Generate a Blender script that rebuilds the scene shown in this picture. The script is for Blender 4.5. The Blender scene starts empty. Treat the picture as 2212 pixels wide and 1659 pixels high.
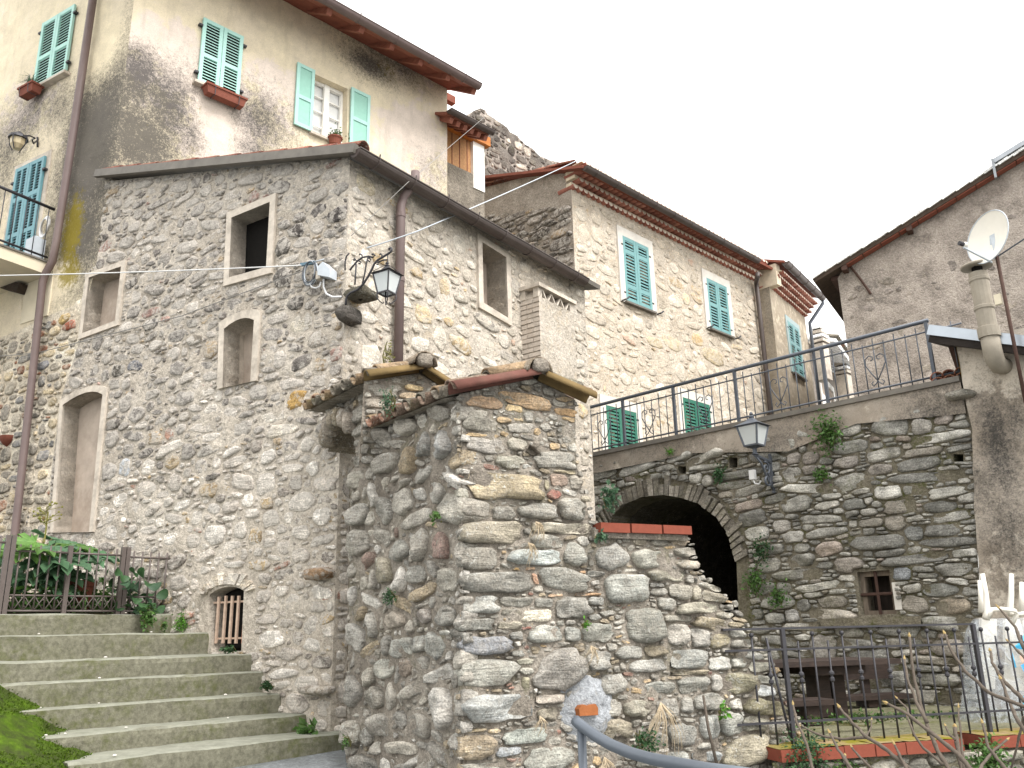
import bpy, bmesh, math, random
import numpy as np
from mathutils import Vector, Matrix, noise
from mathutils.geometry import delaunay_2d_cdt

# ------------------------------------------------------------------ camera, sky, sun, exposure
scene = bpy.context.scene
COL = scene.collection
EYE = Vector((0.0, 0.0, 1.6))
FPX, CX, CY = 1850.0, 1106.0, 829.5          # focal length and centre for a 2212 px wide picture
PITCH, ROLL = math.atan(540.0 / 1850.0), 0.023
_F = Vector((0, math.cos(PITCH), math.sin(PITCH)))
_R0 = Vector((1, 0, 0)); _U0 = Vector((0, -math.sin(PITCH), math.cos(PITCH)))
CUP = _U0 * math.cos(ROLL) + _R0 * math.sin(ROLL)
CRT = _R0 * math.cos(ROLL) - _U0 * math.sin(ROLL)
cam_data = bpy.data.cameras.new("camera"); cam = bpy.data.objects.new("camera", cam_data)
COL.objects.link(cam)
cam_data.sensor_width = 36.0; cam_data.lens = 36.0 * FPX / 2212.0
cam_data.clip_start = 0.05; cam_data.clip_end = 2000
cam.matrix_world = Matrix(((CRT.x, CUP.x, -_F.x, EYE.x), (CRT.y, CUP.y, -_F.y, EYE.y), (CRT.z, CUP.z, -_F.z, EYE.z), (0, 0, 0, 1)))
scene.camera = cam
SUN_DIR = Vector((0.5, -0.55, 1.0)).normalized()     # towards the sun behind the cloud
SUN_EL = math.asin(SUN_DIR.z); SUN_AZ = math.atan2(SUN_DIR.x, SUN_DIR.y)
world = bpy.data.worlds.new("World"); scene.world = world; world.use_nodes = True
wn = world.node_tree; wn.nodes.clear()
w_out = wn.nodes.new("ShaderNodeOutputWorld"); w_bg = wn.nodes.new("ShaderNodeBackground")
w_sky = wn.nodes.new("ShaderNodeTexSky"); w_sky.sky_type = 'NISHITA'; w_sky.sun_disc = False
w_sky.sun_elevation = SUN_EL; w_sky.sun_rotation = SUN_AZ; w_sky.dust_density = 6.0; w_sky.air_density = 1.0
w_mix = wn.nodes.new("ShaderNodeMix"); w_mix.data_type = 'RGBA'
w_mix.inputs[0].default_value = 0.9                       # closed bright cloud over the clear sky
w_mix.inputs[7].default_value = (5.5, 5.48, 5.3, 1)
wn.links.new(w_sky.outputs[0], w_mix.inputs[6]); wn.links.new(w_mix.outputs[2], w_bg.inputs[0])
w_bg.inputs[1].default_value = 0.14
wn.links.new(w_bg.outputs[0], w_out.inputs[0])
sun_l = bpy.data.lights.new("sun", 'SUN'); sun_l.energy = 1.25; sun_l.angle = math.radians(24); sun_l.color = (1.0, 0.985, 0.965)
sun = bpy.data.objects.new("sun", sun_l); COL.objects.link(sun)
sun.rotation_euler = SUN_DIR.to_track_quat('Z', 'Y').to_euler()
vs = scene.view_settings
vs.view_transform = 'Standard'; vs.look = 'None'; vs.gamma = 1.0; vs.use_curve_mapping = False
vs.exposure = 1.63
scene.cycles.max_bounces = 5; scene.cycles.diffuse_bounces = 3; scene.cycles.transparent_max_bounces = 8
scene.render.resolution_x, scene.render.resolution_y = 1024, 768

# ------------------------------------------------------------------ measuring: pixel rays and wall frames
rng = random.Random(11)
def ray(px, py):
    return (_F + CRT * ((px - CX) / FPX) - CUP * ((py - CY) / FPX))
def horizon(px): return 1370.0 - 0.023 * (px - CX)
def atY(px, py, Y):
    d = ray(px, py); return EYE + d * (Y / d.y)
def atZ(px, py, z):
    d = ray(px, py); return EYE + d * ((z - EYE.z) / d.z)
Z = Vector((0, 0, 1))
class Frame:
    """a vertical wall plane: u along the wall to the right, v = height, d = out towards the viewer"""
    def __init__(s, o, U):
        s.o = Vector((o.x, o.y, 0)); s.U = Vector((U.x, U.y, 0)).normalized()
        s.N = Vector((s.U.y, -s.U.x, 0))
    @staticmethod
    def vp(o, vpx):
        h = ray(vpx, horizon(vpx)); U = Vector((h.x, h.y, 0)).normalized()
        if U.x < 0: U = -U
        return Frame(o, U)
    def px(s, x, y):
        d = ray(x, y); t = (s.o - EYE).dot(s.N) / d.dot(s.N); p = EYE + d * t
        return ((p - s.o).dot(s.U), p.z)
    def poly(s, pts): return [s.px(*p) for p in pts]
    def P(s, u, v, d=0.0): return s.o + s.U * u + Z * v + s.N * d
    def W(s, x, y, d=0.0): u, v = s.px(x, y); return s.P(u, v, d)
    def off(s, d): return Frame(s.o + s.N * d, s.U)

# ------------------------------------------------------------------ mesh helpers
class G:
    def __init__(s): s.v = []; s.f = []; s.c = []
    def add(s, vs_, fs, col=None):
        b = len(s.v); s.v += [Vector(p) for p in vs_]; s.f += [tuple(i + b for i in f) for f in fs]
        s.c += [col or (1, 1, 1)] * len(vs_)
    def box8(s, p, col=None):     # p[0..3] bottom loop, p[4..7] top loop
        s.add(p, [(3, 2, 1, 0), (4, 5, 6, 7), (0, 1, 5, 4), (1, 2, 6, 5), (2, 3, 7, 6), (3, 0, 4, 7)], col)
    def fbox(s, F, u0, u1, v0, v1, d0, d1, col=None):
        s.box8([F.P(u0, v0, d1), F.P(u1, v0, d1), F.P(u1, v0, d0), F.P(u0, v0, d0), F.P(u0, v1, d1), F.P(u1, v1, d1), F.P(u1, v1, d0), F.P(u0, v1, d0)], col)
    def obox(s, c, ax, ay, az, col=None):   # centre and three half-axes
        c = Vector(c)
        s.box8([c - ax - ay - az, c + ax - ay - az, c + ax + ay - az, c - ax + ay - az, c - ax - ay + az, c + ax - ay + az, c + ax + ay + az, c - ax + ay + az], col)
    def beam(s, a, b, w, h, up=Z, col=None):
        a = Vector(a); b = Vector(b); x = (b - a); l = x.length; x = x / l
        y = up.cross(x)
        if y.length < 1e-4: y = Vector((1, 0, 0))
        y.normalize(); z = x.cross(y)
        s.obox((a + b) / 2, x * (l / 2), y * (w / 2), z * (h / 2), col)
    def tube(s, pts, r, n=8, caps=True, col=None):
        pts = [Vector(p) for p in pts]; m = len(pts)
        rs = r if isinstance(r, (list, tuple)) else [r] * m
        vv = []; ff = []; pn = None
        for i, p in enumerate(pts):
            t = (pts[min(i + 1, m - 1)] - pts[max(i - 1, 0)]).normalized()
            if pn is None:
                a = Z if abs(t.z) < 0.9 else Vector((1, 0, 0)); pn = (a - t * a.dot(t)).normalized()
            else:
                pn = pn - t * pn.dot(t)
                pn = pn.normalized() if pn.length > 1e-5 else t.orthogonal().normalized()
            b = t.cross(pn)
            for k in range(n):
                a = 2 * math.pi * k / n; vv.append(p + (pn * math.cos(a) + b * math.sin(a)) * rs[i])
        for i in range(m - 1):
            for k in range(n):
                ff.append((i * n + k, i * n + (k + 1) % n, (i + 1) * n + (k + 1) % n, (i + 1) * n + k))
        if caps: ff.append(tuple(range(n))[::-1]); ff.append(tuple(range((m - 1) * n, m * n)))
        s.add(vv, ff, col)
    def lathe(s, base, prof, n=14, ax=Z, col=None):   # prof: (radius, height) along ax
        base = Vector(base); a = Vector((1, 0, 0)) if abs(ax.z) > .9 else Z
        x = (a - ax * a.dot(ax)).normalized(); y = ax.cross(x); vv = []; ff = []
        for r, h in prof:
            for k in range(n):
                t = 2 * math.pi * k / n; vv.append(base + ax * h + (x * math.cos(t) + y * math.sin(t)) * max(r, 1e-4))
        for i in range(len(prof) - 1):
            for k in range(n): ff.append((i * n + k, i * n + (k + 1) % n, (i + 1) * n + (k + 1) % n, (i + 1) * n + k))
        ff.append(tuple(range(n))[::-1]); ff.append(tuple(range((len(prof) - 1) * n, len(prof) * n)))
        s.add(vv, ff, col)
    def ball(s, c, r, n=8, m=6, sc=(1, 1, 1), col=None):
        c = Vector(c); vv = []; ff = []
        for i in range(m + 1):
            t = math.pi * i / m
            for k in range(n):
                a = 2 * math.pi * k / n
                vv.append(c + Vector((max(math.sin(t), 1e-3) * math.cos(a) * sc[0], max(math.sin(t), 1e-3) * math.sin(a) * sc[1], math.cos(t) * sc[2])) * r)
        for i in range(m):
            for k in range(n): ff.append((i * n + k, (i + 1) * n + k, (i + 1) * n + (k + 1) % n, i * n + (k + 1) % n))
        s.add(vv, ff, col)
    def slab(s, F, poly, d0, d1, col=None):   # polygon in (u, v) given thickness along d
        n = len(poly); ar = sum(poly[i][0] * poly[(i + 1) % n][1] - poly[(i + 1) % n][0] * poly[i][1] for i in range(n))
        if ar < 0: poly = poly[::-1]
        vv = [F.P(u, v, d1) for u, v in poly] + [F.P(u, v, d0) for u, v in poly]
        s.add(vv, [tuple(range(n)), tuple(range(2 * n - 1, n - 1, -1))] + [(i, i + n, (i + 1) % n + n, (i + 1) % n) for i in range(n)], col)
    def ring(s, F, outer, inner, d0, d1, col=None):   # a band between two outlines with the same number of points
        n = len(outer)
        vv = [F.P(u, v, d1) for u, v in outer] + [F.P(u, v, d1) for u, v in inner] + [F.P(u, v, d0) for u, v in outer] + [F.P(u, v, d0) for u, v in inner]
        ff = []
        for i in range(n):
            j = (i + 1) % n
            ff += [(i, j, n + j, n + i), (n + i, n + j, 3 * n + j, 3 * n + i), (j, i, 2 * n + i, 2 * n + j)]
        s.add(vv, ff, col)

WLOC = {}
def wl(o): return WLOC.get(o.name, Vector((0, 0, 0))) if o else Vector((0, 0, 0))
def thing(name, label, cat, loc=(0, 0, 0), group=None):
    o = bpy.data.objects.new(name, None); COL.objects.link(o); o.empty_display_size = 0.1
    o.location = loc; WLOC[o.name] = Vector(loc); tag(o, label, cat, group, 'thing'); return o
def tag(o, label=None, cat=None, group=None, kind=None):
    if label: o["label"] = label
    if cat: o["category"] = cat
    if group: o["group"] = group
    if kind: o["kind"] = kind
    return o
def mk(name, g, mat, parent=None, smooth=False, centre=False, kind=None, label=None, cat=None, group=None):
    me = bpy.data.meshes.new(name); pl = wl(parent)
    vs_ = g.v
    org = pl.copy()
    if (centre or parent is None) and vs_:
        a = np.array([tuple(p) for p in vs_]); lo, hi = a.min(0), a.max(0)
        org = Vector(((lo[0] + hi[0]) / 2, (lo[1] + hi[1]) / 2, lo[2]))
    me.from_pydata([p - org for p in vs_], [], g.f)
    if g.c:
        at = me.attributes.new("col", 'FLOAT_COLOR', 'POINT')
        buf = np.ones((len(g.c), 4), np.float32); buf[:, :3] = np.array(g.c, np.float32)
        at.data.foreach_set("color", buf.ravel())
    if smooth: me.polygons.foreach_set("use_smooth", [True] * len(me.polygons))
    me.materials.append(mat)
    o = bpy.data.objects.new(name, me); COL.objects.link(o)
    o.location = org - pl; WLOC[o.name] = org
    if parent: o.parent = parent
    tag(o, label, cat, group, kind)
    return o
def share(src, name, parent, M):
    """a copy of a piece that shares its mesh, placed by the world matrix M"""
    o = bpy.data.objects.new(name, src); COL.objects.link(o); pl = wl(parent)
    o.parent = parent; o.matrix_local = Matrix.Translation(-pl) @ M; WLOC[o.name] = M.translation.copy(); return o

def S(h, k=1.0):     # photo colour (hex) to linear base colour
    h = h.lstrip('#'); out = []
    for i in (0, 2, 4):
        c = int(h[i:i + 2], 16) / 255.0
        out.append(min(0.9, (c / 12.92 if c <= .04045 else ((c + .055) / 1.055) ** 2.4) * k))
    return tuple(out)
def mixc(a, b, t): return tuple(a[i] * (1 - t) + b[i] * t for i in range(3))

# ------------------------------------------------------------------ materials
class NT:
    def __init__(s, name):
        s.m = bpy.data.materials.new(name); s.m.use_nodes = True; s.t = s.m.node_tree; s.t.nodes.clear()
        s.out = s.n("ShaderNodeOutputMaterial"); s.b = s.n("ShaderNodeBsdfPrincipled"); s.l(s.b.outputs[0], s.out.inputs[0])
        s.geo = s.n("ShaderNodeNewGeometry"); s.pos = s.geo.outputs["Position"]
    def n(s, k): return s.t.nodes.new(k)
    def l(s, a, b): s.t.links.new(a, b)
    def val(s, sock, v):
        if hasattr(v, "is_output"): s.l(v, sock)
        elif isinstance(v, tuple) and len(v) == 3 and sock.type == 'RGBA': sock.default_value = (*v, 1)
        else: sock.default_value = v
    def noise(s, scale, detail=4, rough=.55, dist=0.0, vec=None):
        n = s.n("ShaderNodeTexNoise"); n.inputs["Scale"].default_value = scale; n.inputs["Detail"].default_value = detail
        n.inputs["Roughness"].default_value = rough; n.inputs["Distortion"].default_value = dist; s.l(vec or s.pos, n.inputs["Vector"]); return n.outputs["Fac"]
    def voro(s, scale, feat='F1', vec=None, out="Distance"):
        n = s.n("ShaderNodeTexVoronoi"); n.feature = feat; n.inputs["Scale"].default_value = scale; s.l(vec or s.pos, n.inputs["Vector"]); return n.outputs[out]
    def ramp(s, fac, a, b, lo=0.0, hi=1.0):
        n = s.n("ShaderNodeMapRange"); n.clamp = True
        for i, v in zip((1, 2, 3, 4), (a, b, lo, hi)): n.inputs[i].default_value = v
        s.l(fac, n.inputs[0]); return n.outputs[0]
    def mix(s, fac, a, b, mode='MIX'):
        n = s.n("ShaderNodeMix"); n.data_type = 'RGBA'; n.blend_type = mode
        s.val(n.inputs[0], fac); s.val(n.inputs[6], a); s.val(n.inputs[7], b); return n.outputs[2]
    def math(s, op, a, b=0.0):
        n = s.n("ShaderNodeMath"); n.operation = op; s.val(n.inputs[0], a); s.val(n.inputs[1], b); return n.outputs[0]
    def attr(s, name, out="Color"):
        n = s.n("ShaderNodeAttribute"); n.attribute_name = name; return n.outputs[out]
    def sep(s, c):
        n = s.n("ShaderNodeSeparateColor"); s.l(c, n.inputs[0]); return n.outputs
    def scaled(s, sx, sy, sz):
        n = s.n("ShaderNodeVectorMath"); n.operation = 'MULTIPLY'; s.l(s.pos, n.inputs[0]); n.inputs[1].default_value = (sx, sy, sz); return n.outputs[0]
    def bump(s, h, strength=.5, dist=.01):
        n = s.n("ShaderNodeBump"); n.inputs["Strength"].default_value = strength; n.inputs["Distance"].default_value = dist
        s.l(h, n.inputs["Height"]); s.l(n.outputs[0], s.b.inputs["Normal"])
    def done(s, col, rough=.9, spec=.25, metal=0.0):
        s.val(s.b.inputs["Base Color"], col); s.val(s.b.inputs["Roughness"], rough); s.val(s.b.inputs["Metallic"], metal)
        s.b.inputs["Specular IOR Level"].default_value = spec; return s.m

def stone_mat(name, lichen=.5, lichcol=(.52, .52, .47), grime=.5, bump=.8, fine=55.0, moss=0.0, smear=0.0, smearcol=(.3, .28, .25)):
    t = NT(name); c = t.attr("col")
    n1 = t.noise(7, 6, .62); n2 = t.noise(fine, 5, .7); n3 = t.noise(1.6, 4, .6)
    strat = t.noise(9, 5, .6, .6, t.scaled(.6, .6, 4.5))
    c = t.mix(1.0, c, t.ramp(n1, .32, .68, .62, 1.38), 'MULTIPLY')
    c = t.mix(1.0, c, t.ramp(n2, .33, .67, .55, 1.45), 'MULTIPLY')
    c = t.mix(1.0, c, t.ramp(strat, .35, .65, .78, 1.2), 'MULTIPLY')
    g = t.math('MULTIPLY', t.ramp(n3, .5, .68), t.ramp(t.noise(14, 5, .7), .42, .6)); c = t.mix(t.math('MULTIPLY', g, grime), c, (.055, .05, .043))
    ln = t.math('MULTIPLY', t.ramp(t.noise(38, 4, .7, .4), .54, .62), t.ramp(t.noise(4.2, 3, .6), .46, .62))
    c = t.mix(t.math('MULTIPLY', ln, lichen), c, lichcol)
    sp = t.ramp(t.voro(30), .10, .05); sp = t.math('MULTIPLY', sp, t.ramp(t.noise(5, 2), .5, .6)); c = t.mix(t.math('MULTIPLY', sp, min(1, lichen * 1.2)), c, (.62, .62, .56))
    if moss:
        mo = t.math('MULTIPLY', t.ramp(t.noise(2.3, 4, .65), .52, .64), t.ramp(t.noise(24, 4, .7), .4, .6)); c = t.mix(t.math('MULTIPLY', mo, moss), c, (.085, .09, .02))
    if smear:
        sm = t.ramp(t.noise(11, 6, .7, 1.0), .47, .53); sm = t.math('MULTIPLY', sm, t.ramp(t.noise(2.9, 3, .5), .3, .6, .35, 1.0)); c = t.mix(t.math('MULTIPLY', sm, smear), c, t.mix(1.0, smearcol, t.ramp(n2, .25, .75, .78, 1.22), 'MULTIPLY'))
    h = t.math('ADD', t.math('MULTIPLY', t.noise(18, 6, .65), 1.0), t.math('MULTIPLY', n2, .45)); h = t.math('ADD', h, t.math('MULTIPLY', strat, .7))
    t.bump(h, bump, .035); return t.done(c, .92, .2)

def mortar_mat(name, base, base2, dark=(.06, .055, .05), darkamt=.5, bump=.7, spots=0.0, spotcol=(.3, .28, .24), moss=0.0):
    """mortar or render; the attribute col holds stains: r = black lichen, g = yellow moss, b = bared or repainted patch"""
    t = NT(name); n1 = t.noise(2.2, 5, .6); n2 = t.noise(26, 6, .7); n3 = t.noise(80, 4, .7)
    c = t.mix(t.ramp(n1, .35, .65), base, base2)
    c = t.mix(1.0, c, t.ramp(n2, .33, .67, .7, 1.3), 'MULTIPLY'); c = t.mix(1.0, c, t.ramp(n3, .33, .67, .76, 1.24), 'MULTIPLY')
    g = t.math('MULTIPLY', t.ramp(t.noise(1.1, 5, .65), .52, .7), t.ramp(t.noise(12, 6, .72), .4, .62)); c = t.mix(t.math('MULTIPLY', g, darkamt), c, dark)
    if spots:
        sp = t.ramp(t.noise(9, 5, .7, .5), .56, .6); c = t.mix(t.math('MULTIPLY', sp, spots), c, spotcol)
    if moss:
        mo = t.math('MULTIPLY', t.ramp(t.noise(2.7, 4, .65), .52, .62), t.ramp(t.noise(30, 4, .7), .4, .6)); c = t.mix(t.math('MULTIPLY', mo, moss), c, (.08, .09, .02))
    h = t.math('ADD', t.math('MULTIPLY', t.noise(13, 6, .62), 1.2), t.math('MULTIPLY', n2, .5)); h = t.math('ADD', h, t.math('MULTIPLY', n3, .25))
    t.bump(h, bump, .035); return t.done(c, .95, .15)

def stucco_mat(name, paint, paint2, under, dark=(.045, .043, .045), bump=.45, darkfine=15.0):
    t = NT(name); a = t.sep(t.attr("col"))
    n1 = t.noise(1.3, 5, .62); n2 = t.noise(darkfine, 7, .72, .3); n3 = t.noise(70, 4, .7); n4 = t.noise(5, 6, .7)
    c = t.mix(t.ramp(n1, .36, .64), paint, paint2)
    bare = t.ramp(t.math('ADD', a[2], t.math('MULTIPLY', t.math('SUBTRACT', n4, .5), 1.3)), .42, .56); c = t.mix(bare, c, under)
    c = t.mix(1.0, c, t.ramp(n3, .25, .75, .84, 1.16), 'MULTIPLY'); c = t.mix(1.0, c, t.ramp(n4, .25, .75, .86, 1.14), 'MULTIPLY')
    drip = t.noise(6, 4, .6, 0, t.scaled(1, 1, .12)); c = t.mix(t.math('MULTIPLY', t.ramp(drip, .55, .75), .25), c, (.2, .17, .13))
    dkn = t.math('ADD', t.math('MULTIPLY', t.math('SUBTRACT', n2, .5), 1.5), t.math('MULTIPLY', t.math('SUBTRACT', t.noise(48, 6, .75), .5), 2.2)); dk = t.ramp(t.math('ADD', t.math('MULTIPLY', a[0], 1.25), dkn), .3, 1.15, 0, .88); c = t.mix(dk, c, dark)
    ye = t.ramp(t.math('ADD', a[1], t.math('MULTIPLY', t.math('SUBTRACT', n2, .5), 1.3)), .45, .75, 0, .85); c = t.mix(ye, c, (.22, .17, .015))
    h = t.math('ADD', t.math('MULTIPLY', n4, .7), t.math('MULTIPLY', n3, .3)); h = t.math('ADD', h, t.math('MULTIPLY', t.math('MULTIPLY', n2, dk), .9))
    t.bump(h, bump, .02); return t.done(c, .93, .15)

def plain_mat(name, col, rough=.6, spec=.3, metal=0.0, var=.12, scale=20.0, bump=0.0, dirt=0.0, dirtcol=(.08, .07, .06)):
    t = NT(name); n = t.noise(scale, 5, .65); c = t.mix(1.0, col, t.ramp(n, .25, .75, 1 - var, 1 + var), 'MULTIPLY')
    if dirt:
        d = t.math('MULTIPLY', t.ramp(t.noise(scale * .35, 6, .7), .48, .68), dirt); c = t.mix(d, c, dirtcol)
    if bump: t.bump(t.noise(scale * 2.5, 5, .65), bump, .01)
    return t.done(c, rough, spec, metal)
def leaf_mat(name, a, b, rough=.5):
    t = NT(name); oi = t.n("ShaderNodeObjectInfo"); c = t.attr("col"); n = t.noise(30, 3)
    c2 = t.mix(t.ramp(n, .3, .7), a, b); c = t.mix(1.0, c2, c, 'MULTIPLY'); t.l(c, t.b.inputs["Base Color"])
    tr = t.n("ShaderNodeBsdfTranslucent"); t.l(c, tr.inputs[0]); mx = t.n("ShaderNodeMixShader"); mx.inputs[0].default_value = .25
    t.l(t.b.outputs[0], mx.inputs[1]); t.l(tr.outputs[0], mx.inputs[2]); t.l(mx.outputs[0], t.out.inputs[0])
    t.b.inputs["Roughness"].default_value = rough; t.b.inputs["Specular IOR Level"].default_value = .3; return t.m
def wood_mat(name, a, b, rough=.75, sc=(30, 30, 30)):
    t = NT(name); n = t.noise(1, 6, .65, .8, t.scaled(*sc)); c = t.mix(t.ramp(n, .3, .7), a, b)
    c = t.mix(1.0, c, t.ramp(t.noise(6, 5, .7), .25, .75, .75, 1.25), 'MULTIPLY'); t.bump(n, .3, .005); return t.done(c, rough, .25)

# ------------------------------------------------------------------ walls: rough sheet with openings, and stones laid in it
def in_poly(x, y, poly):
    """vectorised point-in-polygon"""
    x = np.asarray(x); y = np.asarray(y); r = np.zeros(x.shape, bool); n = len(poly); j = n - 1
    for i in range(n):
        xi, yi = poly[i]; xj, yj = poly[j]
        c = ((yi > y) != (yj > y)) & (x < (xj - xi) * (y - yi) / ((yj - yi) or 1e-9) + xi)
        r ^= c; j = i
    return r
def densify(poly, step):
    out = []
    for i, p in enumerate(poly):
        q = poly[(i + 1) % len(poly)]; k = max(1, int(math.hypot(q[0] - p[0], q[1] - p[1]) / step))
        out += [(p[0] + (q[0] - p[0]) * t / k, p[1] + (q[1] - p[1]) * t / k) for t in range(k)]
    return out
def sheet(F, poly, holes=(), step=.08, amp=.012, freq=3.0, stain=None, reveal=.35, seed=0, bulge=None, edge_free=False):
    """triangulated rough wall face with openings; holes get reveals and are left open at the back"""
    poly = densify(poly, step); holes = [densify(h, step) for h in holes]
    r = np.random.RandomState(seed); pts = []; edges = []
    for lp in [poly] + holes:
        b = len(pts); pts += lp; edges += [(b + i, b + (i + 1) % len(lp)) for i in range(len(lp))]
    nb = len(pts); A = np.array(poly); lo, hi = A.min(0), A.max(0)
    us, vv = np.meshgrid(np.arange(lo[0], hi[0], step), np.arange(lo[1], hi[1], step)); us = us.ravel(); vv = vv.ravel()
    us = us + r.uniform(-.3, .3, us.shape) * step; vv = vv + r.uniform(-.3, .3, vv.shape) * step
    ok = in_poly(us, vv, poly)
    for h in holes: ok &= ~in_poly(us, vv, h)
    B = np.array(pts)
    us, vv = us[ok], vv[ok]
    if len(us):
        keep = np.ones(len(us), bool)
        for i in range(0, len(us), 2000):
            d = (us[i:i + 2000, None] - B[None, :, 0]) ** 2 + (vv[i:i + 2000, None] - B[None, :, 1]) ** 2; keep[i:i + 2000] = d.min(1) > (step * .45) ** 2
        us, vv = us[keep], vv[keep]
    allp = [Vector(p) for p in pts] + [Vector((a, b)) for a, b in zip(us, vv)]
    ov, oe, of, *_ = delaunay_2d_cdt(allp, edges, [], 0, 1e-5)
    ov = np.array([(p.x, p.y) for p in ov]); of = np.array(of)
    cen = ov[of].mean(1); k = in_poly(cen[:, 0], cen[:, 1], poly)
    for h in holes: k &= ~in_poly(cen[:, 0], cen[:, 1], h)
    of = of[k]
    g = G(); vs_ = []; cs = []
    for i, (u, v) in enumerate(ov):
        d = 0.0
        if i >= nb or edge_free:
            w = F.P(u, v) * freq
            d = amp * (noise.noise(w) + .6 * noise.noise(w * 2.7) + .35 * noise.noise(w * 6.1))
        if bulge: d += bulge(u, v)
        vs_.append(F.P(u, v, d)); cs.append(stain(u, v) if stain else (0, 0, 0))
    fs = []
    for a, b, c in of:
        x = (ov[b] - ov[a]); y = (ov[c] - ov[a])
        fs.append((int(a), int(b), int(c)) if x[0] * y[1] - x[1] * y[0] > 0 else (int(a), int(c), int(b)))
    g.v = vs_; g.f = fs; g.c = cs
    for h in holes:
        n = len(h); cc = stain(*h[0]) if stain else (0, 0, 0)
        g.add([F.P(u, v) for u, v in h] + [F.P(u, v, -reveal) for u, v in h], [(i, (i + 1) % n, n + (i + 1) % n, n + i) for i in range(n)], (0, 0, 0))
    return g

def lay(F, poly, holes=(), fixed=(), sizes=((.5, .2), (.3, .14), (.18, .09), (.1, .055)), fill=1.0, grow=1.25, rot=.12, pw=(2.2, 3.4), seed=1, res=.012, K=16, pack=.86, aspect_j=.35, gap=.006, jit=.03, lobe=.1):
    """irregular rubble: ellipses thrown from large to small, then grown against each other; returns outlines in (u, v)"""
    r = np.random.RandomState(seed); A = np.array(poly); lo = A.min(0) - .05; hi = A.max(0) + .05
    nx, ny = int((hi[0] - lo[0]) / res) + 2, int((hi[1] - lo[1]) / res) + 2
    gx, gy = np.meshgrid(lo[0] + np.arange(nx) * res, lo[1] + np.arange(ny) * res); free = in_poly(gx, gy, poly)
    for h in holes: free &= ~in_poly(gx, gy, h)
    allow = free.copy(); st = []
    def metric(s, x, y):
        c, sn = math.cos(s[4]), math.sin(s[4]); X = (x - s[0]) * c + (y - s[1]) * sn; Y = -(x - s[0]) * sn + (y - s[1]) * c
        return (np.abs(X / s[2]) ** s[5] + np.abs(Y / s[3]) ** s[5]) ** (1 / s[5])
    def window(s):
        R = max(s[2], s[3]) * 1.1; i0 = max(0, int((s[0] - R - lo[0]) / res)); i1 = min(nx, int((s[0] + R - lo[0]) / res) + 2)
        j0 = max(0, int((s[1] - R - lo[1]) / res)); j1 = min(ny, int((s[1] + R - lo[1]) / res) + 2); return slice(j0, j1), slice(i0, i1)
    def put(s): w = window(s); free[w] &= metric(s, gx[w], gy[w]) > 1.0
    for f in fixed:
        s = (f[0], f[1], f[2] / 2, f[3] / 2, f[4] if len(f) > 4 else 0.0, f[6] if len(f) > 6 else 3.0, f[5] if len(f) > 5 else None); st.append(s); put(s)
    area = allow.sum() * res * res
    for w0, h0 in sizes:
        tries = int(fill * 7 * area / (w0 * h0)) + 20; fj, fi = np.nonzero(free)
        if len(fj) == 0: break
        for _ in range(tries):
            k = r.randint(len(fj)); x, y = lo[0] + fi[k] * res, lo[1] + fj[k] * res; sc = r.uniform(.78, 1.25); aj = math.exp(r.uniform(-aspect_j, aspect_j))
            s = (x, y, w0 * sc * aj / 2, h0 * sc / aj / 2, r.uniform(-rot, rot), r.uniform(*pw), None); w = window(s)
            m = metric(s, gx[w], gy[w])
            if free[w][m < pack].all() and (m < pack).any(): st.append(s); put(s)
    # grow
    out = []; C = np.array([(s[0], s[1]) for s in st]) if st else np.zeros((0, 2)); RR = np.array([max(s[2], s[3]) for s in st])
    th = np.arange(K) * 2 * math.pi / K; rs = np.linspace(.3, max(grow, 1.02), 26)
    for i, s in enumerate(st):
        ph = np.arctan2(s[3] * np.sin(th), s[2] * np.cos(th)); c, sn = np.cos(ph), np.sin(ph); base = (np.abs(c / s[2]) ** s[5] + np.abs(sn / s[3]) ** s[5]) ** (-1 / s[5])
        cr, sr = math.cos(s[4]), math.sin(s[4]); dx = (c * cr - sn * sr) * base; dy = (c * sr + sn * cr) * base
        px = s[0] + dx[:, None] * rs[None]; py = s[1] + dy[:, None] * rs[None]; bad = np.zeros(px.shape, bool)
        nb = np.nonzero(np.hypot(C[:, 0] - s[0], C[:, 1] - s[1]) < (RR + RR[i]) * grow * 1.05)[0]
        for j in nb:
            if j != i: bad |= metric(st[j], px, py) < rs[None]
        ii = np.clip(((px - lo[0]) / res).astype(int), 0, nx - 1); jj = np.clip(((py - lo[1]) / res).astype(int), 0, ny - 1); bad |= ~allow[jj, ii]
        first = np.where(bad.any(1), bad.argmax(1), len(rs) - 1); rad = rs[np.maximum(first - 1, 0)]; lob = sum(r.uniform(.3, 1) * np.cos(m * th + r.uniform(0, 6.28)) for m in (2, 3, 4, 5)); rad = rad * (1 - lobe * np.clip(lob * .5 + .3, 0, 1.2))
        rad = np.minimum(rad, .25 * np.roll(rad, 1) + .5 * rad + .25 * np.roll(rad, -1) + .02) * (1 + r.uniform(-jit, jit * .4, K))
        L = np.hypot(dx, dy) * rad; k2 = np.maximum(.55, 1 - gap / np.maximum(L, .01))
        out.append(dict(c=(s[0], s[1]), pts=[(s[0] + dx[k] * rad[k] * k2[k], s[1] + dy[k] * rad[k] * k2[k]) for k in range(K)], w=s[2] * 2, h=s[3] * 2, col=s[6], a=s[2] * s[3]))
    return out
RP_COBBLE = ((1.0, -.25), (1.0, .25), (.93, .66), (.74, .92), (.4, 1.0))
RP_RUBBLE = ((1.0, -.25), (.985, .5), (.9, .86), (.6, .98))
RP_FLAT = ((1.0, -.4), (.97, .6), (.8, 1.0))
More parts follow.
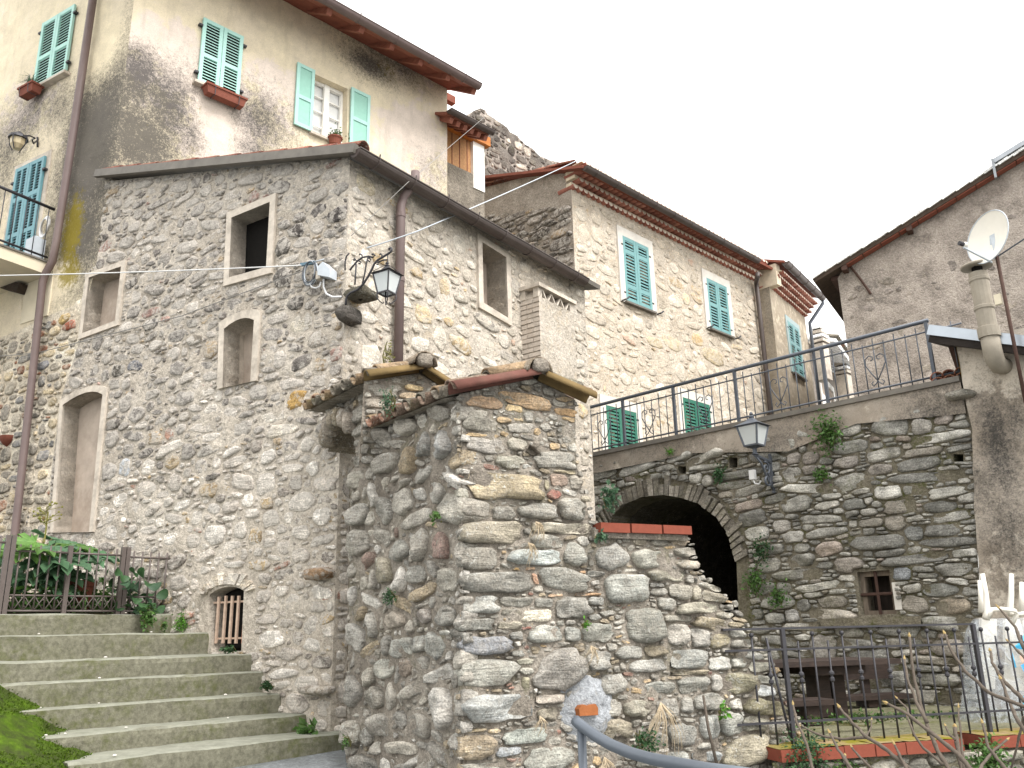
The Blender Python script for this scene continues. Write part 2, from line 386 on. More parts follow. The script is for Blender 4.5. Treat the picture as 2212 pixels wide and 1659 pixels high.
def stone_g(g, F, st, hgt, prof, col, r, d0=0.0, rough=.12, tilt=.2, bump3=.45):
    cx, cy = st["c"]; pts = st["pts"]; K = len(pts); vv = []; tx, ty = r.uniform(-tilt, tilt), r.uniform(-tilt, tilt); seed_off = r.uniform(0, 90)
    mn = min(st["w"], st["h"]); m = len(prof)
    for q, (sc, hh) in enumerate(prof):
        for (u, v) in pts:
            du, dv = (u - cx), (v - cy); j = 0 if q == 0 else r.uniform(-rough, rough)
            d = d0 + hgt * (hh + (0 if q == 0 else j)) + (0 if q == 0 else (tx * du + ty * dv) * hh * min(1, hgt / (mn + 1e-6) * 4))
            if q: d += hgt * bump3 * noise.noise(Vector(((cx + du * sc) * 9 + seed_off, (cy + dv * sc) * 11, cx * 3.7)))
            vv.append(F.P(cx + du * sc, cy + dv * sc, d))
    vv.append(F.P(cx, cy, d0 + hgt * (1.0 + r.uniform(-rough, rough)) * 1.02)); ff = []
    for q in range(m - 1):
        for k in range(K): ff.append((q * K + k, q * K + (k + 1) % K, (q + 1) * K + (k + 1) % K, (q + 1) * K + k))
    for k in range(K): ff.append(((m - 1) * K + k, (m - 1) * K + (k + 1) % K, m * K))
    g.add(vv, ff, col)
def pal(r, table):
    x = r.random() * sum(w for w, _ in table)
    for w, c in table:
        x -= w
        if x <= 0: break
    k = r.uniform(.78, 1.22); return tuple(min(.85, q * k) for q in c)
def build_stones(F, sts, mat, parent, table, limit, hgt=lambda st, r: .02, prof=RP_RUBBLE, seed=3, d0=0.0, rough=.12, tilt=.2, name="stone", tint=None):
    """the largest become parts of their own; the rest stays joined as stuff"""
    r = random.Random(seed); sts = sorted(sts, key=lambda s: -s["a"]); rest = G()
    for i, s in enumerate(sts):
        c = s["col"] or pal(r, table)
        if tint: c = tint(s["c"][0], s["c"][1], c, r)
        if i < limit:
            g = G(); stone_g(g, F, s, hgt(s, r), prof, c, r, d0, rough, tilt); mk(name, g, mat, parent, smooth=True, centre=True)
        else: stone_g(rest, F, s, hgt(s, r), prof, c, r, d0, rough, tilt)
    if rest.v: mk("small_stones", rest, mat, parent, smooth=True, kind="stuff")
    return len(sts)
def blobs(F, lst, amp=1.0):
    """stain weight on a wall: list of (px, py, radius x px, radius y px, strength)"""
    L = []
    for x, y, rx, ry, s in lst:
        u, v = F.px(x, y); a = F.px(x + rx, y); b = F.px(x, y + ry); L.append((u, v, abs(a[0] - u) + 1e-3, abs(b[1] - v) + 1e-3, s))
    def f(u, v):
        t = 0.0
        for a, b, ru, rv, s in L:
            q = ((u - a) / ru) ** 2 + ((v - b) / rv) ** 2
            if q < 6: t = max(t, s * math.exp(-q * .8)) if s > 0 else t + s * math.exp(-q * .8)
        return t * amp
    return f
# ------------------------------------------------------------------ shared materials
M = {}
M['stone_a'] = stone_mat("weathered_stone", .35, grime=.3, bump=.75, smear=.95, smearcol=S('#bab3aa'))
M['stone_l'] = stone_mat("stone_in_cream_mortar", .3, grime=.25, bump=.75, smear=.5, smearcol=S('#cdc3b2'))
M['stone_pale'] = stone_mat("pale_stone", .15, (.6, .57, .5), .15, .6, smear=.95, smearcol=S('#c0b8aa'))
M['stone_c'] = stone_mat("buff_stone", .15, (.62, .57, .48), .2, .6, smear=.9, smearcol=S('#c3b9aa'))
M['stone_tower'] = stone_mat("boulder_stone", .8, (.6, .59, .54), .35, .9, 70, .12, smear=.3, smearcol=S('#a0978a'))
M['stone_r'] = stone_mat("dark_stone", .4, (.5, .5, .46), .4, .8, 60, .4)
M['mort_a'] = mortar_mat("grey_mortar", S('#bfb6aa'), S('#ada396'), darkamt=.2)
M['mort_cream'] = mortar_mat("cream_mortar", S('#d8cfbe'), S('#beb09c'), darkamt=.15)
M['mort_b'] = mortar_mat("pale_mortar", S('#bfb6aa'), S('#aea598'), darkamt=.25, spots=.25, spotcol=S('#bda888'))
M['mort_c'] = mortar_mat("buff_mortar", S('#c6bcae'), S('#b8ac9c'), darkamt=.28, spots=.35, spotcol=S('#c2a985'))
M['mort_w'] = mortar_mat("earthy_mortar", S('#9d958a'), S('#8a8176'), darkamt=.45, bump=1.0, moss=.35)
M['mort_r'] = mortar_mat("dark_earth_joint", S('#847d6f'), S('#716b5b'), darkamt=.4, bump=1.0, moss=.8)
M['render_d'] = mortar_mat("blackened_render", S('#aea49b'), S('#8f867e'), dark=(.07, .065, .06), darkamt=.7, bump=.95, spots=.4, spotcol=S('#b5aaa0'))
M['render_x'] = stucco_mat("stained_render", S('#a89e92'), S('#94897c'), S('#c0b6a8'), (.035, .035, .035), .7)
M['stucco_u'] = stucco_mat("yellowed_stucco", S('#ecdec0', .83), S('#e5d7be', .83), S('#ddcfc2', .83))
M['stucco_g'] = stucco_mat("grey_stucco", S('#b3a796'), S('#a39684'), S('#c9bda9'), (.1, .095, .085), .5)
M['surround'] = plain_mat("cement_surround", S('#c3b9ac'), .9, .15, var=.2, scale=11, bump=.4, dirt=.55, dirtcol=(.2, .17, .14))
M['niche'] = plain_mat("niche_plaster", S('#b3a598'), .92, .15, var=.22, scale=4, bump=.3, dirt=.6, dirtcol=(.21, .15, .11))
M['white_surround'] = plain_mat("pale_plaster_band", S('#cfcac2'), .9, .15, var=.1, scale=7, bump=.15, dirt=.2, dirtcol=(.25, .23, .2))
M['dark'] = plain_mat("dark_interior", (.012, .011, .010), .9, .1)  # near-black colour standing in for the shade inside openings
M['mint'] = plain_mat("mint_paint", S('#b0dbd0', .85), .5, .3, var=.06, scale=14, dirt=.12, dirtcol=S('#5f9c90'))
M['mint_in'] = plain_mat("mint_panel", S('#9bcdbc', .82), .5, .3, var=.06, scale=14, dirt=.12, dirtcol=S('#5f9c90'))
M['aqua'] = plain_mat("turquoise_paint", S('#74a3a4', .85), .45, .35, var=.1, scale=18, dirt=.15, dirtcol=S('#2f6d70'))
M['aqua2'] = plain_mat("turquoise_door_paint", S('#6a9aa3', .85), .45, .35, var=.1, scale=18, dirt=.15, dirtcol=S('#2f6d70'))
M['green'] = plain_mat("green_paint", S('#3f7a69', .8), .45, .35, var=.12, scale=18, dirt=.15, dirtcol=S('#0f5a48'))
M['white_frame'] = plain_mat("white_paint", S('#f2efe9'), .5, .3, var=.05)
M['curtain'] = plain_mat("white_net_curtain", S('#e6e6e4'), .9, .1, var=.07, scale=30)
M['gutter'] = plain_mat("brown_gutter_metal", S('#4a403c'), .5, .4, var=.15, scale=8, dirt=.3, dirtcol=(.12, .1, .09))
M['pipe'] = plain_mat("brown_pipe_metal", S('#6c5c59', .9), .55, .4, var=.12, scale=6, dirt=.3, dirtcol=(.22, .17, .15))
M['flash'] = plain_mat("grey_flashing", S('#6f6a63'), .6, .3, .2, var=.2, scale=7, dirt=.4, dirtcol=(.06, .055, .05))
M['soffit'] = wood_mat("red_brown_boards", S('#96604f'), S('#7c4b3d'), .7, (3, 3, 40))
M['terracotta'] = plain_mat("terracotta", S('#8d5546', .8), .85, .2, var=.2, scale=9, bump=.2, dirt=.3, dirtcol=S('#5d3327'))
M['tile_old'] = stone_mat("old_roof_tile", .7, (.45, .43, .36), .7, .5, 60, .35)
M['iron'] = plain_mat("painted_iron", S('#3b3a3e'), .5, .4, .3, var=.2, scale=30)
M['iron_g'] = plain_mat("grey_iron", S('#51565e'), .5, .4, .3, var=.18, scale=30, dirt=.2, dirtcol=(.1, .07, .05))
M['iron_rust'] = plain_mat("rusty_iron", S('#4d3a33'), .8, .3, .2, var=.3, scale=18)
M['fence'] = plain_mat("dull_brown_fence_paint", S('#5d5450'), .55, .4, .2, var=.12, scale=20)

# ------------------------------------------------------------------ frames of the walls
CORNER = atY(740, 800, 8.0)
A = Frame.vp(CORNER, -2200); B = Frame.vp(CORNER, 2548)
UCOR = A.W(242, 390); UR = Frame.vp(UCOR, 3063)
def poly_arch(F, bl, tl, ap, tr, br, n=6):
    """opening outline (u, v) with a shallow arch through three pixels"""
    a, b, c = F.px(*tl), F.px(*ap), F.px(*tr); pts = [F.px(*bl)]
    for i in range(n + 1):
        t = i / n; q0 = (1 - t) * (1 - 2 * t); q1 = 4 * t * (1 - t); q2 = t * (2 * t - 1)
        pts.append((a[0] * q0 + b[0] * q1 + c[0] * q2, a[1] * q0 + b[1] * q1 + c[1] * q2))
    pts.append(F.px(*br)); return pts
def rect_uv(F, pts):
    p = [F.px(*q) for q in pts]; return (p[0][0] + p[3][0]) / 2, (p[1][0] + p[2][0]) / 2, (p[2][1] + p[3][1]) / 2, (p[0][1] + p[1][1]) / 2
def grown(poly, k, bottom=True):
    c = (sum(p[0] for p in poly) / len(poly), sum(p[1] for p in poly) / len(poly)); lo = min(p[1] for p in poly); out = []
    for u, v in poly:
        du = k if u > c[0] else -k; dv = (k if v > c[1] else -k)
        if abs(u - c[0]) < .25 * (max(p[0] for p in poly) - min(p[0] for p in poly)): du *= abs(u - c[0]) / (.25 * (max(p[0] for p in poly) - min(p[0] for p in poly)))
        if not bottom and v < c[1]: dv = 0
        out.append((u + du, v + dv))
    return out

# ------------------------------------------------------------------ ground: the lane rising to the steps
GZ0, GZ1 = -.05, A.W(745, 1582).z - .13
def ground_z(x, y):
    t = min(max(y, 0.0), 7.6) / 7.6; k = min(max((x + .9) / 1.3, 0), 1); k = k * k * (3 - 2 * k); return GZ0 + (GZ1 - GZ0) * t * (1 - k) - .12 * k * t
g = G(); N = 40
xs = [-400, -120, -40] + [-16 + i * .8 for i in range(41)] + [40, 120, 400]; ys = [-400, -100, -30] + [-8 + i * .8 for i in range(34)] + [40, 120, 500]
vv = [Vector((x, y, ground_z(x, y) + .02 * noise.noise(Vector((x * .7, y * .7, 0))))) for y in ys for x in xs]
g.add(vv, [(j * len(xs) + i, j * len(xs) + i + 1, (j + 1) * len(xs) + i + 1, (j + 1) * len(xs) + i) for j in range(len(ys) - 1) for i in range(len(xs) - 1)], (0, 0, 0))
M['ground'] = mortar_mat("worn_lane_paving", S('#7b7e80'), S('#6a6d6e'), darkamt=.45, bump=.3, moss=.25)
tag(mk("ground", g, M['ground'], smooth=True), kind="structure", label="worn grey paving of the lane at the foot of the steps")

# ------------------------------------------------------------------ stone house with the wall lantern
TA = [(.36, S('#a59e96')), (.22, S('#8f8983')), (.1, S('#716b66')), (.16, S('#b4aca3')), (.05, S('#a8967e')), (.012, S('#9c8076')), (.1, S('#c2bab0'))]
TA_LOW = [(.3, S('#b4aba1')), (.3, S('#c9c1b7')), (.12, S('#8a827a')), (.06, S('#ae9a7c')), (.02, S('#a48272')), (.15, S('#d8d1c8'))]
TB = [(.36, S('#beb5a8')), (.3, S('#cac2b6')), (.12, S('#aca396')), (.06, S('#c0aa88')), (.02, S('#b59a88')), (.12, S('#a39c93'))]
win1 = A.poly([(499, 601), (504, 472), (587, 438), (579, 579)])
win2 = A.poly([(182, 721), (196, 601), (266, 577), (253, 694)])
win3 = poly_arch(A, (485, 839), (488, 712), (524, 690), (553, 693), (545, 826))
door = poly_arch(A, (120, 1150), (140, 876), (190, 849), (226, 853), (197, 1150))
cell = poly_arch(A, (457, 1408), (452, 1284), (492, 1267), (527, 1276), (521, 1406))
left_edge = [(227, 392), (208, 570), (182, 592), (172, 735), (132, 860), (112, 1010), (100, 1180), (80, 1420)]
polyA = A.poly([(80, 1900)] + left_edge[::-1]) + A.poly([(757, 338)]) + [(0.0, A.px(757, 338)[1]), (0.0, -.3)]
polyA[-3] = (-.001, A.px(757, 338)[1])
house = thing("stone_house", "rubble stone house with wall lantern, unglazed windows and brown half-round gutter", "house", A.P(0, .2))
sh = sheet(A, polyA, [win1, win2, win3, door, cell], .05, .019, 6.0, seed=2, reveal=.2)
wallA = mk("wall", sh, M['mort_a'], house, smooth=True)
surA = [grown(win1, .085), grown(win2, .07), grown(win3, .085, False), grown(door, .07, False)]
s_cell = grown(cell, .16, False)
lowz = A.px(500, 980)[1]; midz = A.px(400, 800)[1]
def tintA(u, v, c, r):
    if v < lowz + r.uniform(-.45, .5): return pal(r, TA_LOW)
    return c
fixA = []
def fx(F, lst):
    out = []
    for it in lst:
        x, y, w, h = it[:4]; a = F.px(x - w / 2, y); b = F.px(x + w / 2, y); c0 = F.px(x, y - h / 2); d0_ = F.px(x, y + h / 2)
        out.append((*F.px(x, y), abs(b[0] - a[0]), abs(c0[1] - d0_[1]), math.radians(it[4]) if len(it) > 4 else 0.0, S(it[5]) if len(it) > 5 and it[5] else None, it[6] if len(it) > 6 else 2.8))
    return out
fixA = fx(A, [(735, 462, 55, 34, 0, '#4f4a48'), (690, 455, 40, 30, 0, '#5d5855'), (668, 560, 34, 50, 0, '#5b5652'), (700, 595, 60, 36, 0, '#6a645d'),
              (640, 500, 44, 30, 0, '#5d5753'), (612, 530, 34, 44, 0, '#6d6862'), (640, 655, 40, 36, 0, '#605b56'), (715, 640, 60, 30, 0, '#77716a'), (290, 790, 34, 26, 0, '#6b6b70'),
              (325, 700, 34, 24, 0, '#5f5b58'), (420, 735, 36, 26, 0, '#827a6f'), (420, 770, 26, 34, 0, '#6a655f'), (255, 800, 30, 30, 0, '#5c5750'), (640, 862, 46, 42, 0, '#b3925c'),
              (455, 945, 44, 20, 0, '#ab8a5a'), (590, 900, 60, 30, 0, '#d6cdbf'), (610, 930, 70, 28, 0, '#cfc6b8'), (370, 1165, 34, 32, 0, '#d8d0c2'), (560, 1220, 50, 28, 0, '#d8cfc0'),
              (520, 1145, 32, 40, 0, '#d5ccbe'), (585, 1120, 40, 40, 0, '#d2c9bb'), (330, 1240, 46, 24, 0, '#c9c0b3'), (435, 1235, 44, 26, 0, '#cdc4b6'), (570, 1290, 30, 32, 0, '#6a6a68'),
              (690, 1238, 62, 34, 0, '#9a7b58'), (700, 1430, 48, 32, 0, '#8d6a4b'), (620, 1345, 30, 22, 0, '#c9a47c'), (720, 860, 40, 60, 0, '#a58f72'), (690, 730, 60, 40, 0, '#8a8278'),
              (650, 700, 52, 46, 0, '#b7ae9f'), (270, 1010, 26, 40, 0, '#b9bcc0'), (320, 1010, 30, 34, 0, '#4c4844'), (400, 900, 24, 24, 0, '#9c9489')])
stA = lay(A, polyA, surA + [s_cell], fixA, ((.3, .15), (.2, .11), (.14, .075), (.09, .05)), fill=1.1, grow=1.25, seed=5, pack=.95, gap=.008, rot=.3, K=12, jit=.16, pw=(1.7, 3.2))
build_stones(A, stA, M['stone_a'], wallA, TA, 300, lambda s, r: r.uniform(.008, .03), RP_RUBBLE, 4, rough=.2, tilt=.12, tint=tintA, d0=-.007)
# voussoirs of the cellar window
r = random.Random(8); n = 13
ca, cb, cc = A.px(446, 1290), A.px(492, 1262), A.px(534, 1283); au = (ca[0] + cc[0]) / 2; hw = (cc[0] - ca[0]) / 2; rise = cb[1] - (ca[1] + cc[1]) / 2
for i in range(n):
    t0, t1 = i / n, (i + .88) / n
    def q(t, e):
        th = math.pi * (.93 - .86 * t); return (au + (hw + e) * math.cos(th), (ca[1] + cc[1]) / 2 + (rise + e) * math.sin(th) * .95)
    e = r.uniform(.09, .14); gg = G(); gg.slab(A, [q(t0, .005), q(t1, .005), q(t1, e), q(t0, e)], -.15, r.uniform(.02, .045), S(r.choice(['#cfc5b6', '#b9ad9c', '#a59a8c', '#d9d0c2'])))
    mk("voussoir", gg, M['stone_a'], wallA, centre=True)
for nm, w, o, back, mt in (("window_opening", win1, surA[0], .42, 'dark'), ("blocked_window", win2, surA[1], .2, 'niche'), ("blocked_window", win3, surA[2], .26, 'niche'), ("blocked_door", door, surA[3], .2, 'niche')):
    gg = G(); gg.ring(A, o, w, -.02, .03); part = mk(nm, gg, M['surround'], house)
    gg = G(); b = [(u, v) for u, v in w]
    if back > .3:   # the reveal is plastered, a black sheet paints the shade of the room behind
        gg.add([A.P(u, v, .028) for u, v in w] + [A.P(u, v, -.2) for u, v in w], [(i, (i + 1) % len(w), len(w) + (i + 1) % len(w), len(w) + i) for i in range(len(w))]); mk("reveal", gg, M['surround'], part)
        gg = G(); mu = sum(u for u, v in w) / len(w); gg.slab(A, [(u, v) for u, v in grown(w, .3)], -.26, -.21); mk("room_shade", gg, M['dark'], part)
    else:
        gg.slab(A, grown(w, .03), -back - .06, -back); mk("infill", gg, M[mt], part)
        gg = G(); gg.add([A.P(u, v, .028) for u, v in w] + [A.P(u, v, -back) for u, v in w], [(i, (i + 1) % len(w), len(w) + (i + 1) % len(w), len(w) + i) for i in range(len(w))]); mk("reveal", gg, M['surround'], part)
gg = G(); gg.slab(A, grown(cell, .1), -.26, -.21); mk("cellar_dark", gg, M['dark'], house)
# iron grille of the cellar window
gr = G(); gr.slab(A, grown(cell, -.03), -.16, -.15); grl = mk("grille", gr, M['dark'], house)
M['rust_pale'] = plain_mat("pale_rusty_bar", S('#b79f8d'), .8, .2, var=.25, scale=25); M['rust_orange'] = plain_mat("orange_rust_bar", S('#b5623c'), .85, .2, var=.2, scale=25)
for i, x in enumerate((463, 478, 492, 506, 521)):
    gg = G(); gg.fbox(A, A.px(x - 2, 1340)[0], A.px(x + 2, 1340)[0], A.px(x, 1390)[1], A.px(x, 1289 - 2 * (i > 0))[1], -.05, -.03); mk("bar", gg, M['rust_orange' if i == 4 else 'rust_pale'], grl)
for y in (1300, 1379):
    gg = G(); gg.fbox(A, A.px(450, y)[0], A.px(526, y)[0], A.px(490, y + 2)[1], A.px(490, y - 2)[1], -.07, -.052); mk("bar", gg, M['rust_pale'], grl)
# corbel and quoin stones at the corner
topB0_z = B.px(757, 345)[1]
def boulder(name, c, sx, sy, sz, mat, parent, col, seed, ax=None, K=12, Mr=8, cat=None, label=None, pw=.72):
    r = random.Random(seed); gg = G(); vv = []; x, y, z = ax or (Vector((1, 0, 0)), Vector((0, 1, 0)), Z); ff = []; off = Vector((seed * 3.1, seed * 1.7, seed * .9))
    for i in range(Mr + 1):
        t = math.pi * i / Mr
        for k in range(K):
            a = 2 * math.pi * k / K; d = Vector((max(math.sin(t), .01) * math.cos(a), max(math.sin(t), .01) * math.sin(a), math.cos(t)))
            e = [math.copysign(abs(q) ** pw, q) for q in d]; f = 1 + .22 * noise.noise(d * 1.7 + off) + .08 * noise.noise(d * 4 + off)
            vv.append(Vector(c) + (x * e[0] * sx + y * e[1] * sy + z * e[2] * sz) * f)
    for i in range(Mr):
        for k in range(K): ff.append((i * K + k, (i + 1) * K + k, (i + 1) * K + (k + 1) % K, i * K + (k + 1) % K))
    gg.add(vv, ff, col); return mk(name, gg, mat, parent, smooth=True, centre=True, cat=cat, label=label)
M['stone_dk'] = stone_mat("dark_lichened_stone", .5, (.4, .4, .36), .6, .9)
boulder("corbel_stone", A.W(755, 682, .0), .08, .14, .075, M['stone_dk'], house, S('#5d5853'), 3, (A.U, A.N, Z), pw=.5)
boulder("corbel_stone", A.W(772, 634, -.05), .14, .13, .05, M['stone_dk'], house, S('#645f53'), 5, (A.U, A.N, Z), pw=.42)
rq = random.Random(77); vq = 1.9
while vq < topB0_z - .1:
    hq = rq.uniform(.05, .1); la, lb = rq.uniform(.1, .2), rq.uniform(.1, .2)
    boulder("quoin", A.P(0, vq + hq) - A.U * (la - .008) + B.U * (lb - .008), la, lb, hq, M['stone_a'], house, pal(rq, TA_LOW), 300 + int(vq * 50), (A.U, B.U, Z)); vq += hq * 2 + rq.uniform(.02, .12)
boulder("corbel_stone", A.W(700, 1240, .05), .14, .14, .06, M['stone_a'], house, S('#8a7158'), 7, (A.U, A.N, Z))
boulder("corbel_stone", A.W(690, 1490, .03), .2, .1, .04, M['stone_a'], house, S('#8c8377'), 8, (A.U, A.N, Z))
# right-hand wall
wB = B.poly([(1041, 655), (1038, 524), (1090, 557), (1094, 688)])
topB0, topB1 = B.px(757, 345), B.px(1262, 622)
polyB = [(0, -.3), (0, topB0[1])] + [(topB1[0], topB1[1]), (topB1[0], -.3)]
wallB = mk("wall", sheet(B, polyB, [wB], .06, .014, 5.0, seed=6, reveal=.36), M['mort_b'], house, smooth=True)
sB = grown(wB, .085)
polyBl = [(0.02, .3), (0.02, B.px(760, 1010)[1]), (.9, B.px(760, 1010)[1]), (.9, .3)]
stBl = lay(B, polyBl, (), (), ((.26, .16), (.16, .1), (.1, .06)), seed=19, fill=1, grow=1.2, K=12, gap=.01, jit=.15)
build_stones(B, stBl, M['stone_a'], wallB, TA_LOW, 40, lambda s, r: r.uniform(.01, .03), RP_RUBBLE, 18)
polyBv = [(0.02, B.px(760, 1000)[1]), (0.02, topB0[1] - .03), (topB1[0], topB1[1] - .03), (topB1[0], B.px(1200, 1000)[1])]
stB = lay(B, polyBv, [sB], fx(B, [(790, 400, 50, 40, 0, '#bfb39c'), (820, 560, 40, 26, 0, '#b09a78'), (900, 590, 30, 26, 0, '#b09a7a'), (915, 680, 40, 44, 0, '#b8a688'), (960, 620, 26, 44, 0, '#b8a68a')]), ((.32, .2), (.2, .12), (.12, .07)), fill=.8, grow=1.12, seed=9, pack=1.0, gap=.012, rot=.3, K=11, jit=.2, pw=(1.6, 3))
build_stones(B, stB, M['stone_pale'], wallB, TB, 120, lambda s, r: r.uniform(.004, .02), RP_FLAT, 5, rough=.2, tilt=.08)
gg = G(); gg.ring(B, sB, wB, -.02, .03); part = mk("window_opening", gg, M['surround'], house)
gg = G(); gg.add([B.P(u, v, .028) for u, v in wB] + [B.P(u, v, -.3) for u, v in wB], [(i, (i + 1) % 4, 4 + (i + 1) % 4, 4 + i) for i in range(4)]); mk("reveal", gg, M['surround'], part)
gg = G(); gg.slab(B, grown(wB, .1), -.4, -.3); mk("infill", gg, M['niche'], part)
# roof of the stone house: slab, verge flashing, tiles, gutter
zr = topB0[1] + .03; vl = A.px(227, 386)
E0 = B.P(-.1, zr, .22); E1 = B.P(topB1[0] + .1, zr, .22); V0 = A.P(vl[0], vl[1] + .06, .1); V1 = V0 + B.U * (topB1[0] + 1.2)
def slab4(g, a, b, c, d, th, col=None):
    nrm = (b - a).cross(d - a).normalized()
    if nrm.z < 0: nrm = -nrm
    g.box8([p - nrm * th for p in (a, b, c, d)] + [a, b, c, d], col)
roofg = G(); slab4(roofg, E0, E1, V1, V0, .06); roof = mk("roof", roofg, M['flash'], house)
gg = G(); dv = (E0 - V0); gg.beam(V0 + A.N * .03 - Z * .05, E0 + A.N * .03 - Z * .05, .06, .1); mk("verge_flashing", gg, M['flash'], roof)
def coppo_mesh(L=.42, r0=.085, r1=.07, th=.012, n=7, name="coppo"):
    """curved clay tile along +x, opening downwards, wide end at x = 0"""
    vv = []; ff = []
    for x, rr in ((0, r0), (L, r1)):
        for rad in (rr, rr - th):
            for k in range(n + 1):
                a = math.pi * k / n; vv.append(Vector((x, math.cos(a) * rad, math.sin(a) * rad)))
    m = n + 1
    for k in range(n):
        ff += [(k, k + 1, 2 * m + k + 1, 2 * m + k), (m + k + 1, m + k, 3 * m + k, 3 * m + k + 1), (k + 1, k, m + k, m + k + 1), (2 * m + k, 2 * m + k + 1, 3 * m + k + 1, 3 * m + k)]
    ff += [(0, 2 * m, 3 * m, m), (n, m + n, 3 * m + n, 2 * m + n)]
    me = bpy.data.meshes.new(name); me.from_pydata(vv, [], ff); me.polygons.foreach_set("use_smooth", [True] * len(me.polygons)); return me
def tile_data(name, cols, mat, **k):
    out = []
    for i, c in enumerate(cols):
        me = coppo_mesh(name=name, **k); at = me.attributes.new("col", 'FLOAT_COLOR', 'POINT')
        at.data.foreach_set("color", [*c, 1.0] * len(me.vertices)); me.materials.append(mat); out.append(me)
    return out
TILE_OLD = tile_data("old_coppo", [S('#7d6a5c'), S('#7d7468'), S('#856555'), S('#6e675c'), S('#8d7860')], M['tile_old'])
TILE_RED = tile_data("red_coppo", [S('#7f5044'), S('#8d5c4d'), S('#75483e')], M['tile_old'])
def basis(x, up):
    x = x.normalized(); y = up.cross(x).normalized(); z = x.cross(y); return x, y, z
def place(o, x, up, sc=1.0):
    x, y, z = basis(x, up); return Matrix(((x.x * sc, y.x * sc, z.x * sc, o.x), (x.y * sc, y.y * sc, z.y * sc, o.y), (x.z * sc, y.z * sc, z.z * sc, o.z), (0, 0, 0, 1)))
up_r = (E1 - E0).cross(V0 - E0).normalized(); up_r = up_r if up_r.z > 0 else -up_r
nrow = int((V0 - E0).length / .36)
for i in range(nrow):
    share(rng.choice(TILE_RED), "tile", roof, place(E0 + (V0 - E0) * (i / nrow) + (E1 - E0).normalized() * .09 + up_r * .01, V0 - E0, up_r))
def gutter(name, a, b, r, mat, parent, out, seg=8, bands=0, brackets=0):
    gg = G(); x = (b - a).normalized(); n = 10; vv = []; ff = []
    for p in (a, b):
        for rad in (r, r * .9):
            for k in range(n + 1):
                t = math.pi * k / n; vv.append(p + out * (math.cos(t) * rad) - Z * (math.sin(t) * rad))
    m = n + 1
    for k in range(n): ff += [(k, k + 1, 2 * m + k + 1, 2 * m + k), (m + k + 1, m + k, 3 * m + k, 3 * m + k + 1), (k + 1, k, m + k, m + k + 1), (2 * m + k, 2 * m + k + 1, 3 * m + k + 1, 3 * m + k)]
    ff += [(0, 2 * m, 3 * m, m), (n, m + n, 3 * m + n, 2 * m + n), tuple(range(m)), tuple(range(2 * m, 3 * m))]
    gg.add(vv, ff); o = mk(name, gg, mat, parent, smooth=False)
    gb = G(); gb.tube([a + out * r, b + out * r], r * .13, 6); mk("rolled_edge", gb, mat, o)
    for i in range(brackets):
        p = a + (b - a) * ((i + .5) / brackets); gb = G(); gb.tube([p + out * (math.cos(t) * r * 1.06) - Z * (math.sin(t) * r * 1.06) for t in [k * math.pi / 8 for k in range(9)]] , r * .09, 5); gb.tube([p + out * r, p + out * r * 1.08 + Z * r * .5], r * .1, 5); mk("bracket", gb, mat, o)
    return o
gb0 = B.off(.2); ga = gb0.W(766, 324); gz = gb0.W(1262, 606); gz = gb0.P(gb0.px(1262, 606)[0], ga.z)
gut = gutter("gutter", gb0.P(gb0.px(766, 330)[0], ga.z), gz, .085, M['gutter'], house, B.N, brackets=8)
dpf = B.off(.09); p0 = gb0.W(897, 392); p1 = dpf.W(872, 425); p2 = dpf.W(866, 446); p3 = dpf.W(862, 800); p3 = Vector((p2.x, p2.y, p3.z - .4))
gg = G(); gg.tube([p0 + Z * .12, p0, p0 + (p1 - p0) * .25, p1, p2, p2 - Z * .1, p3], .05, 10); dp = mk("downpipe", gg, M['pipe'], house, smooth=True)
for y in (470, 610):
    gg = G(); q = dpf.W(866, y); q = Vector((p2.x, p2.y, q.z)); gg.lathe(q, [(.056, 0), (.056, .05)], 10); mk("pipe_joint", gg, M['pipe'], dp)

# ------------------------------------------------------------------ upper house
upper = thing("upper_house", "tall yellow plastered house with mint green shutters and black stains", "house", UCOR + Z * .2)
lz = lambda x, y: A.px(x, y)
polyUL = A.poly([(-420, 860), (-420, -700)]) + [(0, 0)] * 2 + A.poly([(205, 585), (190, 640), (165, 650), (160, 660), (110, 680), (60, 705), (0, 730)])
uu = A.px(242, 390)[0]; polyUL[2] = (uu, A.px(242, -700)[1]); polyUL[3] = (uu, A.px(242, 395)[1])
bl = blobs(A, [(200, 300, 90, 300, 1.05), (170, 520, 90, 130, .95), (60, 290, 70, 130, .7), (20, 330, 60, 120, .7), (120, 250, 60, 90, .72), (60, 160, 40, 40, .3), (200, 60, 40, 80, -.55), (225, 90, 30, 70, -.7), (120, 60, 80, 60, -.4), (110, 610, 40, 30, -.9), (90, 320, 40, 60, -.35)])
yl = blobs(A, [(155, 500, 26, 90, .95), (150, 590, 30, 40, .9), (130, 470, 20, 60, .5)])
bb = blobs(A, [(60, 220, 60, 60, .3), (220, 60, 40, 120, -.6)])
wallUL = mk("wall", sheet(A, polyUL, (), .09, .018, 2.5, lambda u, v: (bl(u, v) * 1.12, yl(u, v), .3 + bb(u, v)), seed=12), M['stucco_u'], upper, smooth=True)
polyLS = A.poly([(-420, 2000), (-420, 860), (0, 730), (60, 705), (110, 680), (160, 660), (165, 650), (190, 640)] + left_edge[1:]) ; polyLS.append(A.px(80, 2000))
opn = A.poly([(-60, 745), (-60, 560), (48, 600), (46, 706)])
lowU = mk("wall", sheet(A, polyLS, [opn], .085, .02, 3.2, seed=14, reveal=.4), M['mort_cream'], upper, smooth=True, label="lower rubble wall with cream mortar joints")
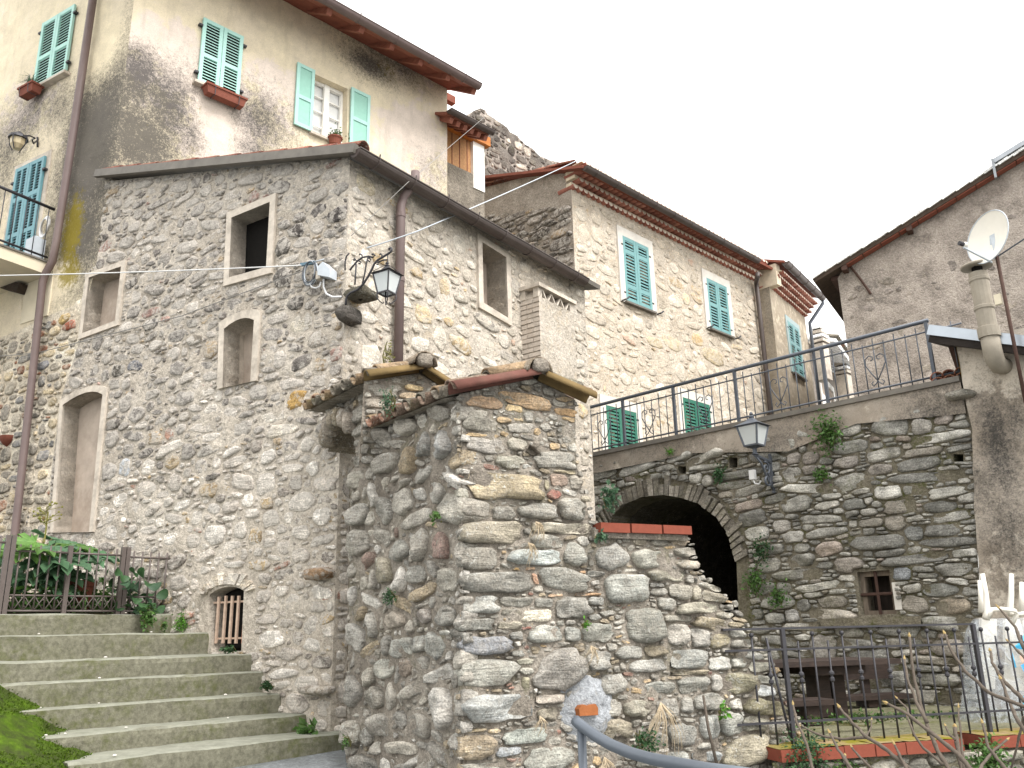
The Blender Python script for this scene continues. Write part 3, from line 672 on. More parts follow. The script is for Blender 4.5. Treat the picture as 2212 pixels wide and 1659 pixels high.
stL = lay(A, A.poly([(-40, 1300), (-40, 780), (0, 735), (60, 715), (110, 690), (160, 668), (172, 735), (130, 860), (112, 1010), (100, 1180), (95, 1300)]), [grown(opn, .05), surA[1], surA[3]], fx(A, [(155, 700, 36, 24, 0, '#9a5c48'), (140, 690, 24, 24, 0, '#b39a6a'), (95, 790, 26, 22, 0, '#7d7c7e'), (95, 985, 28, 26, 0, '#8b8886')]), ((.24, .15), (.16, .1), (.1, .065)), fill=1.2, grow=1.25, seed=15, pack=.95, gap=.016, K=12)
build_stones(A, stL, M['stone_l'], lowU, [(.3, S('#a39a8b')), (.3, S('#8a8379')), (.2, S('#b9a98c')), (.1, S('#8c6652')), (.1, S('#787674'))], 110, lambda s, r: r.uniform(.015, .03), RP_RUBBLE, 16, rough=.15, tilt=.1)
uend = UR.px(966, 300)[0]; ztop = UR.px(838, 111)[1] + .05
polyUR = [(0, UR.px(260, 520)[1]), (0, ztop), (uend, ztop), (uend, UR.px(966, 430)[1] - .6)]
op2 = UR.poly([(673, 290), (680, 160), (751, 192), (749, 314)])
blR = blobs(UR, [(300, 150, 60, 130, .95), (360, 230, 80, 110, .85), (300, 300, 110, 110, .95), (420, 290, 60, 70, .7), (560, 260, 90, 80, .75), (540, 320, 100, 40, .7), (800, 140, 60, 35, .85), (870, 145, 60, 35, .7), (840, 130, 110, 25, .65), (250, 250, 30, 250, .9), (460, 250, 30, 50, -.3), (480, 300, 40, 60, -.35), (310, 40, 50, 60, -.8), (945, 380, 60, 60, .45)])
ylR = blobs(UR, [(430, 245, 20, 60, .45), (835, 150, 40, 50, .5), (310, 270, 20, 20, .4), (420, 320, 25, 20, .5)])
bbR = blobs(UR, [(400, 130, 140, 90, .42), (600, 160, 70, 80, .4), (890, 260, 70, 110, .5), (480, 290, 80, 80, .55), (700, 110, 250, 40, -.5), (560, 60, 200, 50, -.5)])
wallUR = mk("wall", sheet(UR, polyUR, [op2], .09, .018, 2.5, lambda u, v: (blR(u, v) * 1.15, ylR(u, v), .32 + bbR(u, v)), seed=17, reveal=.22), M['stucco_u'], upper, smooth=True)
gg = G(); gg.add([UR.P(uend, polyUR[0][1]), UR.P(uend, polyUR[0][1], -5), UR.P(uend, ztop, -5), UR.P(uend, ztop)], [(0, 1, 2, 3)], (0, 0, .3)); mk("end_wall", gg, M['stucco_u'], upper)
def shutter_leaf(F, u0, u1, v0, v1, d, mat, parent, rails, stile=.055, th=.035, panel=None, slat=.045, mid=False, name="shutter"):
    gg = G(); gg.fbox(F, u0, u0 + stile, v0, v1, d, d + th); gg.fbox(F, u1 - stile, u1, v0, v1, d, d + th)
    H = v1 - v0; rl = [0] + [q for q in rails] + [1]
    for q in rl:
        c = v0 + H * q; h2 = stile * .62; lo = max(v0, c - h2); hi = min(v1, c + h2)
        if q == 0: lo, hi = v0, v0 + stile * 1.2
        if q == 1: lo, hi = v1 - stile * 1.1, v1
        gg.fbox(F, u0 + stile, u1 - stile, lo, hi, d + .002, d + th - .002)
    if mid: gg.fbox(F, (u0 + u1) / 2 - stile * .3, (u0 + u1) / 2 + stile * .3, v0 + .02, v1 - .02, d + .003, d + th - .003)
    o = mk(name, gg, mat, parent)
    gs = G()
    if panel:
        gs.fbox(F, u0 + stile * .9, u1 - stile * .9, v0 + .02, v1 - .02, d + .006, d + th * .55); mk("panel", gs, panel, o)
    else:
        v = v0 + stile
        while v < v1 - stile:
            a0, a1 = F.P(u0 + stile * .9, v, d + th * .85), F.P(u1 - stile * .9, v, d + th * .85); b0, b1 = F.P(u0 + stile * .9, v + slat * .5, d + th * .15), F.P(u1 - stile * .9, v + slat * .5, d + th * .15); t = Z * (slat * .22)
            gs.box8([a0, a1, b1, b0, a0 + t, a1 + t, b1 + t, b0 + t]); v += slat
        mk("louvres", gs, mat, o, kind="stuff")
        gs = G(); gs.fbox(F, u0 + stile * .8, u1 - stile * .8, v0 + .03, v1 - .03, d - .006, d + .001); mk("dark_backing", gs, M['dark'], o)  # black sheet paints the shade behind the slats
    return o
def closed_shutters(F, pts, mat, parent, rails, d=.02, sill=True, slat=.045, stile=.055, mid=False, sillmat='flash'):
    u0, u1, v0, v1 = rect_uv(F, pts); um = (u0 + u1) / 2
    shutter_leaf(F, u0, um - .004, v0, v1, d, mat, parent, rails, slat=slat, stile=stile, mid=mid); shutter_leaf(F, um + .004, u1, v0, v1, d, mat, parent, rails, slat=slat, stile=stile, mid=mid)
    if sill:
        gg = G(); gg.fbox(F, u0 - .06, u1 + .06, v0 - .05, v0 - .008, -.02, .1); mk("window_sill", gg, M[sillmat], parent)
    for q in (.12, .85):
        for u in (u0 - .03, u1 + .03): gg = G(); gg.fbox(F, u - .03, u + .03, v0 + (v1 - v0) * q, v0 + (v1 - v0) * q + .03, d - .01, d + .045); mk("hinge", gg, M['iron'], parent)
    return u0, u1, v0, v1
closed_shutters(UR, [(436, 40), (524, 83), (512, 214), (425, 182)], M['mint'], upper, (.44,), slat=.05, sillmat='surround')
closed_shutters(A, [(98, 52), (167, 17), (147, 169), (79, 187)], M['mint'], upper, (.44,), slat=.05, sillmat='surround')
gg = G(); u0, u1, v0, v1 = rect_uv(A, [(42, 367), (104, 342), (69, 559), (12, 540)])
closed_shutters(A, [(42, 367), (104, 342), (71, 565), (9, 580)], M['aqua2'], upper, (.3, .66), slat=.045, sill=False, mid=True)
gg.ring(A, grown([(u0, v0), (u0, v1), (u1, v1), (u1, v0)], .1), [(u0, v0), (u0, v1), (u1, v1), (u1, v0)], -.02, .012); mk("door_surround", gg, M['surround'], upper)
shutter_leaf(UR, *rect_uv(UR, [(639, 137), (677, 154), (671, 287), (633, 270)]), .02, M['mint'], upper, (.47,), panel=M['mint_in'])
shutter_leaf(UR, *rect_uv(UR, [(756, 192), (796, 208), (794, 330), (752, 312)]), .02, M['mint'], upper, (.47,), panel=M['mint_in'])
u0, u1, v0, v1 = rect_uv(UR, [(680, 160), (751, 192), (749, 314), (673, 290)]); um = (u0 + u1) / 2
gg = G(); gg.ring(UR, [(u0 - .02, v0 - .02), (u0 - .02, v1 + .02), (u1 + .02, v1 + .02), (u1 + .02, v0 - .02)], [(u0 + .05, v0 + .05), (u0 + .05, v1 - .05), (u1 - .05, v1 - .05), (u1 - .05, v0 + .05)], -.2, -.14)
gg.fbox(UR, um - .05, um + .05, v0, v1, -.18, -.13); win = mk("window_frame", gg, M['white_frame'], upper)
gg = G(); gg.fbox(UR, u0, u1, v0, v1, -.24, -.215); mk("curtain", gg, M['curtain'], win)
gg = G()
for k in (.25, .5, .75): gg.fbox(UR, u0 + .05, u1 - .05, v0 + (v1 - v0) * k - .012, v0 + (v1 - v0) * k + .012, -.19, -.165)
mk("glazing_bars", gg, M['white_frame'], win)
gg = G(); gg.fbox(UR, u0 - .05, u1 + .05, v0 - .05, v0 - .005, -.1, .06); mk("window_sill", gg, M['surround'], upper)
# eaves: boards, rafters, fascia gutter
UO = UR.off(.75); fa = UO.px(1028, 192); fz = fa[1]; ulast = fa[0]; u_0 = -1.0
gg = G(); a, b = UR.P(u_0, ztop + .02, -.1), UR.P(ulast, ztop + .02, -.1); c, d = UR.P(ulast, fz + .03, .75), UR.P(u_0, fz + .03, .75)
slab4(gg, a, b, c, d, .03); soff = mk("eaves", gg, M['soffit'], upper)
r = random.Random(4); k = u_0
while k < ulast:
    g2 = G(); g2.beam(UR.P(k, ztop - .06, -.05), UR.P(k, fz - .05, .72), .09, .11); mk("rafter", g2, M['soffit'], soff); k += .62
gutter("gutter", UO.P(u_0, fz + .05, .06), UO.P(ulast + .03, fz + .05, .06), .085, M['pipe'], upper, UR.N, brackets=9)
gg = G(); slab4(gg, UR.P(u_0, ztop + 1.6, -4), UR.P(ulast, ztop + 1.6, -4), UR.P(ulast, fz + .09, .76), UR.P(u_0, fz + .09, .76), .05); mk("roof", gg, M['terracotta'], upper)
g2 = G(); g2.beam(UR.P(uend - .05, ztop - .1, -.3), UR.P(uend + .42, ztop - .1, -.3), .12, .16); g2.beam(UR.P(uend, ztop - .26, -.3), UR.P(uend + .2, ztop - .12, -.3), .1, .1); mk("roof_bracket", g2, M['terracotta'], upper)
# the left house downpipe (upper pipe, elbow, lower pipe)
df = A.off(.1); q0 = df.W(207, -60); q1 = df.W(120, 530); top = Vector((q1.x, q1.y, df.W(200, -300).z))
p_up = [(205, -40), (196, 60), (108, 560)]
dl = [df.W(212, -80), df.W(165, 240), df.W(150, 340), df.W(122, 520), df.W(113, 565), df.W(98, 592), df.W(92, 610), df.W(68, 830), df.W(30, 1170), df.W(26, 1250)]
gg = G(); gg.tube(dl, [.055, .055, .052, .05, .05, .05, .05, .048, .048, .048], 10); mk("downpipe", gg, M['pipe'], upper, smooth=True)
# ------------------------------------------------------------------ house in the middle with turquoise and green shutters
CCOR = atY(1243, 600, 16.0); CR = Frame.vp(CCOR, 3050); CL = Frame.vp(CCOR, -800)
mid = thing("middle_house", "buff rubble stone house with turquoise upper and green lower shutters", "house", CCOR - Z * 3)
zc = CR.px(1243, 414)[1]; zc2 = CR.px(1240, 362)[1]; ce = CR.px(1646, 700)[0]; zb = CR.px(1300, 1000)[1] - .8
TC = [(.36, S('#bfb3a2')), (.32, S('#c9bfb0')), (.12, S('#b0a493')), (.06, S('#bda88a')), (.02, S('#b39886')), (.1, S('#a59b8e'))]
polyC = [(0, zb), (0, zc2), (ce, zc2), (ce, zb)]
blC = blobs(CR, [(1260, 450, 60, 60, .3)])
wallC = mk("wall", sheet(CR, polyC, (), .09, .014, 4.5, seed=21), M['mort_c'], mid, smooth=True)
SHC = [([(1341, 508), (1398, 537), (1408, 676), (1351, 650)], 'aqua', (.25, .78)), ([(1523, 599), (1567, 622), (1578, 729), (1533, 709)], 'aqua', (.5,)),
       ([(1307, 875), (1373, 893), (1378, 1010), (1311, 995)], 'green', ()), ([(1474, 859), (1532, 876), (1538, 985), (1479, 975)], 'green', ())]
surC = []
for pts, mt, rails in SHC:
    u0, u1, v0, v1 = rect_uv(CR, pts); q = [(u0, v0), (u0, v1), (u1, v1), (u1, v0)]; o = [(u0 - .17, v0 - .03), (u0 - .17, v1 + .2), (u1 + .17, v1 + .2), (u1 + .17, v0 - .03)]; surC.append(o)
    gg = G(); gg.ring(CR, o, q, -.03, .035); mk("window_surround", gg, M['white_surround'], mid)
    closed_shutters(CR, pts, M[mt], mid, rails, d=.0, slat=.075, stile=.08, sill=mt == 'aqua')
    gg = G()
    if mt == 'aqua':
        for u in (u0 - .14, u1 + .16): gg = G(); gg.tube([CR.P(u, v0 - .02, .0), CR.P(u, v0 - .02, .14), CR.P(u + .06, v0 + .03, .16)], .02, 6); mk("shutter_hook", gg, M['iron'], mid)
stC = lay(CR, [(.03, CR.px(1270, 1000)[1]), (.03, zc - .05), (ce - .1, zc - .05), (ce - .1, CR.px(1600, 960)[1])], surC, fx(CR, [(1415, 740, 40, 24, 0, '#b9a98d'), (1450, 740, 44, 34, 0, '#c5b598'), (1510, 735, 36, 28, 0, '#bda37c'), (1540, 770, 50, 36, 0, '#b7a78b')]), ((.5, .3), (.32, .18), (.2, .12)), fill=.9, grow=1.12, seed=22, pack=1.0, gap=.02, rot=.3, K=11, res=.02, jit=.2, pw=(1.6, 3))
build_stones(CR, stC, M['stone_c'], wallC, TC, 200, lambda s, r: r.uniform(.004, .018), RP_FLAT, 23, rough=.25, tilt=.08)
# gable wall to the left, with the slates of its verge
vA = CL.px(1243, 352); vB = CL.px(940, 432)
polyCL = [(vB[0], zb), vB, (0, vA[1]), (0, zb)]
wallCL = mk("wall", sheet(CL, polyCL, (), .13, .03, 2.2, seed=24), mortar_mat("grey_gable_mortar", S('#a79d92'), S('#8d8378'), darkamt=.5), mid, smooth=True)
stCL = lay(CL, [(vB[0], CL.px(1000, 600)[1]), (vB[0], vB[1] - .6), (-.02, vA[1] - .9), (-.02, CL.px(1243, 640)[1])], (), (), ((.7, .17), (.45, .12), (.25, .08)), fill=1.3, grow=1.25, seed=25, pack=.92, gap=.012, rot=.1, K=12, res=.02)
build_stones(CL, stCL, M['stone_a'], wallCL, [(.4, S('#857b72')), (.3, S('#6a625b')), (.2, S('#9a8f83')), (.1, S('#a38d72'))], 90, lambda s, r: r.uniform(.03, .07), RP_RUBBLE, 26, rough=.15)
def eaves_tile_mesh(col):
    """clay tile with its round back down and its mouth stopped with mortar, front at x = 0 running back along +x"""
    n = 8; r0 = .078; vv = [Vector((x, -math.cos(math.pi * k / n) * r0, -math.sin(math.pi * k / n) * r0)) for x in (0, .45) for k in range(n + 1)]
    ff = [(k, k + 1, n + 2 + k, n + 1 + k) for k in range(n)]; b = len(vv)
    vv += [Vector((.012, -math.cos(math.pi * k / n) * r0 * .86, -math.sin(math.pi * k / n) * r0 * .86)) for k in range(n + 1)] + [Vector((0, p.y, p.z)) for p in vv[:n + 1]]
    ff += [tuple(range(b, b + n + 1))]; c = b + n + 1; ff += [(c + k, b + k, b + k + 1, c + k + 1) for k in range(n)]
    me = bpy.data.meshes.new("eaves_tile"); me.from_pydata(vv, [], ff); at = me.attributes.new("col", 'FLOAT_COLOR', 'POINT')
    cols = []
    for i in range(len(vv)): cols += [*((.62, .55, .46) if b <= i < c else col), 1.0]
    at.data.foreach_set("color", cols); me.materials.append(M['eaves_clay']); return me
t_ = NT("eaves_clay"); M['eaves_clay'] = t_.done(t_.mix(1.0, t_.attr("col"), t_.ramp(t_.noise(14, 5, .7), .25, .75, .75, 1.25), 'MULTIPLY'), .9, .15)
TILE_S = [eaves_tile_mesh(S(c)) for c in ('#ad7566', '#9c685b', '#b98273', '#926054')]
def cornice(F, u0, u1, z0, rows, step_z, step_d, pitch, parent, mat_m):
    gg = G()
    for q in range(rows): gg.fbox(F, u0, u1, z0 + q * step_z + .07, z0 + (q + 1) * step_z + (.0 if q < rows - 1 else -.05), -.1, (q + 1) * step_d - .05)
    co = mk("eaves_cornice", gg, mat_m, parent)
    for q in range(rows):
        n = int((u1 - u0) / pitch)
        for i in range(n):
            u = u0 + (i + .5 + .5 * (q % 2)) * pitch
            if u > u1 - .02: continue
            share(rng.choice(TILE_S), "eaves_tile", co, place(F.P(u, z0 + q * step_z + .078, (q + 1) * step_d), -F.N, Z))
    return co
M['cornice_m'] = plain_mat("cornice_mortar", S('#cdbfa9'), .95, .1, var=.2, scale=8, bump=.3)
cornice(CR, -.05, ce, zc, 4, (zc2 - zc) / 4.1, .1, .165, mid, M['cornice_m'])
g0 = CR.off(.5); za = CR.off(.5).px(1248, 352)[1]
gutter("gutter", g0.P(-.15, za), g0.P(g0.px(1640, 582)[0], za), .085, M['gutter'], mid, CR.N, brackets=10)
gg = G(); slab4(gg, CR.P(-.2, za + .02, .5), CR.P(ce + .4, za + .02, .5), CR.P(ce + .4, za + 1.9, -5), CR.P(-.2, za + 1.9, -5), .06); rf = mk("roof", gg, M['terracotta'], mid)
for i in range(14):
    p = CL.P(vB[0], vB[1]) + (CL.P(0, vA[1]) - CL.P(vB[0], vB[1])) * (i / 14); d = CL.P(vB[0], vB[1]) - CL.P(0, vA[1])
    share(rng.choice(TILE_RED), "tile", rf, place(p + Z * .02 + CL.N * .02, -d, Z, 1.1))
dq = CR.off(.12); gg = G(); pa = dq.W(1634, 612); pb = Vector((pa.x, pa.y, zb + .3)); gg.tube([g0.W(1637, 590), g0.W(1636, 600), pa + Z * .02, pa - Z * .15, pb], .06, 8); mk("downpipe", gg, M['gutter'], mid, smooth=True)

# ------------------------------------------------------------------ grey plastered neighbour on its right
SE = Frame(CR.P(ce, 0), -CL.U * -1); n_u = SE.px(1664, 640)[0]; NC = SE.P(n_u, 0); NF = Frame.vp(NC, 2500)
neigh = thing("grey_house", "narrow grey plastered house with one turquoise shuttered window and clay eaves", "house", NC + Z * zb)
ne = NF.px(1748, 760)[0]; nz = NF.px(1664, 622)[1]; nz2 = NF.px(1664, 592)[1]
gg = sheet(SE, [(0, zb), (0, nz + .1), (n_u, nz + .1), (n_u, zb)], (), .15, .02, 2, lambda u, v: (.35 + .3 * noise.noise(Vector((u * 1.5, v * .7, 3))), 0, .3), seed=31); mk("side_wall", gg, M['stucco_g'], neigh, smooth=True)
gg = sheet(NF, [(0, zb), (0, nz2), (ne, nz2), (ne, zb)], (), .15, .02, 2, lambda u, v: (.12 + .3 * noise.noise(Vector((u, v * .5, 7))), 0, .4), seed=32); mk("wall", gg, M['stucco_g'], neigh, smooth=True)
gg = G(); gg.add([NF.P(ne, zb), NF.P(ne, zb, -4), NF.P(ne, nz2, -4), NF.P(ne, nz2)], [(0, 1, 2, 3)], (0, 0, .3)); mk("end_wall", gg, M['stucco_g'], neigh)
cornice(NF, 0, ne + .1, nz, 4, (nz2 - nz) / 4.1, .1, .165, neigh, M['cornice_m'])
gg = G(); gg.fbox(SE, -.1, n_u + .25, nz, nz2 + .15, -.2, .02); mk("cornice_return", gg, M['cornice_m'], neigh)
n0 = NF.off(.5); zn = nz2 + .12
gutter("gutter", n0.P(-.05, zn), n0.P(ne + .25, zn), .1, M['gutter'], neigh, NF.N, brackets=5)
gg = G(); slab4(gg, NF.P(-.1, zn + .03, .5), NF.P(ne + .2, zn + .03, .5), NF.P(ne + .2, zn + 1.6, -4), NF.P(-.1, zn + 1.6, -4), .06); mk("roof", gg, M['terracotta'], neigh)
pts = [(1699, 692), (1722, 712), (1737, 824), (1711, 801)]; u0, u1, v0, v1 = rect_uv(NF, pts)
gg = G(); gg.ring(NF, [(u0 - .12, v0), (u0 - .12, v1 + .14), (u1 + .12, v1 + .14), (u1 + .12, v0)], [(u0, v0), (u0, v1), (u1, v1), (u1, v0)], -.02, .03); mk("window_surround", gg, plain_mat("pale_blue_band", S('#a3b3b4'), .9, .15), neigh)
closed_shutters(NF, pts, M['aqua'], neigh, (.18, .6), d=.0, slat=.08, stile=.08)
gg = G(); pa = n0.P(ne + .22, zn - .08); pb = NF.P(ne + .05, zn - .75, .1); gg.tube([pa, pa - Z * .1, pb, pb - Z * .2, Vector((pb.x, pb.y, zb))], .05, 8); mk("downpipe", gg, M['iron_g'], neigh, smooth=True)

# ------------------------------------------------------------------ low far house and chimneys beyond
ff0 = atY(1752, 760, 27.0); FH = Frame.vp(ff0, 2237); fe = FH.px(1845, 880)[0]; fz_ = FH.px(1752, 752)[1]
far = thing("far_house", "low stone house beyond the grey house with white window under sagging eaves", "house", ff0 - Z * 4)
mk("wall", sheet(FH, [(-.4, zb - 1), (-.4, fz_ + .1), (fe + 2, fz_ + .1), (fe + 2, zb - 1)], (), .2, .03, 2, seed=33), M['render_d'], far, smooth=True)
gg = G(); slab4(gg, FH.P(-.5, fz_, .9), FH.P(fe + 2.2, fz_, .9), FH.P(fe + 2.2, fz_ + 1.8, -5), FH.P(-.5, fz_ + 1.8, -5), .12); rf = mk("roof", gg, M['tile_old'], far)
for i in range(40): share(rng.choice(TILE_OLD), "tile", rf, place(FH.P(-.4 + i * .24, fz_ + .02, .95), FH.P(0, 1.8, -5.9) - FH.P(0, 0, 0), Z, 1.5))
u0, u1, v0, v1 = rect_uv(FH, [(1770, 818), (1796, 846), (1800, 868), (1774, 862)]); gg = G(); gg.ring(FH, [(u0 - .2, v0 - .4), (u0 - .2, v1 + .2), (u1 + .2, v1 + .2), (u1 + .2, v0 - .4)], [(u0, v0), (u0, v1), (u1, v1), (u1, v0)], -.02, .06); w = mk("window", gg, M['white_frame'], far); gg = G(); gg.fbox(FH, u0, u1, v0, v1, -.02, .01); mk("pane", gg, M['niche'], w)
def chimney(name, c, w, d, h, caps, label):
    t = thing(name, label, "chimney", c - Z * .3); gg = G(); gg.obox(c + Z * (h / 2 - .4), CR.U * (w / 2), CR.N * (d / 2), Z * (h / 2 + .4)); mk("shaft", gg, M['surround'], t)
    for i in range(caps):
        gg = G(); s_ = .62 - .1 * max(0, i - 1); gg.obox(c + Z * (h + .16 * i + .09), CR.U * (w * s_), CR.N * (d * s_), Z * .045); mk("cap_tile", gg, M['tile_old' if i % 2 else 'surround'], t)
        gg = G(); gg.obox(c + Z * (h + .16 * i + .01), CR.U * (w * .3), CR.N * (d * .3), Z * .06); mk("cap_post", gg, M['dark'], t)
c1 = atY(1774, 770, 26.0); chimney("chimney", c1, .38, .38, atY(1774, 745, 26).z - c1.z, 4, "round-topped chimney capped with stacked curved tiles behind the far house")
c1 = atY(1826, 840, 29.0); chimney("chimney", c1, .42, .42, atY(1826, 812, 29).z - c1.z, 3, "squat chimney with flat stacked caps beside the tall right-hand gable")

# ------------------------------------------------------------------ loggia behind the upper house and the ruined tower
LO = UR.off(-.25); log = thing("loggia", "small loggia with bamboo blind under a wooden roof behind the yellow house", "loggia", LO.P(uend + .2, LO.px(1000, 430)[1]))
u1 = LO.px(1021, 330)[0]; u2 = LO.px(1045, 345)[0]; zt = LO.px(966, 268)[1]; za_ = LO.px(966, 350)[1]; ub = uend - .3
gg = G(); gg.fbox(LO, ub, u2 + .0, LO.px(1000, 470)[1], za_, -.15, 0); mk("parapet", gg, mortar_mat("stained_parapet", S('#978e82'), S('#7d756a'), darkamt=.7), log)
gg = G(); gg.fbox(LO, u1, u2, za_ - .3, zt + .05, -.2, .02); mk("post", gg, M['white_frame'], log)
gg = G(); gg.beam(LO.P(ub, zt, .03), LO.P(u2 + .1, zt, .03), .14, .2); mk("beam", gg, wood_mat("orange_wood", S('#c07a3c'), S('#a5602c'), .6, (3, 3, 30)), log)
M['bamboo'] = plain_mat("bamboo", S('#c9986c'), .7, .25, var=.2, scale=30)
gg = G(); n = 34
for i in range(n):
    v = za_ + (zt - za_) * (i + .5) / n; gg.fbox(LO, ub, u1, v - (zt - za_) / n * .44, v + (zt - za_) / n * .44, -.08, -.06)
bl_ = mk("bamboo_blind", gg, M['bamboo'], log, kind="stuff")
for i in range(6):
    gg = G(); u = ub + (u1 - ub) * (i + .5) / 6; gg.tube([LO.P(u, za_, -.055), LO.P(u, zt, -.055)], .008, 4); mk("blind_cord", gg, M['soffit'], bl_)
gg = G(); LE = LO.off(.6); e0 = LE.px(1057, 288); slab4(gg, LO.P(ub, zt + .12, -.2), LO.P(e0[0], zt + .12, -.2), LO.P(e0[0], e0[1], .6), LO.P(ub, e0[1], .6), .05); ro = mk("roof_boards", gg, M['soffit'], log)
for i in range(6):
    gg = G(); u = ub + .15 + (e0[0] - ub - .2) * i / 5; gg.beam(LO.P(u, zt + .05, -.1), LO.P(u, e0[1] - .1, .55), .08, .1); mk("rafter", gg, M['soffit'], ro)
gutter("gutter", LE.P(ub, e0[1] + .02, .05), LE.P(e0[0] + .05, e0[1] + .02, .05), .07, M['gutter'], log, UR.N)
RU = Frame.vp(atY(1100, 350, 19.0), 3050)
ruin = thing("ruined_tower", "broken dark stone tower wall rising behind the roofs against the sky", "tower", RU.P(0, 6))
pr = RU.poly([(985, 470), (985, 300), (1014, 250), (1022, 240), (1037, 234), (1048, 237), (1054, 247), (1070, 257), (1085, 268), (1101, 286), (1118, 294), (1135, 312), (1150, 320), (1165, 336), (1189, 346), (1215, 352), (1260, 360), (1260, 480)])
gg = G(); gg.slab(RU, pr, -1.2, -.005); mk("core", gg, M['render_d'], ruin)
wr = mk("wall", sheet(RU, pr, (), .14, .06, 2.5, seed=41, edge_free=True), mortar_mat("black_lichened_mortar", S('#7f7871'), S('#66605a'), dark=(.045, .042, .04), darkamt=.85, bump=1), ruin, smooth=True)
st = lay(RU, pr, (), (), ((.32, .2), (.2, .13), (.13, .09)), fill=1, grow=1.15, seed=42, pack=.96, gap=.02, K=10, res=.025)
build_stones(RU, st, M['stone_r'], wr, [(.4, S('#6d665f')), (.35, S('#58524d')), (.15, S('#8d847a')), (.08, S('#b5ab9e'))], 150, lambda s, r: r.uniform(.01, .035), RP_RUBBLE, 43)

# ------------------------------------------------------------------ tall gable house on the right
DC = atY(1818, 640, 19.0); D = Frame.vp(DC, -1980); DS = Frame.vp(DC, 2300)
gable = thing("gable_house", "tall blackened gable house with overhanging stone tiled roof at the right", "house", DC - Z * 4)
d0u = D.px(1815, 640)[0]; pl = [(d0u, zb), (d0u, D.px(1815, 600)[1])] + D.poly([(1817, 588), (2026, 461), (2420, 222)]); pl.append((pl[-1][0], zb))
mk("wall", sheet(D, pl, (), .15, .035, 2.2, seed=51), M['render_d'], gable, smooth=True)
gg = G(); gg.add([D.P(d0u, zb), D.P(d0u, pl[1][1]), DS.P(8, pl[1][1]) - DS.P(0, 0) + D.P(d0u, 0), DS.P(8, zb) - DS.P(0, 0) + D.P(d0u, 0)], [(0, 1, 2, 3)]); mk("side_wall", gg, M['render_d'], gable)
st = lay(D, [(d0u + .1, D.px(1850, 860)[1]), (d0u + .1, pl[1][1] - .2), (D.px(2400, 300)[0], D.px(2400, 300)[1]), (D.px(2400, 300)[0], D.px(2400, 800)[1])], (), (), ((.45, .22), (.28, .15)), fill=.25, grow=1.05, seed=52, pack=1.05, gap=.02, K=10, res=.03, jit=.25, rot=.4)
build_stones(D, st, stone_mat("render_covered_stone", .2, (.45, .43, .4), .6, .8, smear=.95, smearcol=S('#9c928b')), gable, [(.4, S('#8c8479')), (.4, S('#77706a')), (.2, S('#a0968a'))], 110, lambda s, r: r.uniform(.002, .012), RP_FLAT, 53, rough=.3, d0=-.012)
ra, rb = D.px(1817, 588), D.px(2420, 222); sl = (rb[1] - ra[1]) / (rb[0] - ra[0]); ov = .62; back = DS.U * 9.0; fr = D.N * .28
def rk(u, dz): return D.P(ra[0] + u, ra[1] + sl * u + dz)
Lr = rb[0] - ra[0] + .3
gg = G(); slab4(gg, rk(-ov, .12) + fr, rk(Lr, .12) + fr, rk(Lr, .12) + back, rk(-ov, .12) + back, .1); rf = mk("roof", gg, wood_mat("old_roof_timber", S('#4f4238'), S('#3b312a'), .85, (8, 8, 20)), gable)
for k in range(int(Lr / .3) + 2):     # stepped roof tiles seen along the rake
    gg = G(); u = -ov + k * .3; a = rk(u, .13 + .015) + fr * 1.15; b = rk(u + .5, .13 + .055) + fr * 1.15; slab4(gg, a, b, b + back, a + back, .035); mk("roof_tile", gg, M['tile_old'], rf)
for k in range(int(Lr / .42)):
    gg = G(); u = .15 + k * .42; gg.beam(rk(u, .0) + fr * .55, rk(u + .4, .0) + fr * .55, .2, .035, D.N.cross(D.U)); mk("clay_lath", gg, M['terracotta'], rf)
for u in (.12, 1.62):
    gg = G(); gg.beam(rk(u, -.03) - D.N * .1, rk(u, -.03) + fr * .95, .12, .16); mk("purlin_end", gg, M['soffit' if False else 'iron_rust'], rf)
gg = G(); gg.beam(rk(-.1, -.08), rk(-.1, -.08) + DS.U * 8, .3, .1); mk("wall_plate", gg, M['iron_rust'], gable)
gg = G(); gg.tube([D.W(1838, 577, .03), D.W(1860, 605, .05), D.W(1882, 636, .04)], .03, 6); mk("iron_tie", gg, M['iron_rust'], gable)
fl = G(); uf = D.px(2148, 370)[0] - ra[0]
slab4(fl, rk(uf, .30) + fr * 1.3, rk(Lr, .30) + fr * 1.3, rk(Lr, .30) + D.N * -.3, rk(uf, .30) + D.N * -.3, .1); fl.beam(rk(uf, .30) + fr * 1.3, rk(uf, -.12) + fr * 1.0, .12, .05, D.U); mk("metal_flashing", fl, plain_mat("zinc_flashing", S('#9a9ea3'), .4, .5, .6, var=.15, scale=5), gable)

# ------------------------------------------------------------------ retaining wall with the arch
R = Frame.vp(atY(1265, 990, 14.0), -800)
rw = thing("retaining_wall", "dark dry stone retaining wall with a vaulted arch below the railing", "wall", R.P(0, .3))
arch = [R.px(1300, 1720)] + R.poly([(1306, 1200), (1312, 1150), (1325, 1113), (1350, 1090), (1395, 1073), (1440, 1070), (1475, 1076), (1510, 1087), (1551, 1117), (1578, 1162), (1591, 1215), (1596, 1345)]) + [R.px(1600, 1700)]
bw = R.poly([(1862, 1329), (1851, 1236), (1921, 1231), (1937, 1326)])
holes = [R.poly([(x - w, y + h), (x - w, y - h), (x + w, y - h), (x + w, y + h)]) for x, y, w, h in ((1584, 999, 9, 11), (1473, 1015, 9, 8), (2070, 989, 11, 8))]
topR = [(1200, 1000), (1262, 988), (1440, 955), (1600, 926), (1850, 880), (2082, 838)]
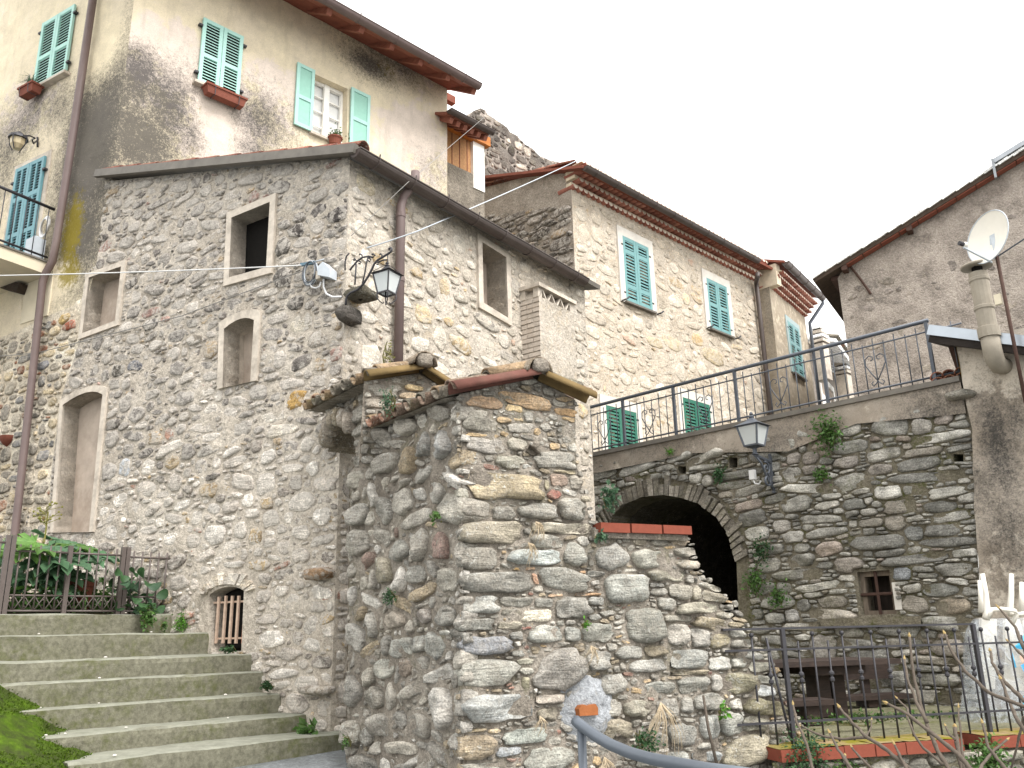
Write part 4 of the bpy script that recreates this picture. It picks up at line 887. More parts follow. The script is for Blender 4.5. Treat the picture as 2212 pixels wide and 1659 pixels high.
polyR = [R.px(1200, 1750)] + R.poly(topR) + R.poly([(2100, 900), (2112, 1200), (2135, 1500)]) + [R.px(2150, 1700)]
wallR = mk("wall", sheet(R, polyR, [arch, bw] + holes, .09, .035, 3, seed=61, reveal=.45), M['mort_r'], rw, smooth=True)
TR_ = [(.36, S('#858176')), (.26, S('#77746b')), (.16, S('#979184')), (.1, S('#8a8070')), (.03, S('#8c7b6c')), (.08, S('#a8a397'))]
ao = [R.px(1280, 1720)] + R.poly([(1284, 1180), (1296, 1120), (1312, 1085), (1342, 1058), (1390, 1040), (1440, 1036), (1482, 1043), (1524, 1056), (1572, 1090), (1602, 1140), (1618, 1200), (1622, 1345)]) + [R.px(1626, 1700)]
stR = lay(R, [p for p in R.poly([(1265, 1700), (1265, 1000), (1440, 975), (1640, 945), (1850, 905), (2075, 865), (2102, 930), (2114, 1200), (2135, 1500), (2145, 1690)])], [ao, grown(bw, .03)] + [grown(h, .01) for h in holes],
          fx(R, [(1832, 1221, 62, 36, 0, '#857a6e'), (1975, 1152, 44, 36, 0, '#6d6d68', 2.2), (1948, 1240, 44, 34, 0, '#74777a', 2.2), (1740, 935, 46, 26, 0, '#8d897f', 2.2), (1990, 920, 46, 36, 0, '#8a8378'), (2040, 905, 46, 28, 0, '#8f8175'), (1750, 990, 36, 30, 0, '#7f7468'), (1715, 990, 32, 26, 0, '#857b70'), (1712, 1025, 42, 36, 0, '#8a857b', 2.2),
                 (1750, 1015, 36, 24, 0, '#7c7268'), (1690, 1137, 40, 32, 0, '#8d867b'), (1715, 1160, 46, 30, 0, '#8a857b'), (1800, 1300, 70, 26, 0, '#857c6e'), (2030, 1275, 80, 30, 0, '#7b7a72'), (2060, 1310, 76, 36, 0, '#85765f'), (1880, 1130, 60, 20, 0, '#7d7566'), (1680, 1335, 48, 26, 0, '#8d8a81'), (1710, 1330, 36, 30, 0, '#85817a'), (1845, 1090, 50, 24, 0, '#77756c'),
                 (2030, 1095, 70, 26, 0, '#66645c'), (1780, 1400, 60, 60, 0, '#8a8278'), (2050, 1400, 80, 40, 0, '#7d7365'), (1935, 1390, 50, 26, 0, '#8f887b'), (1830, 1000, 60, 26, 0, '#857b70'), (1900, 1015, 56, 26, 0, '#7f766b')]),
          ((.55, .16), (.36, .14), (.25, .1), (.16, .065), (.1, .045)), fill=1.0, grow=1.6, seed=62, pack=.92, gap=.007, rot=.14, K=14, res=.014, jit=.08, pw=(2.2, 5), lobe=.06)
build_stones(R, stR, M['stone_r'], wallR, TR_, 300, lambda s, r: r.uniform(.02, .06), RP_RUBBLE, 63, rough=.14, tilt=.25, tint=lambda u, v, c, r: tuple(min(.8, (sum(c) / 3 + (q - sum(c) / 3) * .6) * 1.4) for q in c))
r = random.Random(64); ai = arch[2:-2]; ao_ = ao[2:-2]
for i in range(len(ai) - 1):
    n = 4 if i else 6
    for q in range(n):
        t0, t1 = q / n + r.uniform(.01, .05), (q + 1) / n - r.uniform(.01, .04)
        L = lambda a, b, t: (a[0] + (b[0] - a[0]) * t, a[1] + (b[1] - a[1]) * t)
        p = [L(ai[i], ai[i + 1], t0), L(ai[i], ai[i + 1], t1), L(ao_[i], ao_[i + 1], t1), L(ao_[i], ao_[i + 1], t0)]; k = r.uniform(-.35, .3)
        p[2] = L(p[1], p[2], 1 + k); p[3] = L(p[0], p[3], 1 + k); gg = G(); gg.slab(R, p, -.4, r.uniform(.02, .08), pal(r, [(.5, S('#807a70')), (.3, S('#938c81')), (.2, S('#6d675c'))])); mk("voussoir", gg, M['stone_r'], wallR, centre=True)
# the vault behind the arch
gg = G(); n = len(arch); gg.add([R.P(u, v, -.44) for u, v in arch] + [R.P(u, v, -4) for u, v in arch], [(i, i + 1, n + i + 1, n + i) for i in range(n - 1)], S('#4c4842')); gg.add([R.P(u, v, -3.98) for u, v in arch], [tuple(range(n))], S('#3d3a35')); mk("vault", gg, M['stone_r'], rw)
gg = G(); gg.slab(R, grown(bw, .05), -.5, -.4); mk("window_board", gg, wood_mat("dark_board", S('#3d332d'), S('#2a2420'), .8, (20, 20, 3)), rw)
u0, u1, v0, v1 = min(p[0] for p in bw), max(p[0] for p in bw), min(p[1] for p in bw), max(p[1] for p in bw)
gg = G(); gg.ring(R, [(u0 - .02, v0 - .02), (u0 - .02, v1 + .02), (u1 + .02, v1 + .02), (u1 + .02, v0 - .02)], [(u0 + .06, v0 + .05), (u0 + .06, v1 - .06), (u1 - .06, v1 - .06), (u1 - .06, v0 + .05)], -.16, -.08); wf = mk("window_frame", gg, wood_mat("grey_worn_wood", S('#86796b'), S('#5f554b'), .85, (15, 15, 3)), rw)
for a, b in (((.5, 0), (.5, 1)), ((-.1, .47), (1.1, .47))):
    gg = G(); gg.tube([R.P(u0 + (u1 - u0) * q[0], v0 + (v1 - v0) * q[1], -.05) for q in (a, b)], .02, 6); mk("bar", gg, M['iron_rust'], wf)
gg = G(); gg.fbox(R, u1 + .0, u1 + .08, v0 + .05, v1 - .15, -.1, .02); mk("white_slab", gg, M['white_surround'], rw)
gg = G(); gg.fbox(R, u0 - .5, u1 + .3, v0 - .14, v0 - .03, -.1, .1); mk("window_ledge", gg, M['mort_r'], rw)
for h in holes:
    gg = G(); gg.slab(R, grown(h, .04), -.47, -.42); mk("weep_hole", gg, M['dark'], rw)
# cement band and coping at the top
zR = R.px(1600, 919)[1]; uL, uR_ = R.px(1200, 1000)[0], R.px(2080, 835)[0]
gg = sheet(R, [(uL, zR - .32), (uL, zR - .02), (uR_, zR - .02), (uR_, zR - .42), (R.px(1850, 900)[0], zR - .3), (R.px(1700, 920)[0], zR - .5), (R.px(1500, 960)[0], zR - .28)], (), .1, .03, 4, lambda u, v: (.35 + .45 * noise.noise(Vector((u, v * 2, 1))), .15 + .3 * noise.noise(Vector((u * 1.3, v, 9))), .3), seed=66); bnd = mk("cement_band", gg, M['render_x'], rw, smooth=True)
for v in bnd.data.vertices: v.co += R.N * .06
gg = G(); gg.fbox(R, uL, uR_, zR - .03, zR + .035, -.35, .1); mk("coping", gg, M['flash'], rw)
gg = G(); a, b = R.P(uL, zR - .05, -.3), R.P(uR_ + 8, zR - .05, -.3); slab4(gg, a, b, b - R.N * 12, a - R.N * 12, .2); tag(mk("terrace", gg, M['mort_r']), kind="structure", label="upper terrace ground behind the parapet railing")

# ------------------------------------------------------------------ rendered annex with the metal edged roof at far right
annex = thing("annex", "low rendered annex with zinc edged roof at the end of the railing", "building", R.P(R.px(2150, 1400)[0], .3))
au0 = R.px(2078, 800)[0]; au1 = au0 + 4
pa_ = [(R.px(2150, 1700)[0], R.px(2150, 1700)[1]), R.px(2128, 1350), R.px(2108, 1100), R.px(2104, 930), (au0, R.px(2078, 845)[1]), (au0, R.px(2078, 742)[1]), (au1, R.px(2078, 742)[1]), (au1, .2)]
blX = blobs(R, [(2160, 960, 40, 120, .8), (2180, 1150, 60, 120, .55), (2130, 1050, 40, 60, .5), (2200, 900, 30, 60, .6)]); bX = blobs(R, [(2100, 800, 60, 60, .6), (2190, 800, 50, 60, .6), (2170, 1250, 80, 160, .3)])
AX = R.off(.06)
mk("wall", sheet(AX, pa_, (), .09, .03, 3.5, lambda u, v: (blX(u, v) + .1, .0, .2 + bX(u, v)), seed=71, edge_free=True), M['render_x'], annex, smooth=True)
gg = G(); gg.add([AX.P(au0, R.px(2078, 845)[1]), AX.P(au0, R.px(2078, 845)[1], -3), AX.P(au0, R.px(2078, 742)[1], -3), AX.P(au0, R.px(2078, 742)[1])], [(0, 1, 2, 3)]); mk("side_wall", gg, M['render_x'], annex)
AO = R.off(.3); e0 = AO.px(2010, 714); e1 = AO.px(2330, 752)
gg = G(); p = [AO.P(*e0), AO.P(*e1)]; slab4(gg, p[0], p[1], p[1] - R.N * 4 + Z * .5, p[0] - R.N * 4 + Z * .5, .14); rf = mk("roof", gg, wood_mat("black_roof_timber", S('#37312d'), S('#262220'), .85, (6, 6, 20)), annex)
gg = G(); p2_ = [q + R.N * .02 for q in p]; slab4(gg, p2_[0] + Z * .07, p2_[1] + Z * .07, p2_[1] + Z * .07 - R.N * .05, p2_[0] + Z * .07 - R.N * .05, .12); slab4(gg, p2_[0] + Z * .074, p2_[1] + Z * .074, p2_[1] + Z * .14 - R.N * .4, p2_[0] + Z * .14 - R.N * .4, .02); mk("zinc_edge", gg, plain_mat("zinc_edge_metal", S('#a9b0b8'), .35, .5, .6, var=.1, scale=4, dirt=.2, dirtcol=(.2, .2, .2)), rf)
gg = G(); gg.slab(Frame(AX.P(au0 - .02, 0), -R.N), [(-.05, R.px(2078, 742)[1] + .02), (.7, e0[1] - .1), (-.0, R.px(2078, 742)[1] - .1), (-.02, R.px(2078, 800)[1])], -.03, .03); 
gg = G(); gg.beam(AX.P(au0 - .05, R.px(2078, 810)[1], -.4), AO.P(e0[0] + .1, e0[1] - .1, -.5), .12, .14); mk("bracket", gg, M['iron_rust'], annex)
boulder("projecting_stone", R.W(2082, 857, .1), .16, .16, .05, M['stone_r'], annex, S('#8f8a80'), 12, (R.U, R.N, Z))
# ------------------------------------------------------------------ ruined wall in the middle of the picture
WC = atY(996, 1250, 6.0); WF = Frame.vp(WC, 4800); WL = Frame.vp(WC, -350)
ruinw = thing("rubble_wall", "tall rubble stone wall end with old curved tile coping in front of the house", "wall", WC + Z * (.3 - WC.z))
z1 = lambda x, y, w, h, c=None, p=2.8, a=0: (948.8 + x / 4.08, 799.7 + y / 4.08, w / 4.08, h / 4.08, a, c, p)
z2 = lambda x, y, w, h, c=None, p=2.8, a=0: (948.8 + x / 5.44, 1118.2 + y / 5.44, w / 5.44, h / 5.44, a, c, p)
z3 = lambda x, y, w, h, c=None, p=2.8, a=0: (948.8 + x / 5.44, 1368.9 + y / 5.44, w / 5.44, h / 5.44, a, c, p)
z4 = lambda x, y, w, h, c=None, p=2.8, a=0: (1253.7 + x / 3.067, 1118.2 + y / 3.067, w / 3.067, h / 3.067, a, c, p)
FIX_UP = [z1(430, 280, 300, 110, '#a5835e'), z1(775, 265, 440, 120, '#a8875c', 3, -6), z1(665, 330, 150, 66, '#b69a66', 4), z1(1120, 365, 190, 65, '#a07c4c', 2.4, -5), z1(375, 450, 280, 200, '#7d776b', 2.6), z1(575, 435, 140, 56, '#8f7650'), z1(470, 405, 100, 35, '#b0aaa0'), z1(705, 425, 90, 45, '#a58d62'), z1(720, 505, 240, 90, '#8d867b'), z1(430, 650, 330, 140, '#8f8880', 5), z1(400, 572, 300, 36, '#a88a5a', 4), z1(690, 650, 190, 110, '#9c9484'),
          z1(640, 805, 250, 120, '#8d8879', 2.5), z1(1020, 790, 380, 150, '#827d73', 2.8), z1(775, 842, 90, 46, '#8e8c86'), z1(1130, 892, 210, 30, '#9a8c6c'), z1(595, 1020, 710, 250, '#8f7f60', 4, -2), z1(1065, 970, 155, 115, '#8a7362', 4), z1(1210, 985, 100, 110, '#7f776a', 4), z1(1020, 1092, 130, 95, '#7d4a3c', 2), z1(960, 1010, 48, 105, '#8a8066'), z1(300, 1222, 330, 145, '#7c756a', 3.5), z1(575, 1260, 215, 125, '#7a756b', 3), z1(880, 1232, 365, 165, '#77736a', 2.5), z1(1190, 1222, 245, 215, '#827d72', 2.8), z1(750, 1170, 100, 46, '#8c897d', 2.5, 12),
          z1(470, 1430, 560, 210, '#857b68', 4.5), z1(860, 1385, 66, 95, '#8d836c', 3, 15), z1(1120, 1392, 450, 100, '#a09682', 5), z1(955, 1505, 265, 125, '#8d887c', 3.2), z1(1335, 1135, 160, 56, '#8f8570', 4), z1(220, 1080, 105, 115, '#8a8577'), z1(1280, 1255, 50, 90, '#6d6a60')]
FIX_LO = [z2(405, 480, 670, 280, '#7d776c', 2.4), z2(1130, 465, 610, 205, '#9aa09c', 2.8), z2(1600, 440, 235, 260, '#85837a', 2.4), z2(2030, 470, 400, 290, '#84817a', 2.6, 10), z2(660, 755, 910, 260, '#716e66', 3), z2(1470, 720, 610, 280, '#7f7d74', 2.3, -8), z2(1850, 655, 205, 86, '#77746c', 2.6), z2(480, 1020, 450, 230, '#8b8a83', 3), z2(130, 1080, 260, 240, '#706c64', 2.8), z2(910, 985, 405, 118, '#7a766c', 2.8), z2(1245, 1000, 245, 115, '#827f76', 3), z2(1570, 1060, 385, 255, '#76726a', 4), z2(1865, 980, 195, 115, '#94928c', 2.4),
          z2(850, 1105, 195, 76, '#857f72', 2.4), z2(1155, 1155, 365, 140, '#b8ae98', 3, 3), z2(1845, 1170, 145, 76, '#8a8880', 2.4), z2(420, 1260, 455, 160, '#76746c', 3.4), z2(840, 1265, 275, 100, '#8c8370', 3), z2(100, 1350, 215, 270, '#85847c', 2.3), z2(1270, 1370, 410, 215, '#87877f', 2.5), z2(1580, 1365, 190, 190, '#8a8a83', 2.4), z2(1880, 1360, 395, 210, '#838278', 2.3), z2(920, 1390, 155, 105, '#7e7b74'), z2(1145, 720, 66, 160, '#a57a5a', 3, 25), z2(1080, 595, 145, 46, '#a98460', 4), z2(1700, 640, 85, 46, '#a97f50', 4), z2(1045, 1292, 125, 52, '#7a4a3c', 4), z2(1385, 912, 165, 42, '#b08c66', 4), z2(1765, 900, 300, 38, '#a98258', 5), z2(940, 602, 120, 42, '#a88444', 4), z2(1440, 1238, 85, 76, '#8b877c'), z2(1560, 1228, 115, 76, '#948e84'),
          z3(540, 140, 670, 225, '#74757a', 3), z3(490, 470, 830, 340, '#8d8a80', 2.8), z3(700, 870, 870, 340, '#8f918f', 2.7), z3(1420, 430, 570, 460, '#827c74', 2.5, 12), z3(1050, 440, 185, 86, '#8c887c', 2.5), z3(1030, 330, 205, 72, '#85806f', 2.5), z3(930, 232, 155, 74, '#7f7c74', 2.2), z3(1030, 610, 100, 200, '#8b8468', 2.4), z3(1310, 770, 335, 120, '#968a7c', 3.5), z3(1290, 940, 235, 145, '#7d7462', 3.5), z3(430, 1140, 255, 52, '#a8946c', 3), z3(660, 1150, 145, 56, '#b09a72', 3), z3(1030, 1212, 550, 200, '#84887f', 2.2), z3(400, 1330, 510, 300, '#85745a', 3.2), z3(835, 1385, 285, 112, '#84878a', 3.4), z3(900, 1490, 195, 56, '#86695a', 2.5), z3(1080, 1335, 155, 36, '#7f786a'), z3(1320, 1470, 600, 250, '#85847a', 3.5), z3(500, 1560, 750, 80, '#8a877c', 5), z3(2050, 590, 315, 250, '#87837a', 3.4), z3(2050, 880, 225, 210, '#8b867c', 3.2), z3(2080, 1170, 275, 250, '#85786a', 2.6), z3(1880, 320, 255, 230, '#827f78', 3),
          z4(465, 272, 240, 122, '#8d8a7e', 4), z4(400, 160, 88, 52, '#8d8270', 3), z4(535, 165, 118, 46, '#7c766b', 3), z4(660, 160, 125, 48, '#85755f', 2.6), z4(700, 230, 132, 62, '#857f73', 2.5), z4(720, 305, 142, 58, '#8c8271', 2.6), z4(585, 385, 232, 78, '#87816f', 3), z4(515, 445, 102, 34, '#85827c'), z4(530, 490, 125, 52, '#77746c', 2.6), z4(310, 470, 295, 205, '#87877f', 2.7), z4(675, 490, 160, 106, '#7d776a', 2.6), z4(772, 500, 62, 90, '#857d6c', 2.6), z4(885, 527, 158, 70, '#857c6a', 2.6, -8), z4(860, 455, 130, 40, '#948e80', 3, -16), z4(585, 570, 125, 98, '#807c72', 2.5), z4(785, 600, 262, 82, '#878170', 2.8, 3), z4(660, 667, 192, 44, '#908a7c', 4), z4(875, 702, 222, 92, '#85785e', 2.6, -8), z4(965, 647, 115, 46, '#8d8676', 2.5), z4(1035, 707, 100, 34, '#948568', 3),
          z4(435, 715, 245, 230, '#77756c', 3.2), z4(655, 775, 142, 142, '#968f84', 3.2), z4(795, 792, 128, 136, '#837e76', 3.4), z4(932, 817, 138, 90, '#857a5c', 4), z4(1055, 770, 112, 52, '#8d8a80', 2.6), z4(1080, 835, 142, 58, '#8a857a', 2.5), z4(335, 892, 168, 92, '#827f77', 2.8), z4(505, 882, 148, 76, '#7b6f58', 3.2), z4(460, 980, 245, 86, '#84817a', 3.6), z4(725, 935, 246, 136, '#84847e', 3), z4(925, 967, 142, 96, '#9a9890', 2.4), z4(1065, 965, 96, 66, '#9a988e', 2.6), z4(1135, 907, 148, 58, '#96938a', 2.6, -14), z4(1190, 990, 138, 76, '#928d7e', 2.4), z4(730, 1026, 236, 32, '#8a7e66', 5), z4(540, 1125, 196, 86, '#7c7c74', 2.8), z4(755, 1110, 216, 106, '#7a7870', 2.6), z4(915, 1095, 74, 106, '#a09a90', 4.5), z4(1065, 1095, 212, 146, '#777058', 4.5), z4(1245, 1080, 142, 66, '#949388', 2.5, -12), z4(1235, 1143, 118, 92, '#a6a8a8', 3.5),
          z4(1235, 1255, 286, 116, '#716a4c', 2.4, -10), z4(1045, 1240, 86, 76, '#a09c92'), z4(390, 1265, 186, 116, '#86806f', 3), z4(590, 1260, 136, 136, '#807b72', 3), z4(712, 1245, 86, 106, '#827e76', 3), z4(862, 1222, 206, 116, '#85827a', 3.4), z4(870, 1385, 136, 166, '#848580', 3, 15), z4(1005, 1365, 160, 166, '#808078', 3), z4(1160, 1370, 176, 106, '#85806f', 2.5), z4(1345, 1385, 182, 86, '#969288', 2.5), z4(690, 1440, 176, 146, '#7f7d76', 3), z4(520, 1480, 118, 106, '#7d7a72'), z4(870, 1510, 156, 50, '#8a857a'), z4(640, 1605, 165, 118, '#808079'), z4(850, 1580, 196, 70, '#868a8a', 3, -6), z4(1100, 1545, 310, 190, '#857c66', 2.8, 14), z4(230, 1420, 226, 180, '#857a66', 2.8), z4(460, 1600, 160, 90, '#7d7a70'), z4(1330, 1500, 150, 90, '#77746a'), z4(1380, 1600, 160, 100, '#77746a')]
edge = [(1003, 856), (1013, 846), (1080, 830), (1150, 812), (1200, 836), (1246, 862), (1247, 950), (1250, 1000), (1262, 1050), (1274, 1105), (1284, 1128), (1284, 1150), (1478, 1150), (1482, 1172), (1494, 1210), (1502, 1232), (1530, 1262), (1558, 1290), (1572, 1325), (1598, 1350), (1612, 1375), (1622, 1400), (1640, 1425), (1655, 1455), (1676, 1490), (1680, 1510), (1700, 1530), (1712, 1560), (1716, 1600), (1722, 1660)]
polyWF = [(0.0, .1), (0.0, WF.px(1000, 850)[1])] + WF.poly(edge[1:]) + [(WF.px(1730, 1700)[0], .1)]
core = WF.poly([(1012, 858), (1150, 822), (1240, 868), (1240, 1000), (1262, 1110), (1284, 1160), (1470, 1160), (1490, 1240), (1555, 1310), (1610, 1410), (1660, 1500), (1690, 1570), (1700, 1659)])
gg = G(); gg.slab(WF, [(.02, .1), (.02, core[0][1])] + core + [(core[-1][0], .1)], -.5, -.05); mk("core", gg, M['mort_w'], ruinw)
hole_p = WF.poly([(1138, 975), (1144, 960), (1158, 970), (1167, 980), (1160, 984), (1148, 982)])
def wf_bulge(u, v): return -.026
wallWF = mk("front_face", sheet(WF, polyWF, [hole_p], .05, .03, 5.5, seed=81, reveal=.3, bulge=wf_bulge), M['mort_w'], ruinw, smooth=True)
RP_DEEP = ((.88, -3.2), (.99, -.1), (1.0, .28), (.945, .66), (.8, .9), (.5, 1.0))
RP_DEEP2 = ((.9, -3.2), (.99, 0), (.975, .55), (.9, .85), (.68, .96), (.4, 1.0))
TW = [(.34, S('#827d73')), (.24, S('#746f66')), (.14, S('#928c80')), (.1, S('#8a7a60')), (.05, S('#a08458')), (.03, S('#805a4a')), (.1, S('#a29c92'))]
big = WF.poly([(985, 850), (1150, 815), (1250, 862), (1255, 1000), (1290, 1110), (1300, 1145), (1500, 1155), (1520, 1230), (1590, 1290), (1640, 1380), (1690, 1450), (1740, 1560), (1740, 1700)])
big = [(-.03, .2)] + big + [(WF.px(1740, 1700)[0], .2)]
cz = WF.px(1275, 1530); _rc = random.Random(3)
cem = []
for _k in range(44):
    _a = 2 * math.pi * _k / 44; _q = .95 + .4 * noise.noise(Vector((math.cos(_a) * 1.4, math.sin(_a) * 1.4, 4.2))) + .1 * noise.noise(Vector((math.cos(_a) * 5, math.sin(_a) * 5, 1.2)))
    cem.append(WF.px(1272 + 84 * _q * math.cos(_a), 1530 + 92 * _q * math.sin(_a)))
stW = lay(WF, big, [hole_p], fx(WF, FIX_UP + FIX_LO), ((.09, .045), (.05, .03)), fill=.16, grow=1.5, seed=82, pack=.97, gap=.006, rot=.3, K=20, res=.007, jit=.04, lobe=.13)
zmid = WF.px(1100, 1090)[1]
def hW(s, r):
    k = min(s["w"], s["h"]); return min(.1, k * r.uniform(.22, .34)) if s["c"][1] < zmid else min(.05, k * r.uniform(.12, .22))
def sag(c, k=.68, b=1.58):
    m = sum(c) / 3; w = (1.0, 1.0, .985); return tuple(min(.75, (m + (c[i] - m) * k) * b * w[i]) for i in range(3))
build_stones(WF, stW, M['stone_tower'], wallWF, TW, 295, hW, RP_DEEP, 83, rough=.06, tilt=.3, d0=-.02, tint=lambda u, v, c, r: sag(c))
# cement patch with the brick left showing
M['cement'] = mortar_mat("blue_grey_cement", S('#b4b7bb'), S('#979a9e'), dark=S('#8a857b'), darkamt=.7, bump=.9, spots=.4, spotcol=S('#a09a90'))
gg = sheet(WF, densify(cem, .05), (), .025, .022, 9, seed=84, edge_free=True, bulge=lambda u, v: .062 - .13 * (((u - WF.px(1272, 1530)[0]) / .27) ** 2 + ((v - WF.px(1272, 1530)[1]) / .3) ** 2)); mk("cement_patch", gg, M['cement'], ruinw, smooth=True)
M['brick'] = plain_mat("red_brick", S('#9c5543', .62), .85, .2, var=.12, scale=30, bump=.2, dirt=.12, dirtcol=S('#8a4a38')); M['brick_o'] = plain_mat("orange_brick", S('#a8683f', .75), .85, .2, var=.15, scale=20, bump=.3)
u, v = WF.px(1257, 1532); gg = G(); gg.slab(WF, [(u - .075, v - .035), (u + .075, v - .037), (u + .078, v + .01), (u + .06, v + .036), (u + .03, v + .034), (u, v + .027), (u - .03, v + .037), (u - .06, v + .033), (u - .077, v + .01)], -.02, .09); mk("brick", gg, M['brick_o'], ruinw, label="bare orange brick in the cement patch")
for a, b in ((1287, 1349), (1353, 1417), (1421, 1481)):
    gg = G(); ua, ub_ = WF.px(a, 1130)[0], WF.px(b, 1130)[0]; v0, v1 = WF.px((a + b) / 2, 1152 + (a - 1287) * .025)[1], WF.px((a + b) / 2, 1132 + (a - 1287) * .04)[1]; gg.fbox(WF, ua, ub_, v0 - .0, v1, -.14, .07); mk("brick", gg, M['brick'], ruinw, label="clean red brick on the ledge")
gg = G(); gg.fbox(WF, WF.px(1280, 1150)[0], WF.px(1480, 1150)[0], WF.px(1400, 1166)[1], WF.px(1400, 1149)[1], -.45, .03); mk("mortar_bed", gg, M['mort_w'], ruinw)
# left face, with the stub of an arch towards the house
BK = -WL.U
wl_pts = [(1000, 862), (965, 866), (930, 872), (795, 918), (786, 915), (786, 820), (702, 868), (705, 975), (711, 962), (720, 930), (736, 914), (752, 922), (763, 950), (766, 1000), (753, 1022), (750, 1300), (744, 1640)]
polyWL = [(0, .1), (0, WL.px(1000, 862)[1])] + WL.poly(wl_pts[1:]) + [(WL.px(742, 1659)[0], .1)]
wallWL = mk("left_face", sheet(WL, polyWL, (), .05, .03, 5.5, seed=86, bulge=lambda u, v: -.016), M['mort_w'], ruinw, smooth=True)
stWL = lay(WL, [(.03 if abs(p[0]) < 1e-6 else p[0], p[1]) for p in polyWL], (), fx(WL, [(955, 960, 34, 70, 0, '#8a8885'), (915, 960, 30, 60, 0, '#7d7a76'), (880, 1000, 30, 60, 0, '#8d7a5c'), (860, 1190, 46, 50, 0, '#7b7870', 2.2), (830, 1230, 34, 60, 0, '#857c68'), (950, 1180, 36, 70, 0, '#7c6258'), (915, 1330, 34, 36, 0, '#7d736c', 2.2), (960, 1330, 46, 46, 0, '#807c74'), (855, 1400, 36, 44, 0, '#8a8880'), (835, 1395, 30, 44, 0, '#7f7a72'), (880, 1395, 34, 44, 0, '#8b8a82'), (905, 1390, 30, 44, 0, '#86847c'), (940, 1395, 44, 62, 0, '#84837c', 2.3), (850, 1340, 46, 40, 0, '#96897a'), (830, 1445, 34, 46, 0, '#8a877c', 2.3), (875, 1440, 30, 44, 0, '#77685a'), (900, 1240, 36, 46, 0, '#7c7870'), (965, 1250, 40, 60, 0, '#827c70'), (975, 1100, 40, 70, 0, '#857f74')]),
            ((.28, .17), (.2, .12), (.13, .085), (.08, .05)), fill=1.1, grow=1.35, seed=87, pack=.92, gap=.009, rot=.6, K=13, res=.01, jit=.14, aspect_j=.5, pw=(1.9, 3.6))
build_stones(WL, stWL, M['stone_tower'], wallWL, [(.34, S('#8d867b')), (.25, S('#7f7a72')), (.2, S('#958d80')), (.05, S('#8f7d60')), (.012, S('#7d6458')), (.12, S('#a09a92'))], 240, lambda s, r: min(.075, min(s["w"], s["h"]) * r.uniform(.2, .4)), RP_DEEP2, 88, rough=.1, tilt=.35, d0=-.02, tint=lambda u, v, c, r: sag(c))
# reveal and core behind the left face
ns = WL.poly(wl_pts[7:]); gg = G(); n = len(ns); gg.add([WL.P(a, b, -.01) for a, b in ns] + [WL.P(a, b, -.7) for a, b in ns], [(i, i + 1, n + i + 1, n + i) for i in range(n - 1)], S('#7f7565')); mk("arch_soffit", gg, M['stone_tower'], ruinw)
uA, uB = WL.px(790, 905)[0], WL.px(702, 868)[0]
uj = WL.px(766, 1000)[0]
gg = G(); ztA = WL.px(900, 880)[1] - .03; gg.box8([WL.P(0, .1, -.05) + BK * .02, WL.P(uj, .1, -.05), WL.P(uj, .1, -.8), WL.P(0, .1, -.8), WL.P(0, ztA, -.05) + BK * .02, WL.P(uj, ztA, -.05), WL.P(uj, ztA, -.8), WL.P(0, ztA, -.8)]); mk("core", gg, M['mort_w'], ruinw)
# voussoir stubs over the arch
r = random.Random(90)
for i, (x, y) in enumerate(((712, 945), (718, 922), (728, 908), (740, 902), (752, 905), (763, 915))):
    boulder("voussoir", WL.W(x, y, .02), .05, .09, .1, M['stone_tower'], ruinw, S(r.choice(['#94897a', '#857a68', '#a1968a'])), 100 + i, (WL.U, WL.N, Z), 8, 6)
# tile coping: two gabled lengths
def coping(name, F, ridge_px, left_px, right_px, s0, L, fronts=True):
    rp = F.W(*ridge_px, .06); lp = F.W(*left_px, .06); rr = F.W(*right_px, .06); bk0 = BK * .14
    cop = mk(name, G(), M['mort_w'], ruinw) if False else None
    gg = G(); dn = Z * -.035
    gg.box8([lp + dn + bk0, rr + dn + bk0, rr + dn + BK * L, lp + dn + BK * L, lp + (rp - lp) * .999 + dn * .9 + bk0, rp + dn * .9 + bk0, rp + dn * .9 + BK * L, lp + (rp - lp) * .999 + dn * .9 + BK * L])
    b = mk(name, gg, M['mort_w'], ruinw)
    pitch = .185; n = max(2, int(L / pitch)); r = random.Random(int(L * 100))
    for side, ep in ((0, lp), (1, rr)):
        sl = rp - ep; ln = sl.length; up = sl.cross(BK); up = up if up.z > 0 else -up; up.normalize()
        for i in range(n + 1):
            o = ep + BK * (i * L / n + .05) + BK * r.uniform(-.015, .015)
            for k in range(max(1, int(ln / .36) + 1)):
                s_ = min(k * .34, ln - .4) if ln > .42 else 0
                M_ = place(o + sl.normalized() * s_ + up * (.0 + .018 * k), sl + up * r.uniform(-.03, .03) + BK * r.uniform(-.03, .03), up, 1.0); share(r.choice(TILE_OLD), "tile", b, M_)
            if i < n and side == 0:
                M_ = place(o + BK * (pitch * .5) + up * .05 - sl.normalized() * .05, sl, -up, .95); share(r.choice(TILE_OLD), "channel_tile", b, M_)
    return b, rp, lp, rr
L1 = abs(WL.off(.1).px(795, 912)[0]); L2 = max(.6, abs(uB) - L1 + .1)
c1, rp, lp, rr = coping("coping", WF, (1152, 812), (972, 846), (1268, 862), 0, L1)
M['coppo_red'] = plain_mat("red_verge_tile", S('#80554b', .62), .8, .2, var=.2, scale=14, bump=.2, dirt=.4, dirtcol=S('#57473c')); M['coppo_yel'] = plain_mat("ochre_verge_tile", S('#8f7850', .62), .85, .2, var=.25, scale=10, bump=.3, dirt=.45, dirtcol=S('#5f5138'))
